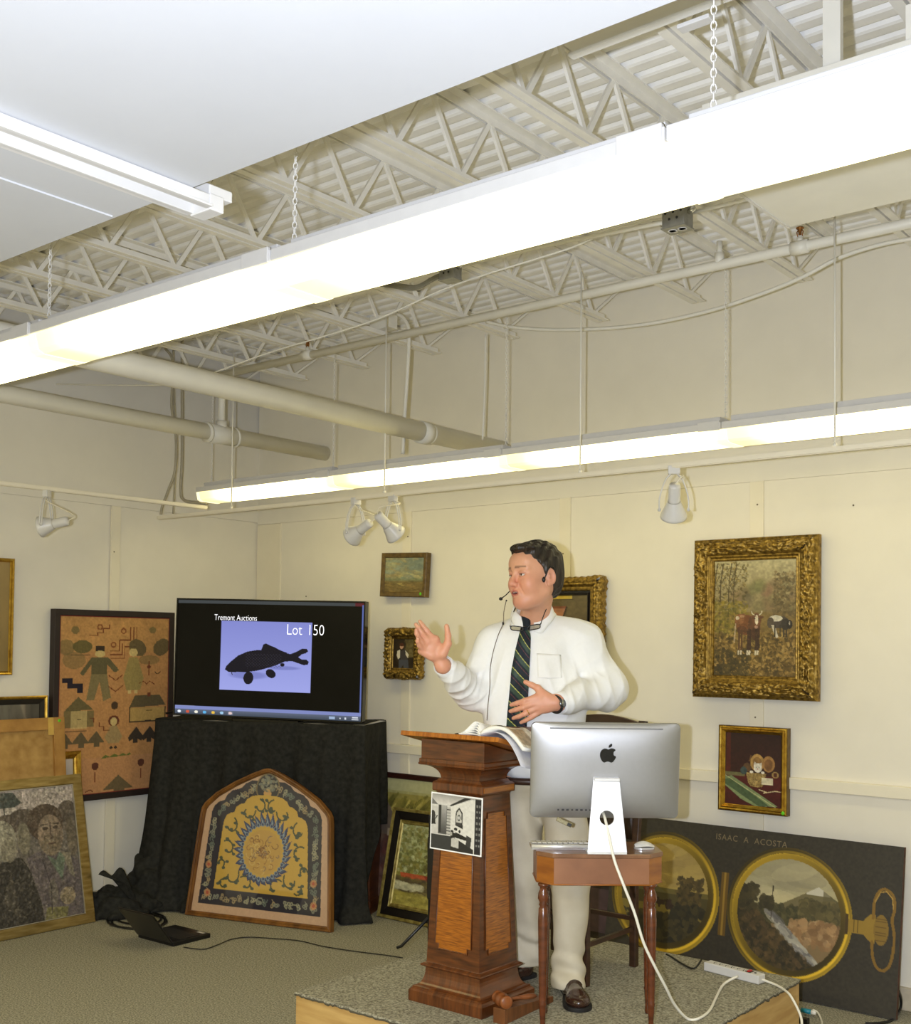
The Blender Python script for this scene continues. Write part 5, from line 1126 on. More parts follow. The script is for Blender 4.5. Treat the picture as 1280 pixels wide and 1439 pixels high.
# keyboard, mouse
kc = at(786, 1181, 4.13); tt = thing('keyboard', 'slim white keyboard lying behind the stand, overhanging the table left', 'keyboard', (kc[0], kc[1], ZTB+.0005), RZ+.02)
MB().prism([(-.045, .0), (.06, .0), (.06, .012), (-.045, .018)], -.104, .108, plane='yz').build('base', M_aluf, tt, bevel=.002)
MB().tube([(-.104, -.040, .010), (.108, -.040, .010)], .009, n=12).build('battery_tube', M_aluf, tt)
o = None
for r in range(4):
    for c_ in range(11):
        if o is None: k0 = o = MB().box((0, 0, 0), (.015, .015, .003)).build('key', M_white, tt, bevel=.001)
        else: k0 = o.copy(); COL.objects.link(k0); k0.parent = tt
        k0.location = (-.092+c_*.0185, -.018+r*.0185, .0205-r*.0011)
mc = at(905, 1187, 4.12); tt = thing('computer_mouse', 'white curved computer mouse at the right of the table', 'mouse', (mc[0], mc[1], ZTB), RZ+.25)
G = []
for i in range(13):
    x = -.038+.076*i/12; u_ = i/12; hgt = .008+.019*math.sin(PI*min(1, u_*.85+.12))**.9
    row = []
    for j in range(9): v_ = -1+j/4; row.append((x, v_*.029*math.sqrt(max(.05, 1-(2*u_-1)**4)), hgt*(1-.55*v_*v_)+.002))
    G.append(row)
mb = MB(); mb.grid(G); mb.build('top_shell', M_white, tt); MB().prism([(p[0]*1.0, p[1]) for p in rrect(.072, .052, .022)], .0, .008, plane='xy').build('base', M_aluf, tt, bevel=.002)
# white power cable
hole = np.array(base)+RH*0+FH*(sp_(hz)+.004)+np.array([0, 0, hz])
cp = [at(846, 1138, 4.09), at(850, 1150, 4.035), at(856, 1176, 4.01), at(863, 1208, 3.985), at(876, 1243, 3.965), at(891.7, 1283.5, 3.97), at(904, 1324, 3.98), at(920, 1358, 4.0), at(935, 1386.5, 4.04), at(948, 1412, 4.10)]
fl_ = [on_z(966.6, 1431.8, ZG+.006), on_z(982, 1431, ZG+.006), on_z(997, 1420, ZG+.006), on_z(1007, 1400, ZG+.006), on_z(1017, 1383, ZG+.012), on_z(1036, 1372, ZG+.030)]
M_wc = mat('white_cord', (232, 228, 214), rough=.4, var=.01)
cable('electric_cord', 'white power cord from the computer hanging down to the power strip', 'cord', cp+fl_, .0052, M_wc, n=8)
# power strip
p0 = on_z(995, 1357, ZG+.018); p1 = on_z(1069, 1376, ZG+.018); dv = p1-p0; Ls = np.linalg.norm(dv); a_ = math.atan2(dv[1], dv[0]); pm = (p0+p1)/2
tt = thing('power_strip', 'white power strip with a red switch on the stage', 'power strip', (pm[0], pm[1], ZG), a_)
MB().box((0, 0, .019), (Ls+.01, .05, .036)).build('case', M_white, tt, bevel=.004)
for k in range(6):
    mb = MB(); x = -Ls/2+.035+k*.028*Ls/.25
    for dx in (-.004, .004): mb.box((x+dx, .004, .0372), (.0018, .009, .001))
    mb.ball((x, -.008, .0368), .0028, n=8, m=4); mb.build('socket', M_black, tt)
MB().box((Ls/2-.052, 0, .037), (.024, .032, .003)).build('switch_surround', M_black, tt, bevel=.001); MB().box((Ls/2-.052, 0, .040), (.011, .024, .006)).build('switch', mat('red_switch', (190, 24, 20), rough=.3), tt, bevel=.001)
MB().lathe([(.0, 0), (.005, 0), (.005, .002)], (Ls/2-.025, 0, .037), n=10).build('light', M_black, tt)
tag(MB().box((0, 0, .013), (.034, .024, .022)).build('plug', M_black, bevel=.003), 'black plug pushed into the left end of the power strip', 'plug'); o = bpy.data.objects['plug']; o.location = tuple(p0+np.array([-.012, -.0, .012])-dv/Ls*.004); o.rotation_euler = (0, 0, a_)
cable('electric_cord', 'short black cord running from the plug behind the pocket watch canvas', 'cord', [tuple(p0+np.array([-.03, 0, .022])), on_z(975, 1361, ZG+.012), on_z(958, 1354, ZG+.006), on_z(944, 1345, ZG+.004), on_z(936, 1341, ZG+.002)], .004, M_black)
cable('electric_cord', 'white cord running from the power strip over the stage edge', 'cord', [tuple(p1+np.array([.0, 0, .0])), on_z(1080, 1380, ZG+.008), on_z(1094, 1386, ZG+.008), on_y(1107, 1395, 4.32), on_y(1113, 1403, 4.3), on_y(1121, 1418, 4.28), on_y(1126, 1432, 4.26), on_y(1127, 1450, 4.22)], .005, M_wc)
tp = on_z(1134, 1421, .02); tt = thing('teal_plug', 'teal and white plug end lying on the floor right of the stage', 'plug', tuple(tp), -.2)
MB().tube([(-.025, 0, 0), (.02, 0, 0)], .011, n=12).build('collar', mat('teal_plastic', (30, 130, 150), rough=.35), tt); MB().tube([(.02, 0, 0), (.04, 0, .0)], [.011, .008], n=12).build('boot', M_wc, tt)
MB().tube([tuple(np.array(q)-tp) for q in smooth_path([on_z(1142, 1419, .02), on_z(1148, 1422, .012), on_z(1153, 1430, .006), on_z(1156, 1442, .006)], 5)], .0045, n=6).build('cord', M_wc, tt)
tt.rotation_euler = (0, 0, 0)
cable('black_cord', 'black cord curving along the floor by the corner of the pocket watch canvas', 'cord', [on_z(1262, 1392, .12), on_z(1266, 1405, .06), on_z(1264, 1420, .01), on_z(1252, 1434, .006), on_z(1232, 1438, .006), on_z(1216, 1437.6, .006)], .006, M_black)
tag(MB().box((0, 0, 0), (.05, .03, .024)).build('plug', M_black, bevel=.003), 'black adapter plug on the floor under the teal plug', 'plug').location = tuple(on_z(1128, 1434, .012))

# ------------------------------------------------------------------ wooden chair behind the man
M_ch = mat('dark_walnut_chair', (70, 44, 26), c2=(46, 28, 16), rough=.4, scale=9, stretch=(1, 1, 6))
M_lea = mat('brown_leather', (64, 44, 32), c2=(48, 32, 22), rough=.45, scale=30, bump=.1)
fl0 = on_z(823, 1386, ZG); br0 = on_z(890.5, 1358, ZG)
yv = (br0-fl0); yv[2] = 0; sdd = np.linalg.norm(yv); yv /= sdd; xv = np.array([yv[1], -yv[0], 0]); sww = .40
cc = (fl0+br0)/2-xv*sww/2; cc[2] = ZG
t = thing('dining_chair', 'dark wooden chair with padded brown back, behind the man and the table', 'chair', tuple(cc), math.atan2(yv[1], yv[0])-PI/2)
flx, fly, brx, bry = -sww/2, -sdd/2, sww/2, sdd/2
FLg, FRg, BLg, BRg = (flx, fly), (brx, fly), (flx, bry), (brx, bry)
for (x, y) in (FLg, FRg): MB().bar((x, y, 0), (x, y, .42), .026, .026).build('leg', M_ch, t, bevel=.003)
for (x, y) in (BLg, BRg): MB().bar((x, y, 0), (x, y+.0, .44), .030, .030).bar((x, y, .43), (x, y+.07, 1.03), .034, .026).build('leg', M_ch, t, bevel=.003)
xm, ym = (flx+brx)/2, (fly+bry)/2; sw, sd_ = abs(brx-flx), abs(bry-fly)
MB().box((xm, ym, .41), (sw+.02, sd_+.02, .05)).build('seat_rail', M_ch, t, bevel=.003); MB().box((xm, ym-.005, .447), (sw+.04, sd_+.03, .04), taper=.94).build('seat', M_lea, t, bevel=.015, seg=3)
mb = MB(); mb.bar((flx, fly, .27), (brx, fly, .27), .014, .018); mb.build('stretcher', M_ch, t); MB().bar((flx, fly, .16), (flx, bry, .16), .014, .018).build('stretcher', M_ch, t); MB().bar((brx, fly, .16), (brx, bry, .16), .014, .018).build('stretcher', M_ch, t); MB().bar((flx, bry, .20), (brx, bry, .20), .014, .018).build('stretcher', M_ch, t)
G = [(flx-.03+(sw+.06)*k/12, 1.010+.040*math.sin(PI*k/12)) for k in range(13)]
mb = MB(); mb.prism(G+[(brx+.03, .985), (flx-.03, .985)], bry+.055, bry+.078); mb.build('crest_rail', M_ch, t, bevel=.003)
mb = MB(); mb.grid([[(flx+.012+(sw-.024)*i/8, bry+.005+.062*(v/1.0)+.018*math.sin(PI*i/8), .53+.46*v) for v in np.linspace(0, 1, 8)] for i in range(9)]); mb.build('back_pad', M_lea, t, solid=.03)

# ------------------------------------------------------------------ television and its draped stand
A = np.array([-5.815, 4.26, 0.]); B = np.array([-4.60, 4.823, 0.]); ud_ = (B-A)/np.linalg.norm(B-A); W_ = np.linalg.norm(B-A); ang = math.atan2(ud_[1], ud_[0])
HT = 1.128; DT = .19
M_clo = mat('black_cloth', (44, 44, 40), c2=(28, 28, 26), rough=.85, scale=40, bump=.12, bscale=300, spec=.2)
t = thing('media_cabinet', 'brown wooden cabinet under the black cloth, side showing low at right', 'cabinet', tuple(A), ang)
M_cab2 = mat('brown_cabinet_wood', (104, 58, 26), c2=(74, 38, 16), rough=.4, scale=7, stretch=(1, 1, 6))
MB().box((W_/2+.02, DT+.13, HT/2-.02), (W_-.08, DT+.09, HT-.05)).build('carcass', M_cab2, t, bevel=.003); MB().box((W_/2+.02, DT+.13, .04), (W_-.06, DT+.11, .08)).build('plinth', M_cab2, t)
MB().box((W_-.10, DT+.155, .26), (.13, .20, .52)).build('side_panel', M_cab2, t)
# cloth: perimeter path (left side, front, right side) x height
tt = thing('draped_cloth', 'black cloth hanging in folds over the television stand', 'cloth', tuple(A), ang)
NP, NZ = 230, 70; path = []
dL = .40
def peri(s):  # s in 0..1 -> (x,y,nx,ny)
    Lt = dL+W_+dL; d = s*Lt
    if d < dL: return (0, dL-d, -1, 0)
    if d < dL+W_: return (d-dL, 0, 0, -1)
    return (W_, d-dL-W_, 1, 0)
G = []
for i in range(NP+1):
    s = i/NP; x, y, nx_, ny_ = peri(s); Lt = 2*dL+W_; d = s*Lt; row = []
    # soften corners
    dc0, dc1 = abs(d-dL), abs(d-dL-W_)
    for (dc, sg) in ((dc0, -1), (dc1, 1)):
        if dc < .03: k_ = (1-dc/.03)*.5; nx_, ny_ = nx_*(1-k_)+sg*k_*(1 if ny_ else 1), ny_*(1-k_)-k_*(1 if nx_ else 1) if not ny_ else ny_*(1-k_)-0
    zbot = .008
    if d > dL+W_+.03: zbot = .008+min(1, (d-dL-W_-.03)/.17)**.8*.50
    for j in range(NZ+1):
        v = j/NZ; zz = HT-(HT-zbot)*v
        dn = (HT-zz)/HT
        f = .034*dn**.7*(math.sin(d*23+1.3*math.sin(d*7)+dn*1.5)+.5*math.sin(d*41+2+dn*3))+.010*dn*math.sin(d*71+dn*4)
        f += .012*math.sin(dn*9+d*14)*dn*.6+.05*dn**2*(.35)
        f += .05*math.exp(-((d-dL-W_+.18)/.07)**2)*dn*math.sin(dn*2.6+.3)+.13*math.exp(-((d-dL-.03)/.13)**2)*dn**1.3
        if zz < .10: f += (.10-zz)*.55*(1+.6*math.sin(d*31))
        # diagonal crease near the right part of the front
        cr_ = (d-dL)-(W_-.34)+.25*(dn-.1)
        f += .022*math.exp(-(cr_/.035)**2)*math.sin(PI*min(1, dn*1.2))
        row.append((x+nx_*f, y+ny_*f, max(.004, zz)))
    G.append(row)
mb = MB(); mb.grid(G); mb.build('hanging_folds', M_clo, tt, solid=.004)
mb = MB(); Gt = []
for i in range(25):
    Gt.append([(W_*i/24, dL*j/8, HT+.003+.0025*math.sin(i*1.1+j)+(.012*math.sin(PI*j/8) if i > 22 else 0)) for j in range(9)])
mb.grid(Gt); mb.build('top_cloth', M_clo, tt, solid=.005)
# television
tvw, tvh = 1.165, .692
tvc = (at(246, 843, 1)*0+np.array([(-5.568-4.492)/2, (4.205+4.703)/2, 0])); tvo = A+ud_*(W_*.5-.045); tnrm = np.array([ud_[1], -ud_[0], 0])
tvh = .709; tv0 = np.array([-5.035*1.025, 4.452*1.025, 0.]); tv0[2] = 1.147+tvh/2
ax = np.array([-4.49-(-5.555), 4.708-4.208, -.020])*1.025;
M_bez = mat('gloss_black_bezel', (10, 10, 12), rough=.12)
t = thing('television', 'large flat television showing a fish on a black auction slide', 'television', M=frame_M(tv0-tnrm*.02+np.array([0, 0, 0]), ax, (0, 0, 1)))
tvw = np.linalg.norm(ax)
mb = MB(); mb.box((0, .028, 0), (tvw, .045, tvh)); mb.build('back_case', M_bez, t, bevel=.004)
frame_sweep(tvw, tvh, [(0, -.006), (0, .010), (.002, .012), (.009, .012), (.011, .006)]).build('bezel', M_bez, t)
MB().box((0, .03, -tvh/2-.012), (.42, .10, .022)).build('foot', M_bez, t, bevel=.004)
MB().box((0, -.003, -tvh/2+.006), (.9*tvw, .01, .006)).build('bottom_edge_highlight', mat('warm_metal_edge', (120, 96, 60), rough=.3, metal=.7), t)
P = Pic(460, 272, (7, 6, 4)); W2 = 460
P.noise(.3, 30); P.rect(0, 0, 1, .028, (62, 66, 68)); P.rect(.955, 0, 1, .028, (86, 34, 40)); P.rect(.992, .02, 1, 1, (86, 100, 160))
P.rect(0, .925, 1, .955, (120, 130, 182)); P.rect(0, .955, 1, 1, (70, 78, 92)); P.grad(.955, (92, 100, 120), 1, (60, 68, 80), P.Y > .955)
x0, y0, x1, y1 = .243, .175, .732, .775
P.rect(x0-.003, y0-.004, x1+.003, y1+.004, (20, 18, 24)); m = (P.X > x0) & (P.X < x1) & (P.Y > y0) & (P.Y < y1)
P.grad(y0, (124, 130, 196), y1, (150, 156, 218), m); U = lambda a, b: (x0+(x1-x0)*a, y0+(y1-y0)*b)
fish = [(.055, .71), (.07, .66), (.12, .59), (.2, .50), (.3, .44), (.42, .41), (.55, .42), (.68, .445), (.78, .455), (.84, .42), (.90, .375), (.95, .375), (.965, .41), (.94, .44), (.90, .455), (.86, .50), (.90, .53), (.95, .53), (.975, .56), (.965, .60), (.92, .61), (.86, .585), (.80, .56), (.72, .565), (.62, .625), (.5, .68), (.40, .715), (.3, .735), (.2, .74), (.10, .745)]
P.ell(*U(.32, .78), .12, .04, (92, 98, 160), .5, soft=.6); P.ell(*U(.7, .66), .1, .02, (92, 98, 160), .5, soft=.6)
P.poly([U(*q) for q in fish], (24, 22, 30)); P.poly([U(*q) for q in ((.45, .42), (.475, .33), (.505, .315), (.55, .345), (.60, .365), (.65, .40), (.70, .425), (.74, .44), (.73, .455))], (24, 22, 30))
P.ell(*U(.32, .82), .027, .055, (24, 22, 30), 1, .1); P.ell(*U(.565, .745), .028, .036, (24, 22, 30), 1, .5); P.ell(*U(.69, .615), .012, .016, (24, 22, 30)); P.line([U(.13, .74), (U(.14, .78))], .004, (24, 22, 30))
for r in range(10):
    for c_ in range(12): P.ell(*U(.29+c_*.033+(r % 2)*.016, .475+r*.020+.0*c_), .0030, .0035, (52, 50, 62), .8)
P.rect(.0, .922, .11, .93, (190, 196, 220), .25)
for i, c_ in enumerate(((230, 236, 245), (196, 84, 60), (230, 226, 210), (90, 170, 220), (220, 180, 70), (150, 190, 220), (214, 190, 190))):
    xx = .012+i*.047; P.rect(xx, .963, xx+.028, .993, (104, 112, 128)) if i == 6 else None; P.ell(xx+.013, .978, .0095, .0125, c_)
P.rect(.835, .968, .865, .988, (150, 170, 200)); P.rect(.89, .974, .896, .984, (200, 205, 215)); P.rect(.915, .97, .925, .988, (200, 205, 215)); P.rect(.955, .965, .985, .973, (200, 205, 215)); P.rect(.952, .982, .988, .99, (200, 205, 215))
M_scr = mat('lit_screen', (255, 255, 255), rough=.25, var=.002, attr=True); ntm = M_scr.node_tree; bb_ = ntm.nodes['Principled BSDF']
ntm.links.new([l.from_socket for l in ntm.links if l.to_socket.name == 'Base Color'][0], bb_.inputs['Emission Color']); bb_.inputs['Emission Strength'].default_value = 1.0
for l_ in list(ntm.links):
    if l_.to_socket.name == 'Base Color': ntm.links.remove(l_)
bb_.inputs['Base Color'].default_value = (.002, .002, .002, 1); bb_.inputs['Specular IOR Level'].default_value = .15
sw_, sh_ = tvw-.022, tvh-.022
canvas('screen', P, sw_, sh_, M_scr, t, y=-.0062)
M_txt = mat('lit_text', (238, 240, 250), rough=.5, var=.001, emis=.9)
def on_scr(u, v): return ((u-.5)*sw_, -.0072, (.5-v)*sh_)
text_mesh('Tremont Auctions', .050, on_scr(.203, .171), M_txt, t, name='slide_title', ex=.0001, sx=.74, off=-.0005); text_mesh('Lot', .092, on_scr(.596, .283), M_txt, t, name='lot_word', ex=.0001, sx=.80, off=-.0013); text_mesh('150', .092, on_scr(.706, .283), M_txt, t, name='lot_number', ex=.0001, sx=.80, off=-.0013)
cable('tv_cable', 'black cable looping behind the television lower left corner', 'cord', [A+ud_*.02+np.array([-.06, .10, HT+.03]), A+ud_*.05+np.array([.0, .12, HT+.05]), A+ud_*.16+np.array([0, .14, HT+.05])], .006, M_black)
# ------------------------------------------------------------------ implicit surfaces (for cloth heaps and the man)
def _v(p): return np.array(p, float)
class Cone:
    def __init__(s, a, b, ra, rb, k=.02, flat=None):
        s.a, s.b, s.ra, s.rb, s.k = _v(a), _v(b), ra, rb, k; s.flat = flat      # flat = (axis vector, factor): thinner along that axis
    def d(s, P):
        A, B = s.a, s.b
        if s.flat is not None:
            n, f = s.flat; n = _v(n)/np.linalg.norm(n); m = (A+B)/2
            P = P+((P-m)@n)[:, None]*n*(1/f-1); A = A+((A-m)@n)*n*(1/f-1); B = B+((B-m)@n)*n*(1/f-1)
        ba = B-A; L = ba@ba+1e-12; pa = P-A; t = np.clip((pa@ba)/L, 0, 1)
        d = np.linalg.norm(pa-t[:, None]*ba, axis=1)-(s.ra+(s.rb-s.ra)*t)
        return d*(s.flat[1]**.5 if s.flat is not None else 1)
class Ell:
    def __init__(s, c, r, k=.02, R=None): s.c, s.r, s.k, s.R = _v(c), _v(r), k, R
    def d(s, P):
        q = P-s.c
        if s.R is not None: q = q@s.R
        k0 = np.linalg.norm(q/s.r, axis=1); k1 = np.linalg.norm(q/(s.r*s.r), axis=1)+1e-9
        return k0*(k0-1)/k1
class Sub:
    def __init__(s, p, k=.005): s.p, s.k = p, k
    def d(s, P): return s.p.d(P)
def smin(a, b, k):
    h = np.maximum(k-np.abs(a-b), 0)/k; return np.minimum(a, b)-h*h*k*.25
def sdf_eval(prims, P):
    d = None
    for p in prims:
        e = p.d(P)
        if isinstance(p, Sub): d = -smin(-d, e, p.k)
        else: d = e if d is None else smin(d, e, p.k)
    return d
def sdf_mesh(prims, lo, hi, res, post=None, nb=16, slack=.03):
    lo = _v(lo); n = np.ceil((_v(hi)-lo)/res/nb).astype(int)
    bs = nb*res; rad = bs*math.sqrt(3)/2
    bi = np.stack(np.meshgrid(*[np.arange(k) for k in n], indexing='ij'), -1).reshape(-1, 3); ctr = lo+(bi+.5)*bs
    dall = np.stack([p.d(ctr) for p in prims], 1); pos = [i for i, p in enumerate(prims) if not isinstance(p, Sub)]
    dm = dall[:, pos].min(1); act = np.abs(dm) < rad+slack
    # also interior blocks touched by subtraction
    for i, p in enumerate(prims):
        if isinstance(p, Sub): act |= (np.abs(dall[:, i]) < rad+slack) & (dm < rad)
    NX, NY, NZ_ = [int(k)*nb+2 for k in n]
    g = np.stack(np.meshgrid(*[np.arange(nb+1)]*3, indexing='ij'), -1).reshape(-1, 3)
    ids, vts, quads = [], [], []
    for b_, da, dmi in zip(bi[act], dall[act], dm[act]):
        P = lo+(b_*nb+g)*res
        sel = [p for i, p in enumerate(prims) if (isinstance(p, Sub) and da[i] < rad+.02) or (not isinstance(p, Sub) and da[i] < dmi+2*rad+p.k)]
        if all(isinstance(p, Sub) for p in sel): continue
        D = sdf_eval(sel, P)
        if post is not None: D = post(D, P)
        D = D.reshape(nb+1, nb+1, nb+1); S = D < 0
        if S.all() or not S.any(): continue
        acc = np.zeros((nb, nb, nb, 3)); cnt = np.zeros((nb, nb, nb))
        I = np.stack(np.meshgrid(*[np.arange(nb)]*3, indexing='ij'), -1)
        for ax in range(3):
            o1, o2 = [a for a in range(3) if a != ax]
            for u in (0, 1):
                for w in (0, 1):
                    s0 = [slice(0, nb)]*3; s0[o1] = slice(u, nb+u); s0[o2] = slice(w, nb+w); s1 = list(s0); s1[ax] = slice(1, nb+1)
                    d0, d1 = D[tuple(s0)], D[tuple(s1)]; m = (d0 < 0) != (d1 < 0)
                    t = np.where(m, d0/np.where(m, d0-d1, 1), 0)
                    off = np.zeros((nb, nb, nb, 3)); off[..., ax] = t; off[..., o1] = u; off[..., o2] = w
                    acc += off*m[..., None]; cnt += m
        mk = cnt > 0; c = I[mk]; gp = b_*nb+c; v = lo+(gp+acc[mk]/cnt[mk][:, None])*res
        ids.append((gp[:, 0]*NY+gp[:, 1])*NZ_+gp[:, 2]); vts.append(v)
        for ax in range(3):
            o1, o2 = (ax+1) % 3, (ax+2) % 3
            s0 = [slice(0, nb)]*3; s1 = list(s0); s1[ax] = slice(1, nb+1)
            a0, a1 = S[tuple(s0)], S[tuple(s1)]; m = a0 != a1
            e = I[m]+b_*nb; fl = a0[m]
            if len(e) == 0: continue
            def cid(d1, d2): q = e.copy(); q[:, o1] -= d1; q[:, o2] -= d2; return (q[:, 0]*NY+q[:, 1])*NZ_+q[:, 2]
            q = np.stack([cid(0, 0), cid(1, 0), cid(1, 1), cid(0, 1)], 1); q[~fl] = q[~fl][:, ::-1]; quads.append(q)
    ids = np.concatenate(ids); V = np.concatenate(vts); Q = np.concatenate(quads)
    o = np.argsort(ids); si = ids[o]; pos_ = np.searchsorted(si, Q); pos_[pos_ >= len(si)] = 0
    ok = (si[pos_] == Q).all(1); F = o[pos_[ok]]
    return V, F
def raw_mesh(name, V, F, m, parent=None, col=None, smooth=True):
    me = bpy.data.meshes.new(name); me.vertices.add(len(V)); me.vertices.foreach_set('co', V.astype(np.float32).ravel())
    me.loops.add(len(F)*4); me.loops.foreach_set('vertex_index', F.astype(np.int32).ravel()); me.polygons.add(len(F)); me.polygons.foreach_set('loop_start', np.arange(0, len(F)*4, 4, dtype=np.int32))
    me.update(calc_edges=True); me.validate()
    if smooth: me.polygons.foreach_set('use_smooth', np.ones(len(me.polygons), bool))
    me.materials.append(m)
    if col is not None:
        ca = me.color_attributes.new('Col', 'FLOAT_COLOR', 'POINT'); c = np.ones((len(V), 4), np.float32); c[:, :3] = col; ca.data.foreach_set('color', c.ravel())
    o = bpy.data.objects.new(name, me); COL.objects.link(o)
    if parent: o.parent = parent
    return o

# ------------------------------------------------------------------ black cloth heap, laptop and cables by the left wall
hp = np.array([-5.84, 4.10, 0])
pr = [Ell((0, 0, .03), (.20, .26, .12), .05), Ell((.02, .14, .13), (.13, .13, .20), .05), Cone((.0, .22, .02), (.03, .25, .36), .12, .045, .06), Ell((.05, -.12, .04), (.15, .14, .10), .04), Cone((-.02, -.2, .03), (.06, .2, .05), .10, .10, .04)]
def wr(D, P): return D+.012*np.sin(P[:, 1]*38+P[:, 2]*30+3*np.sin(P[:, 0]*17))+.009*np.sin(P[:, 0]*60-P[:, 2]*45+2*np.sin(P[:, 1]*23))
V, F = sdf_mesh(pr, (-.35, -.42, -.05), (.35, .5, .55), .012, post=wr); V[:, 2] = np.maximum(V[:, 2], .003)
V[:, 0] = np.maximum(V[:, 0], XL+.03-hp[0])
t = thing('cloth_heap', 'crumpled black cloth heaped on the floor against the left wall', 'cloth', tuple(hp)); raw_mesh('crumpled_cloth', V, F, M_clo, t)
MB().grid([[(.12+.05*v, -.28+.09*u+.26*v*.5, .27-.20*v*(.3+u*.7)+.02*math.sin(u*5)) for v in np.linspace(0, 1, 8)] for u in np.linspace(0, 1.9, 12)]).build('cloth_flap', M_clo, t, solid=.004)
L0 = np.array([-5.262, 3.770, 0]); L1 = np.array([-4.969, 3.775, 0]); 
t = thing('laptop', 'open black laptop on the carpet turned away from the camera', 'laptop', tuple((L0+L1)/2), math.atan2((L1-L0)[1], (L1-L0)[0])); wl = .30
MB().box((0, .125, .012), (wl, .25, .024)).build('base', M_black, t, bevel=.004); MB().box((0, .12, .0248), (wl-.03, .13, .002)).build('keyboard', mat('dark_keys', (30, 30, 32), rough=.5), t)
MB().box((wl/2-.05, .225, .0248), (.05, .018, .001)).build('sticker', mat('pale_sticker', (190, 186, 176), rough=.4), t)
o = MB().box((0, 0, .105), (wl, .010, .21)).build('lid', mat('black_glossy_lid', (20, 19, 18), rough=.3), t, bevel=.004); o.location = (0, -.002, .02); o.rotation_euler = (math.radians(38), 0, 0)
o = MB().box((0, .0055, .105), (wl-.025, .001, .18)).build('screen', mat('dark_screen', (6, 6, 8), rough=.15), t); o.location = (0, -.002, .02); o.rotation_euler = (math.radians(38), 0, 0)
mb = MB(); pts = []
for k in range(60):
    a = k/60*2*PI*3.0; rr = 1+.12*math.sin(a*.37); q = on_z(193+38*rr*math.cos(a)+6*math.sin(a*.5), 1293+10*rr*math.sin(a)+3*math.sin(a*.33), .008); pts.append(q)
tag(mb.tube(pts, .006, n=6).build('cable_coil', M_black), 'loosely coiled black cable on the carpet around the laptop', 'cable')
cable('thin_cable', 'thin black cable snaking from the laptop across the carpet to the stage', 'cable', [on_z(x, y, .006) for x, y in ((258, 1331), (285, 1334), (305, 1328), (325, 1320), (350, 1317), (385, 1319), (420, 1322), (455, 1330), (500, 1337), (540, 1342), (566, 1346))], .003, M_black)

# ------------------------------------------------------------------ the man
D0 = 4.5
MO = at(745, 1100, D0); MO = np.array([MO[0], MO[1], 0.0])          # local origin on the floor level under him
FHd = (MO-CAM)@FH
def L(px, py, y=0.0):
    """local point (x right, y away, z up) seen at a pixel, y metres behind his middle plane"""
    r = ray(px, py); t_ = (FHd+y)/(r@FH); p = CAM+r*t_-MO; return np.array([p@RH, p@FH, p[2]])
man = thing('person', 'man in white shirt, striped tie and khaki trousers speaking with one hand raised', 'person', tuple(MO), RZ)
def to_world(p): return MO+RH*p[0]+FH*p[1]+np.array([0, 0, p[2]])

# head frame
HC = L(751, 806, -.10)
yawh = math.radians(56)
hx = np.array([-math.sin(yawh), -math.cos(yawh), 0.0]); hy = np.array([math.cos(yawh), -math.sin(yawh), 0.0]); hz_ = np.array([0, 0, 1.0])
pt_ = math.radians(-3); hx = hx*math.cos(pt_)+hz_*math.sin(pt_); hz_ = np.cross(hx, hy)
rl_ = math.radians(3); hy2 = hy*math.cos(rl_)+hz_*math.sin(rl_); hz_ = np.cross(hx, hy2); hy = hy2
HR = np.stack([hx, hy, hz_], 1)
HS = 1.04
def H(x, y, z): return HC+HR@(np.array([x, y, z])*HS)
def hc(x0, x1, ra, rb, k): return Cone(H(*x0), H(*x1), ra*HS, rb*HS, k)
def he(c, r, k, R=None): return Ell(H(*c), np.array(r)*HS, k, HR if R is None else HR@R)
def Rz3(a): return np.array([[math.cos(a), -math.sin(a), 0], [math.sin(a), math.cos(a), 0], [0, 0, 1.]])
def Ry3(a): return np.array([[math.cos(a), 0, math.sin(a)], [0, 1, 0], [-math.sin(a), 0, math.cos(a)]])
def Rx3(a): return np.array([[1, 0, 0], [0, math.cos(a), -math.sin(a)], [0, math.sin(a), math.cos(a)]])

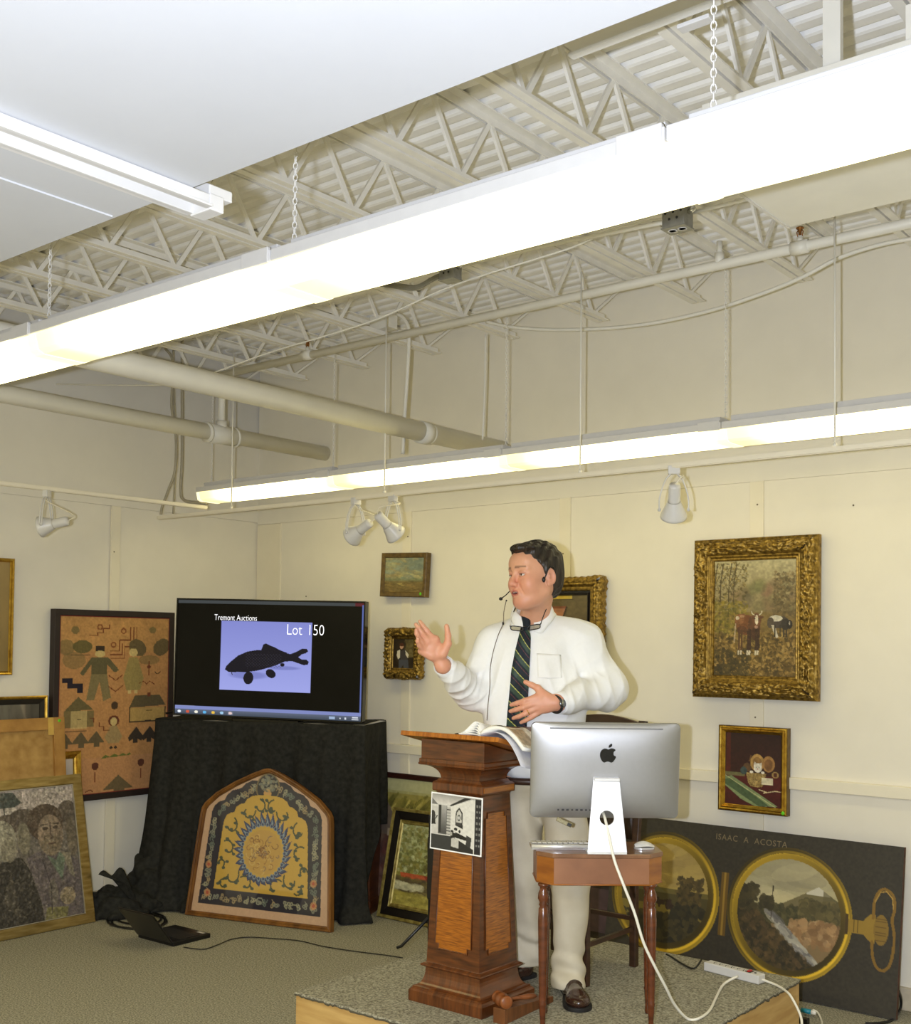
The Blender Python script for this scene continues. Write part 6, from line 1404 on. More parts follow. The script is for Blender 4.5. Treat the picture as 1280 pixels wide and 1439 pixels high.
NECK = L(748, 872, .015)
RS, LS = L(695, 903, .04), L(817, 901, .02); RE, LE = L(664, 974, .0), L(852, 968, .0); RW, LW = L(624, 936, -.20), L(786, 988, -.215)
RHIP, LHIP = L(726, 1085, .06), L(786, 1085, .02); RK, LK = L(738, 1225, .12), L(802, 1232, -.02); RA_, LA_ = L(742, 1345, .17), L(799, 1375, -.01)
head = [he((-.012, 0, .025), (.098, .077, .085), .02), he((.022, 0, -.035), (.066, .064, .088), .03), he((.060, 0, .040), (.034, .055, .040), .03),
        hc((.0, .046, -.070), (.062, .014, -.108), .022, .019, .03), hc((.0, -.046, -.070), (.062, -.014, -.108), .022, .019, .03),
        he((.072, 0, -.106), (.021, .023, .019), .02), he((.040, 0, -.095), (.045, .045, .028), .03),
        he((.060, .040, -.040), (.028, .026, .032), .03), he((.060, -.040, -.040), (.028, .026, .032), .03),
        hc((.083, .012, .018), (.070, .048, .016), .0105, .0085, .014), hc((.083, -.012, .018), (.070, -.048, .016), .0105, .0085, .014),
        Sub(he((.100, .031, -.003), (.022, .018, .0130), 0), .014), Sub(he((.100, -.031, -.003), (.022, .018, .0130), 0), .014),
        he((.0745, .031, .0035), (.0162, .0180, .0085), .004), he((.0745, -.031, .0035), (.0162, .0180, .0085), .004), he((.0730, .031, -.0140), (.0155, .0175, .0072), .005), he((.0730, -.031, -.0140), (.0155, .0175, .0072), .005),
        hc((.087, 0, .010), (.107, 0, -.030), .0075, .0105, .012), he((.108, 0, -.037), (.0125, .0120, .0105), .010), he((.096, .0125, -.042), (.0105, .0070, .0075), .007), he((.096, -.0125, -.042), (.0105, .0070, .0075), .007),
        Sub(he((.103, .007, -.050), (.005, .0035, .003), 0), .003), Sub(he((.103, -.007, -.050), (.005, .0035, .003), 0), .003),
        he((.080, 0, -.070), (.024, .030, .020), .016),
        hc((.099, .0, -.0635), (.086, .021, -.0690), .0052, .003, .006), hc((.099, .0, -.0635), (.086, -.021, -.0690), .0052, .003, .006),
        hc((.096, .0, -.0795), (.086, .018, -.0740), .0062, .003, .006), hc((.096, .0, -.0795), (.086, -.018, -.0740), .0062, .003, .006),
        Sub(he((.103, 0, -.0712), (.020, .0180, .0050), 0), .003),
        Sub(hc((.094, .021, -.046), (.086, .033, -.074), .0028, .0022, 0), .010), Sub(hc((.094, -.021, -.046), (.086, -.033, -.074), .0028, .0022, 0), .010),
        # ears
        he((-.012, .080, -.018), (.020, .0065, .032), .010, Ry3(.15)@Rz3(-.35)), he((-.012, -.080, -.018), (.020, .0065, .032), .010, Ry3(.15)@Rz3(.35)),
        he((-.004, .078, -.044), (.010, .006, .011), .006),
        Sub(he((-.010, .090, -.016), (.013, .0080, .023), 0), .004), he((-.004, .084, -.018), (.004, .004, .008), .004)]
neck = [Cone(H(-.028, 0, -.045), NECK+[0, .01, -.03], .056, .056, .03), Cone(H(.006, 0, -.080), NECK+[-.006, -.020, -.01], .038, .036, .03)]
body = [Ell(L(749, 928, .03), (.170, .105, .15), .05), Ell(L(752, 1005, .02), (.165, .12, .16), .05), Ell(L(756, 1082, .03), (.155, .11, .11), .05),
        Cone(NECK+[0, 0.02, -.05], RS+[.02, 0, 0], .045, .050, .04), Cone(NECK+[0, 0.02, -.05], LS-[.02, 0, 0], .045, .050, .04),
        Cone(RS, RE, .052, .040, .03), Cone(RE, RW, .040, .028, .02), Cone(LS, LE, .052, .040, .03), Cone(LE, LW, .040, .028, .02),
        Cone(RHIP, RK, .080, .055, .04), Cone(RK, RA_, .052, .036, .03), Cone(LHIP, LK, .080, .055, .04), Cone(LK, LA_, .052, .036, .03),
        Cone(RA_, np.array([RA_[0]-.05, RA_[1]-.03, ZG+.05]), .030, .022, .02), Cone(LA_, np.array([LA_[0], LA_[1]-.05, ZG+.05]), .030, .022, .02)]
# right hand, raised open, palm toward the camera
RWr = L(622, 936, -.235); rp = lambda px, py, y: L(px, py, y)
pal = [L(615, 912, -.262), L(603, 905, -.268)]
hr_ = [Cone(RW, RWr, .027, .0245, .015), Cone(RWr, L(614, 922, -.25), .0245, .024, .02, flat=((.25, -1, .1), .70)),
       Ell(L(606.5, 909, -.262), (.037, .017, .043), .018, Rz3(.15)@Ry3(-.45)),
       Cone(L(612, 898, -.262), L(601, 900, -.266), .014, .014, .014), Cone(L(592, 915, -.268), L(606, 921, -.262), .014, .017, .016),
       # thumb
       Cone(L(622, 918, -.262), L(629.0, 905, -.270), .019, .0145, .018), Cone(L(629.0, 905, -.270), L(629.5, 893, -.272), .0128, .0115, .008), Cone(L(629.5, 893, -.272), L(627.5, 880, -.270), .0115, .0092, .006),
       # index
       Cone(L(607, 897, -.264), L(599.5, 886, -.268), .0115, .0105, .010), Cone(L(599.5, 886, -.268), L(594.0, 879, -.268), .0100, .0092, .003), Cone(L(594.0, 879, -.268), L(590.0, 873.5, -.264), .0090, .0075, .003),
       # middle
       Cone(L(601.5, 900, -.272), L(592.5, 889, -.286), .0115, .0105, .008), Cone(L(592.5, 889, -.286), L(587.5, 882, -.290), .0100, .0090, .003), Cone(L(587.5, 882, -.290), L(584.5, 877.5, -.288), .0090, .0078, .003),
       # ring
       Cone(L(596.0, 906, -.276), L(588.5, 897, -.296), .0110, .0100, .008), Cone(L(588.5, 897, -.296), L(585.5, 890.5, -.308), .0096, .0088, .003), Cone(L(585.5, 890.5, -.308), L(585.0, 885.5, -.312), .0086, .0074, .003),
       # little
       Cone(L(594.0, 913, -.276), L(589.0, 907, -.296), .0100, .0090, .008), Cone(L(589.0, 907, -.296), L(586.8, 901.5, -.310), .0088, .0080, .003), Cone(L(586.8, 901.5, -.310), L(587.0, 897.5, -.316), .0078, .0068, .003)]
# left hand resting on the tie, back of the hand to the camera
LWr = L(781, 987, -.228)
hl_ = [Cone(LW, LWr, .029, .027, .015), Cone(LWr, L(772, 988, -.232), .0255, .025, .02, flat=((0, 1, 0), .72)),
       Ell(L(760.5, 989, -.232), (.046, .0165, .036), .02, Ry3(.22)),
       Cone(L(766, 978, -.228), L(755.5, 967, -.222), .017, .0135, .02), Cone(L(755.5, 967, -.222), L(746.5, 962.5, -.216), .0122, .0112, .006), Cone(L(746.5, 962.5, -.216), L(738.5, 958.5, -.208), .0108, .0090, .004),
       Cone(L(752, 980.5, -.232), L(736.5, 985.0, -.236), .0120, .0108, .010), Cone(L(736.5, 985.0, -.236), L(726.0, 988.3, -.222), .0102, .0094, .003), Cone(L(726.0, 988.3, -.222), L(718.5, 990.5, -.206), .0092, .0078, .003),
       Cone(L(750.5, 988.5, -.234), L(735.5, 993.8, -.240), .0120, .0108, .008), Cone(L(735.5, 993.8, -.240), L(725.0, 997.3, -.226), .0102, .0094, .003), Cone(L(725.0, 997.3, -.226), L(717.5, 999.5, -.208), .0092, .0078, .003),
       Cone(L(752.0, 996.0, -.232), L(738.0, 1002.8, -.238), .0112, .0102, .008), Cone(L(738.0, 1002.8, -.238), L(729.0, 1006.8, -.226), .0098, .0090, .003), Cone(L(729.0, 1006.8, -.226), L(721.5, 1009.3, -.210), .0088, .0074, .003),
       Cone(L(757.0, 1001.5, -.228), L(745.5, 1008.5, -.232), .0100, .0090, .008), Cone(L(745.5, 1008.5, -.232), L(738.0, 1012.5, -.222), .0086, .0080, .003), Cone(L(738.0, 1012.5, -.222), L(732.0, 1015.3, -.210), .0078, .0066, .003)]
allp = head+neck+body+hr_+hl_
P_lo = np.array([-.50, -.42, .24]); P_hi = np.array([.46, .36, 2.06])
# the body is one surface: the head and hands share a fine grid, the clothed parts the same
V, F = sdf_mesh(allp, P_lo, P_hi, .0031)
# skin colour by place
Q = (V-HC)@HR/HS; ish = Q[:, 2] > -.16
base_c = lin((214, 158, 126)); col = np.tile(base_c, (len(V), 1))
def blend(mask, c):
    global col
    col = col*(1-mask[:, None])+lin(c)*mask[:, None]
def gz(c, r): return np.exp(-(((Q-np.array(c))/np.array(r))**2).sum(1))*ish
blend(.50*gz((.10, 0, -.036), (.03, .025, .022)), (204, 112, 92)); blend(.38*gz((.07, .045, -.04), (.04, .03, .035)), (206, 118, 96)); blend(.38*gz((.07, -.045, -.04), (.04, .03, .035)), (206, 118, 96))
blend(.40*gz((.08, 0, -.105), (.04, .04, .02)), (202, 116, 96)); blend(.3*gz((-.012, .085, -.018), (.03, .015, .04)), (206, 126, 106))
blend(.45*np.clip(gz((.05, .0, -.115), (.08, .08, .03)), 0, 1), (186, 128, 104))
lipm = (((Q[:, 0]-.097)/.022)**2+(Q[:, 1]/.023)**2+((Q[:, 2]+.0712)/.0125)**2 < 1) & ish; blend(lipm*.75, (176, 88, 80))
mo = (((Q[:, 0]-.095)/.026)**2+(Q[:, 1]/.019)**2+((Q[:, 2]+.0708)/.0042)**2 < 1) & ish; blend(mo*.9, (96, 36, 34))
for s_ in (-1, 1):
    bz = .0265-.10*(np.abs(Q[:, 1])-.031)**2/.031*1.2; e = (np.abs(Q[:, 1]-s_*.032) < .0205) & (np.abs(Q[:, 2]-bz+.003) < .0042) & (Q[:, 0] > .05) & ish; blend(e*.62, (78, 54, 40))
    lid = (((Q[:, 1]-s_*.031)/.019)**2+((Q[:, 2]+.004)/.013)**2 < 1) & (Q[:, 0] > .06) & ish; blend(lid*.25, (170, 104, 86))
hand = (V[:, 1] < -.19) & (V[:, 2] < 1.66) & ~(ish & (Q[:, 2] > -.15)); n3 = .5+.5*np.sin(V[:, 0]*160)*np.sin(V[:, 2]*140); blend(hand*(.14+.16*n3), (216, 136, 116))
M_skin = mat('skin', (255, 255, 255), rough=.48, var=.05, scale=70, attr=True, bump=.06, bscale=260)
bs_ = M_skin.node_tree.nodes['Principled BSDF']; bs_.inputs['Subsurface Weight'].default_value = .12; bs_.inputs['Subsurface Radius'].default_value = (.012, .005, .003); bs_.inputs['Subsurface Scale'].default_value = .5
raw_mesh('body', V, F, M_skin, man, col)
M_eyew = mat('eye_white', (196, 184, 172), rough=.2); M_iris = mat('dark_iris', (62, 44, 30), rough=.2); M_lash = mat('lash_line', (60, 36, 28), rough=.6)
for s_ in (-1, 1):
    c = H(.0750, s_*.0312, -.0050); lk = HR@Rz3(.12)
    o = MB().ball((0, 0, 0), .0132*HS, n=20, m=14).build('eye', M_eyew, man); o.location = tuple(c)
    ic_ = c+lk@np.array([.0088, 0, 0])*HS; oo = MB().ball((0, 0, 0), (.0050*HS, .0066*HS, .0066*HS), n=16, m=10).build('iris', M_iris, o); oo.location = tuple(lk@np.array([.0088, -.001*s_, .0]))
    pts = [H(.0745+.0152*math.cos(a), s_*.0312+.0176*math.sin(a), -.0022-.0035*a*a) for a in np.linspace(-1.0, 1.0, 11)]
    MB().tube(pts, .0011, n=6).build('eyelid', mat('eyelid_skin', (120, 76, 60), rough=.5), man)
    pts = [H(.0925-.019*a*a, s_*(.013+a*.036), .0245+.005*math.sin(a*2.6)) for a in np.linspace(0, 1, 9)]
    MB().tube(pts, [.0022, .0034, .004, .004, .0038, .0034, .0030, .0024, .0012], n=6).build('eyebrow', mat('brown_brow', (84, 58, 42), rough=.9), man)
MB().tube([H(.0955-.5*abs(a)**2, a, -.0668-.14*abs(a)) for a in np.linspace(-.012, .012, 7)], .0016, n=5).build('teeth', mat('teeth', (222, 206, 186), rough=.3), man)

# hair
def hairpost(D, P):
    q = (P-HC)@HR/HS; z_ = q[:, 2]
    lim = np.interp(z_, [-.12, -.085, -.03, -.022, -.010, .016, .054, .072, .086, .10], [-.07, -.045, -.034, .0, .014, .026, .052, .074, .112, .2])
    lim = lim+.005*np.sin(q[:, 1]*160)+.004*np.sin(q[:, 1]*310+1)
    g = (q[:, 0]-lim)*.75
    earc = .026-np.sqrt(((q[:, 0]+.012)/.8)**2+((q[:, 2]+.020))**2*.62); g = np.maximum(g, np.where((np.abs(q[:, 1]) > .05) & (q[:, 0] > -.045), earc, -1))
    g = np.maximum(g, (-.098-z_))
    d = D+.0022*np.sin(q[:, 0]*150+60*q[:, 2]+4*np.sin(q[:, 1]*50))+.0018*np.sin(q[:, 1]*260+q[:, 0]*90)
    return -smin(-d, -g*HS, .008)
V, F = sdf_mesh([he((-.018, 0, .030), (.107, .0835, .0945), .02), he((-.045, 0, -.035), (.066, .066, .066), .03), he((.048, .012, .092), (.050, .056, .020), .02), he((.0, .066, .012), (.020, .019, .036), .02), he((.0, -.066, .012), (.020, .019, .036), .02)],
                HC-[.17, .17, .17], HC+[.17, .17, .17], .003, post=hairpost)
M_hair = mat('dark_brown_hair', (48, 38, 28), c2=(20, 16, 12), rough=.42, scale=60, stretch=(1, 1, .25), bump=.35, bscale=160)
raw_mesh('hair', V, F, M_hair, man)

# shirt
def ridge(t): return (1-np.abs(np.sin(t)))**1.6
def folds(P):
    x, y, z_ = P[:, 0], P[:, 1], P[:, 2]
    return -.0065*ridge(x*19+2.2*np.sin(z_*7)+z_*5)*np.clip((1.62-z_)*5, 0, 1)+.0030*np.sin(x*42+6*np.sin(z_*6)+z_*9)+.0026*np.sin(z_*55+x*30+3*np.sin(x*22))*np.clip((1.35-z_)*4, .2, 1)-.007*ridge(z_*26+np.abs(x)*34+1.5*np.sin(x*15))*np.clip((1.30-z_)*6, 0, 1)-.006*ridge((np.abs(x-.02)-.13)*55+z_*16)*np.exp(-((z_-1.46)/.09)**2)
def dist_seg(P, a, b):
    ba = b-a; t = np.clip(((P-a)@ba)/(ba@ba), 0, 1); return np.linalg.norm(P-a-t[:, None]*ba, axis=1), t
def shirtpost(D, P):
    d = D+folds(P)
    for a, b, nn in ((RE, RW, 26), (LE, LW, 26), (RS, RE, 14), (LS, LE, 14)):
        ds, t = dist_seg(P, a, b); w = np.exp(-(ds/.09)**2); q_ = P@np.array([17., 29., 23.]); d = d+w*(.0042*np.sin(t*nn+q_*1.4)-.0105*ridge(t*nn*.62+q_*.75+1.3*np.sin(q_*.6)))*np.clip(1.15-np.abs(t-.35)*1.2, .15, 1)
    # open neck
    n1 = np.linalg.norm((P-NECK-np.array([-.004, -.010, .060]))/np.array([1, 1, 1.25]), axis=1)-.058
    d = -smin(-d, n1, .004)
    for w_, e_ in ((RW, RE), (LW, LE)):
        ax_ = (w_-e_)/np.linalg.norm(w_-e_); pl = (P-w_)@ax_-.006; near = np.linalg.norm(P-w_, axis=1) < .10
        d = np.where(near, -smin(-d, -pl, .004), d)
    return np.maximum(d, (1.02-.06)-P[:, 2])
def off(a, b, t): return a+(b-a)*t
shirt = [Ell(L(747, 925, .03), (.190, .122, .155), .06), Ell(L(752, 972, .015), (.188, .135, .16), .06), Ell(L(752, 1010, .005), (.200, .148, .15), .06), Ell(L(756, 1060, .02), (.188, .135, .12), .05),
         Cone(NECK+[0, .02, -.045], RS+[.0, 0, 0], .072, .062, .04), Cone(NECK+[0, .02, -.045], LS+[0, 0, 0], .072, .070, .04), Cone(NECK+[0, .008, -.06], NECK+[.004, .012, .030], .072, .064, .03), Cone(NECK+[.01, .03, -.01], LS+[-.03, 0, .035], .050, .042, .03), Cone(NECK+[-.01, .03, -.02], RS+[.04, 0, .030], .050, .040, .03),
         Cone(RS, RE, .064, .060, .03), Ell(RE+[.006, .0, -.002], (.062, .062, .058), .03), Cone(RE, off(RE, RW, .75), .060, .047, .03), Cone(off(RE, RW, .70), RW+(RW-RE)*.06, .042, .0375, .01),
         Cone(LS, LE, .076, .072, .04), Ell(LE+[.0, .0, -.006], (.078, .075, .070), .04), Cone(LE, off(LE, LW, .72), .068, .050, .03), Cone(off(LE, LW, .66), LW+(LW-LE)*.06, .043, .0385, .01)]
V, F = sdf_mesh(shirt, (-.46, -.36, .94), (.48, .30, 1.80), .0045, post=shirtpost, slack=.05)
M_shirt = mat('white_cotton_shirt', (236, 236, 234), rough=.75, var=.012, scale=60, bump=.05, bscale=120, spec=.3)
raw_mesh('shirt', V, F, M_shirt, man)
def surf(px, py, prims=shirt, post=shirtpost, y0=-.45, y1=.25, n=350):
    ys_ = np.linspace(y0, y1, n); P = np.array([L(px, py, y) for y in ys_]); d = post(sdf_eval(prims, P), P) if post else sdf_eval(prims, P); k = np.argmax(d < 0)
    return P[k] if d[k] < 0 else L(px, py, -.1)
torso_only = shirt[:9]
def plainpost(D, P): return D+folds(P)
def ts(px, py, o=0.004): p = surf(px, py, torso_only, plainpost); return p-np.array([0, o, 0])
# collar wings
def shirt_d(P): return shirtpost(sdf_eval(shirt, P), P)
def collar():
    cy_ = .012; rx_, ry_ = .0690, .0680; c0 = L(748.5, 860, 0)[0]; rows = []; NA = 72
    fa = math.atan2(-1, -.16)
    for k in range(NA+1):
        th = math.radians(9)+(2*PI-math.radians(18))*k/NA; a = fa+th; c, s_ = math.cos(a), math.sin(a); fr = math.cos(th); f1 = max(0, fr)
        # top edge: lowest at the front, highest at the back
        zt = np.interp(fr, [-1, -.3, .3, .75, .97, 1], [L(0, 836, 0)[2], L(0, 842, 0)[2], L(0, 849, 0)[2], L(0, 857, 0)[2], L(0, 865, 0)[2], L(0, 867, 0)[2]])
        drop = np.interp(fr, [-1, 0, .6, .86, .955, 1], [.034, .036, .044, .062, .050, .034])
        P = [(-.006, -.026), (-.002, -.004), (.002, .001), (.007, -.001), (.012, -drop*.35), (.016, -drop*.7), (.019, -drop)]
        row = []
        for (dr, dz) in P:
            q = np.array([c0+c*(rx_+dr), cy_+s_*(ry_+dr), zt+dz])
            if dr > .006:
                for _ in range(14):
                    if shirt_d(q[None])[0] > .003: break
                    q = q+np.array([c, s_, .25])*.003
            row.append(q)
        rows.append(row)
    return rows
MB().grid(collar()).build('collar', M_shirt, man, solid=.0022)
# cuffs, pocket, placket
for w_, e_, r_ in ((RW, RE, .040), (LW, LE, .041)):
    ax_ = (w_-e_)/np.linalg.norm(w_-e_); MB().tube([w_-ax_*.045, w_-ax_*.04, w_+ax_*.008, w_+ax_*.010], [r_*.97, r_*1.0, r_*.97, r_*.9], n=28, cap=False).build('cuff', M_shirt, man, solid=.0025)
mb = MB(); G = [[ts(744+3*u-.10*v, 885+v, .0035) for u in np.linspace(0, 1, 3)] for v in np.linspace(0, 110, 28)]; mb.grid(G).build('placket', M_shirt, man, solid=.0015)
G = [[ts(754+34*u+1.5*v, 918+36*v+2*u*(1-v)-3*(v > .99)*abs(u-.5), .0022) for u in np.linspace(0, 1, 12)] for v in np.linspace(0, 1, 12)]; MB().grid(G).build('chest_pocket', M_shirt, man, solid=.001)
# tie
M_tie = mat('navy_tie', (30, 38, 50), c2=(22, 30, 36), rough=.6, scale=50, spec=.25); M_tie2 = mat('tie_green_stripe', (34, 58, 46), rough=.6); M_tie3 = mat('tie_yellow_stripe', (176, 176, 90), rough=.6); M_tie4 = mat('tie_red_stripe', (92, 44, 46), rough=.6)
def tie_edge(v):       # v pixel row -> left,right px
    return np.interp(v, [881, 893, 915, 945, 975, 1000, 1026], [732, 729, 723.5, 718, 715.5, 713, 711]), np.interp(v, [881, 893, 915, 945, 975, 1000, 1026], [742, 745.5, 745, 743.5, 742, 741, 739.5])
NV_, NU_ = 240, 24; mb = MB(); rows = []
cache = {}
vv = np.linspace(881, 1026, 30); grid0 = []
for v in vv:
    l_, r_ = tie_edge(v); grid0.append([ts(l_+(r_-l_)*u, v, .010+.004*(1-(2*u-1)**2)) for u in np.linspace(0, 1, 7)])
grid0 = np.array(grid0)
def gsamp(a, b):
    i = min(28, int(a*29)); j = min(5, int(b*6)); fa_, fb_ = a*29-i, b*6-j
    return (grid0[i, j]*(1-fa_)+grid0[i+1, j]*fa_)*(1-fb_)+(grid0[i, j+1]*(1-fa_)+grid0[i+1, j+1]*fa_)*fb_
rows = [[gsamp(i/NV_, j/NU_) for j in range(NU_+1)] for i in range(NV_+1)]
vs = [p for r in rows for p in r]; fs, mi = [], []
for i in range(NV_):
    for j in range(NU_):
        fs.append((i*(NU_+1)+j, (i+1)*(NU_+1)+j, (i+1)*(NU_+1)+j+1, i*(NU_+1)+j+1))
        ph = ((vv[0]+(i/NV_)*145)-(j/NU_)*24*1.05) % 24.0
        mi.append(2 if ph < 1.3 else 1 if ph < 9 else 3 if 13 < ph < 14.0 else 0)
mb.add(vs, fs, 0, True); mb.m = mi; mb.build('tie', [M_tie, M_tie2, M_tie3, M_tie4], man, solid=.003)
kn = [[ts(l_+(r_-l_)*u, v, .016+.008*(1-(2*u-1)**2)) for u in np.linspace(0, 1, 7)] for v, l_, r_ in ((866, 733, 743), (870, 733.5, 744), (876, 735, 744.5), (881, 735.5, 744), (885, 735.5, 743))]
MB().grid(kn).build('tie_knot', M_tie, man, solid=.006)
# trousers
TP = [Ell(L(756, 1080, .03), (.182, .130, .115), .05), Cone(RHIP, RK, .098, .078, .04), Cone(RK, RA_+[0, 0, .03], .076, .058, .03), Cone(LHIP, LK, .100, .078, .04), Cone(LK, LA_+[0, 0, .02], .076, .060, .03),
      Cone(RA_+[0, 0, .035], RA_+[0, -.005, -.03], .058, .060, .02), Cone(LA_+[0, 0, .03], LA_+[0, -.012, -.035], .060, .064, .02), Ell(LA_+[0, -.050, -.005], (.052, .050, .050), .03), Ell(RA_+[-.035, -.030, -.010], (.052, .050, .050), .03)]
def trpost(D, P):
    x, y, z_ = P[:, 0], P[:, 1], P[:, 2]; d = D
    for a, b, fl_z in ((RK, RA_, RA_[2]), (LK, LA_, LA_[2])):
        ds, t = dist_seg(P, a, b); low = np.exp(-((z_-fl_z-.06)/.07)**2)*(ds < .12); d = d+low*.007*np.sin((z_)*75+x*25+3*np.sin(y*20))
    d = d+.0035*np.sin(z_*14+x*30+4*np.sin(z_*7+y*9))+.003*np.sin(x*55+z_*20)
    zc_ = np.where(x < (RA_[0]+LA_[0])/2, RA_[2]-.030-.12*(y-RA_[1]), LA_[2]-.030-.12*(y-LA_[1])); d = np.maximum(d, zc_-z_)
    return np.maximum(d, z_-1.075)
V, F = sdf_mesh(TP, (-.32, -.30, .24), (.36, .42, 1.22), .005, post=trpost, slack=.05)
raw_mesh('trousers', V, F, mat('light_khaki_cotton', (208, 199, 176), c2=(198, 188, 164), rough=.8, scale=12, bump=.05, bscale=200, spec=.2), man)
MB().tube([(L(756, 1080, .03)[0]+.178*math.cos(a), L(756, 1080, .03)[1]+.128*math.sin(a), 1.075) for a in np.linspace(0, 2*PI, 40)[:-1]], .014, n=8, closed=True).build('belt', mat('brown_belt', (54, 32, 22), rough=.4), man)
# shoes
M_shoe = mat('dark_brown_polished_leather', (62, 38, 28), c2=(44, 26, 20), rough=.22, scale=14, coat=.4, bump=.05, bscale=40); M_sole = mat('black_rubber_sole', (20, 18, 17), rough=.7)
def shoe(heel, ang, nm='shoe'):
    """heel point on the stage, toes pointing along ang in the local plane"""
    c, s_ = math.cos(ang), math.sin(ang); T = lambda x, y, z_: np.array([heel[0]+x*c-y*s_, heel[1]+x*s_+y*c, ZG+z_]); R3 = Rz3(ang)
    up_ = [Cone(T(.035, 0, .042), T(.10, 0, .036), .034, .033, .03), Cone(T(.10, 0, .036), T(.20, .004, .030), .034, .033, .03, ), Ell(T(.225, .004, .028), (.062, .047, .030), .02, R3), Ell(T(.040, 0, .035), (.046, .036, .042), .02, R3)]
    def post(D, P):
        q = (P-np.array([heel[0], heel[1], ZG]))@R3; d = np.maximum(D, .012-q[:, 2])
        seam = np.abs(np.sqrt(((q[:, 0]-.205)/.062)**2+((q[:, 1]-.004)/.034)**2)-1); d = d+.0022*np.exp(-(seam/.05)**2)*(q[:, 2] > .03)
        tg = np.exp(-((q[:, 0]-.125)/.020)**2)*(q[:, 2] > .05); return d-.002*tg
    lo_ = np.array([heel[0]-.32, heel[1]-.32, ZG-.01]); V, F = sdf_mesh(up_, lo_, lo_+[.64, .64, .16], .004, post=post)
    o = raw_mesh(nm, V, F, M_shoe, man)
    sol = [(-.008, -.028), (.02, -.036), (.09, -.034), (.17, -.046), (.235, -.050), (.275, -.036), (.292, .0), (.280, .036), (.24, .056), (.17, .050), (.09, .036), (.02, .036), (-.008, .028), (-.016, 0)]
    mb = MB(); sp = [tuple(T(p[0], p[1], 0)[:2]) for p in smooth_path([(x, y, 0) for x, y in sol+[sol[0]]], 4)[:-1]]; mb.prism(sp, ZG+.001, ZG+.016, plane='xy'); mb.prism([tuple(T(x, y, 0)[:2]) for x, y in ((-.012, -.03), (.065, -.034), (.065, .034), (-.012, .03))], ZG+.001, ZG+.02, plane='xy'); mb.build('sole', M_sole, o, bevel=.002)
    MB().tube(smooth_path([T(.132, -.034, .040), T(.132, -.02, .060), T(.132, 0, .068), T(.132, .02, .060), T(.132, .036, .040)], 4), .004, n=6).build('saddle_strap', M_shoe, o)
shoe(LA_+[.004, .040, 0], math.radians(-88)); shoe(RA_+[.01, .03, 0], math.radians(-142))
# wrist watch, ring
ax_ = (LW-LE)/np.linalg.norm(LW-LE); wc = LW+ax_*.024; u1 = np.cross(ax_, [0, 0, 1.]); u1 /= np.linalg.norm(u1); u2 = np.cross(ax_, u1)
mb = MB(); mb.tube([wc+(u1*math.cos(a)+u2*math.sin(a))*.0315 for a in np.linspace(0, 2*PI, 33)[:-1]], .0055, n=8, closed=True); w_o = mb.build('wristwatch', mat('black_watch_strap', (28, 28, 30), rough=.35), man)
fd = (u1*.3-np.array([0, 1, 0])*.9+np.array([.3, 0, 0])); fd = fd-ax_*(fd@ax_); fd /= np.linalg.norm(fd)
zq = Vector(fd).to_track_quat('Z', 'Y').to_matrix(); MB().lathe([(.0, -.002), (.015, -.002), (.0165, .002), (.015, .006), (.0, .006)], tuple(wc+fd*.033), n=20, rot=zq).build('dial', mat('steel_watch_case', (120, 124, 130), rough=.2, metal=.9), w_o)
rc_ = L(741.5, 1001.0, -.237); rx_ = L(738.0, 1002.8, -.238)-L(752.0, 996.0, -.232); rx_ /= np.linalg.norm(rx_); r1 = np.cross(rx_, [0, 0, 1.]); r1 /= np.linalg.norm(r1); r2 = np.cross(rx_, r1)
MB().tube([rc_+(r1*math.cos(a)+r2*math.sin(a))*.0115 for a in np.linspace(0, 2*PI, 21)[:-1]], .0018, n=6, closed=True).build('ring', mat('gold_ring', (220, 180, 90), rough=.2, metal=1), man)
# reading glasses hanging on a cord
M_gl = mat('black_spectacle_frame', (12, 12, 13), rough=.25)
gl = None
def G_(px, py, o=.030): return ts(px, py, o)
def lens_loop(x0, x1, y0, y1, sk):
    P_ = []
    for k in range(24):
        a = 2*PI*k/24; c, s_ = math.cos(a), math.sin(a); ex = .55
        u = math.copysign(abs(c)**ex, c); v = math.copysign(abs(s_)**ex, s_); px = (x0+x1)/2+(x1-x0)/2*u; py = (y0+y1)/2+(y1-y0)/2*v+sk*u
        P_.append((px, py))
    return P_
yb_ = G_(738, 882, .034)[1]
def GP(px, py, dy=0): return L(px, py, yb_+dy)
mb = MB(); 
for (x0, x1, y0, y1, sk) in ((717.5, 735, 880.2, 886.2, 1.0), (741.5, 759, 878.2, 884.6, -1.6)): mb.tube([GP(*p) for p in lens_loop(x0, x1, y0, y1, sk)], .0021, n=6, closed=True)
mb.tube([GP(734.5, 881.5), GP(738, 880.3, -.004), GP(741.8, 880.8)], .0022, n=6)
mb.tube([GP(717.5, 880.0), GP(716.5, 879.6, .01), GP(718, 881, .03)], .0026, n=6); mb.tube([GP(759.5, 876.6), GP(760, 876.2, .01), GP(758, 879, .03)], .0026, n=6)
go = mb.build('spectacle_frame', M_gl, man)
mg = bpy.data.materials.new('clear_lens'); mg.use_nodes = True; bb_ = mg.node_tree.nodes['Principled BSDF']; bb_.inputs['Transmission Weight'].default_value = 1; bb_.inputs['Roughness'].default_value = .02; bb_.inputs['IOR'].default_value = 1.02
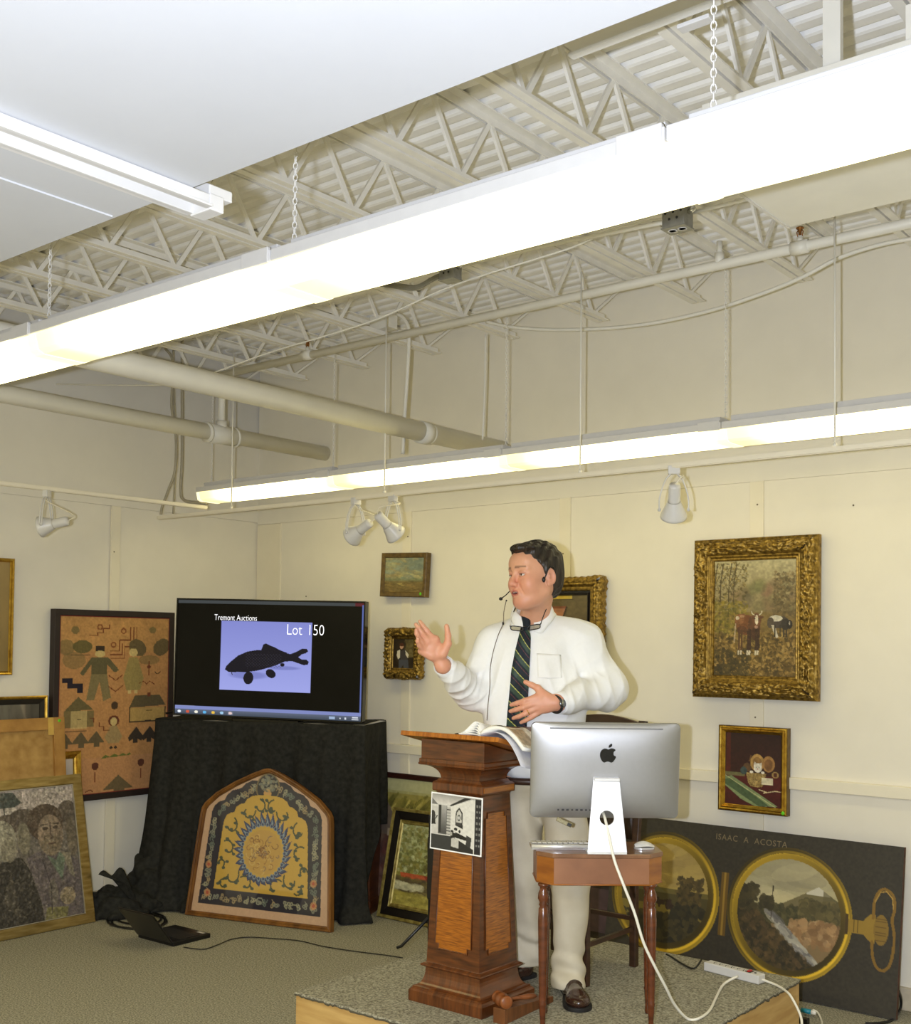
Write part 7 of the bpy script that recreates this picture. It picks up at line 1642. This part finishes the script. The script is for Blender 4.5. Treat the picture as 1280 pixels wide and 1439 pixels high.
for (x0, x1, y0, y1, sk) in ((718, 734.5, 880.5, 886, 1.0), (742, 758.5, 878.5, 884.3, -1.6)):
    P_ = [GP(*p) for p in lens_loop(x0, x1, y0, y1, sk)]; MB().add(P_, [tuple(range(len(P_)))]).build('lens', mg, go)
MB().tube(smooth_path([GP(716.5, 879.4), L(718, 869, -.105), L(721.5, 859, -.095), L(724.5, 852, -.085)], 4), .0012, n=5).build('cord', mat('white_cord_thin', (210, 206, 196), rough=.5), man)
MB().tube(smooth_path([GP(760, 876), L(763, 867, -.098), L(767.5, 856, -.082), L(771.5, 848, -.062), L(774.5, 844.5, -.04), L(777, 845, -.015)], 4), .0018, n=5).build('cord', M_black, man)
MB().tube(smooth_path([L(721.5, 860, -.097), L(724.5, 853, -.088)], 3), .0024, n=5).build('cord_grip', M_black, man)
# headset microphone
h1 = H(-.012, .0925, -.012)
MB().ball(H(.022, .080, -.030), (.007, .007, .011), n=12, m=8).tube(smooth_path([H(.022, .080, -.030), H(.014, .086, -.012), H(.006, .088, .006), H(-.010, .090, .017), H(-.028, .086, .008)], 5), .0026, n=6).build('ear_clip', M_black, man)
MB().tube(smooth_path([H(.015, -.082, -.022), H(.045, -.074, -.042), H(.075, -.062, -.060), H(.10, -.052, -.074), H(.122, -.046, -.084)], 5), .0022, n=6).build('microphone_boom', M_black, man)
m_ = H(.130, -.044, -.088); MB().ball(m_, (.0075, .0065, .0065), n=12, m=8).build('microphone', M_black, man)
cpts = [L(711.5, 843, -.19), L(708, 860, -.165), surf(704.5, 877)*[1, 0, 1]+[0, -.155, 0], surf(700, 892)-[0, 0.013, 0], surf(693, 915)-[0, 0.013, 0], surf(688.5, 940)-[0, 0.013, 0], surf(688.0, 965)-[0, 0.013, 0], surf(685.5, 990)-[0, 0.013, 0], surf(684.0, 1012)-[0, 0.013, 0]]
MB().tube(smooth_path(cpts, 5), .0016, n=5).build('microphone_cable', mat('grey_brown_wire', (92, 76, 60), rough=.5), man)
MB().ball(cpts[2], (.004, .004, .007), n=8, m=6).ball(L(711.5, 844, -.19), .0035, n=8, m=5).build('cable_clip', M_black, man)
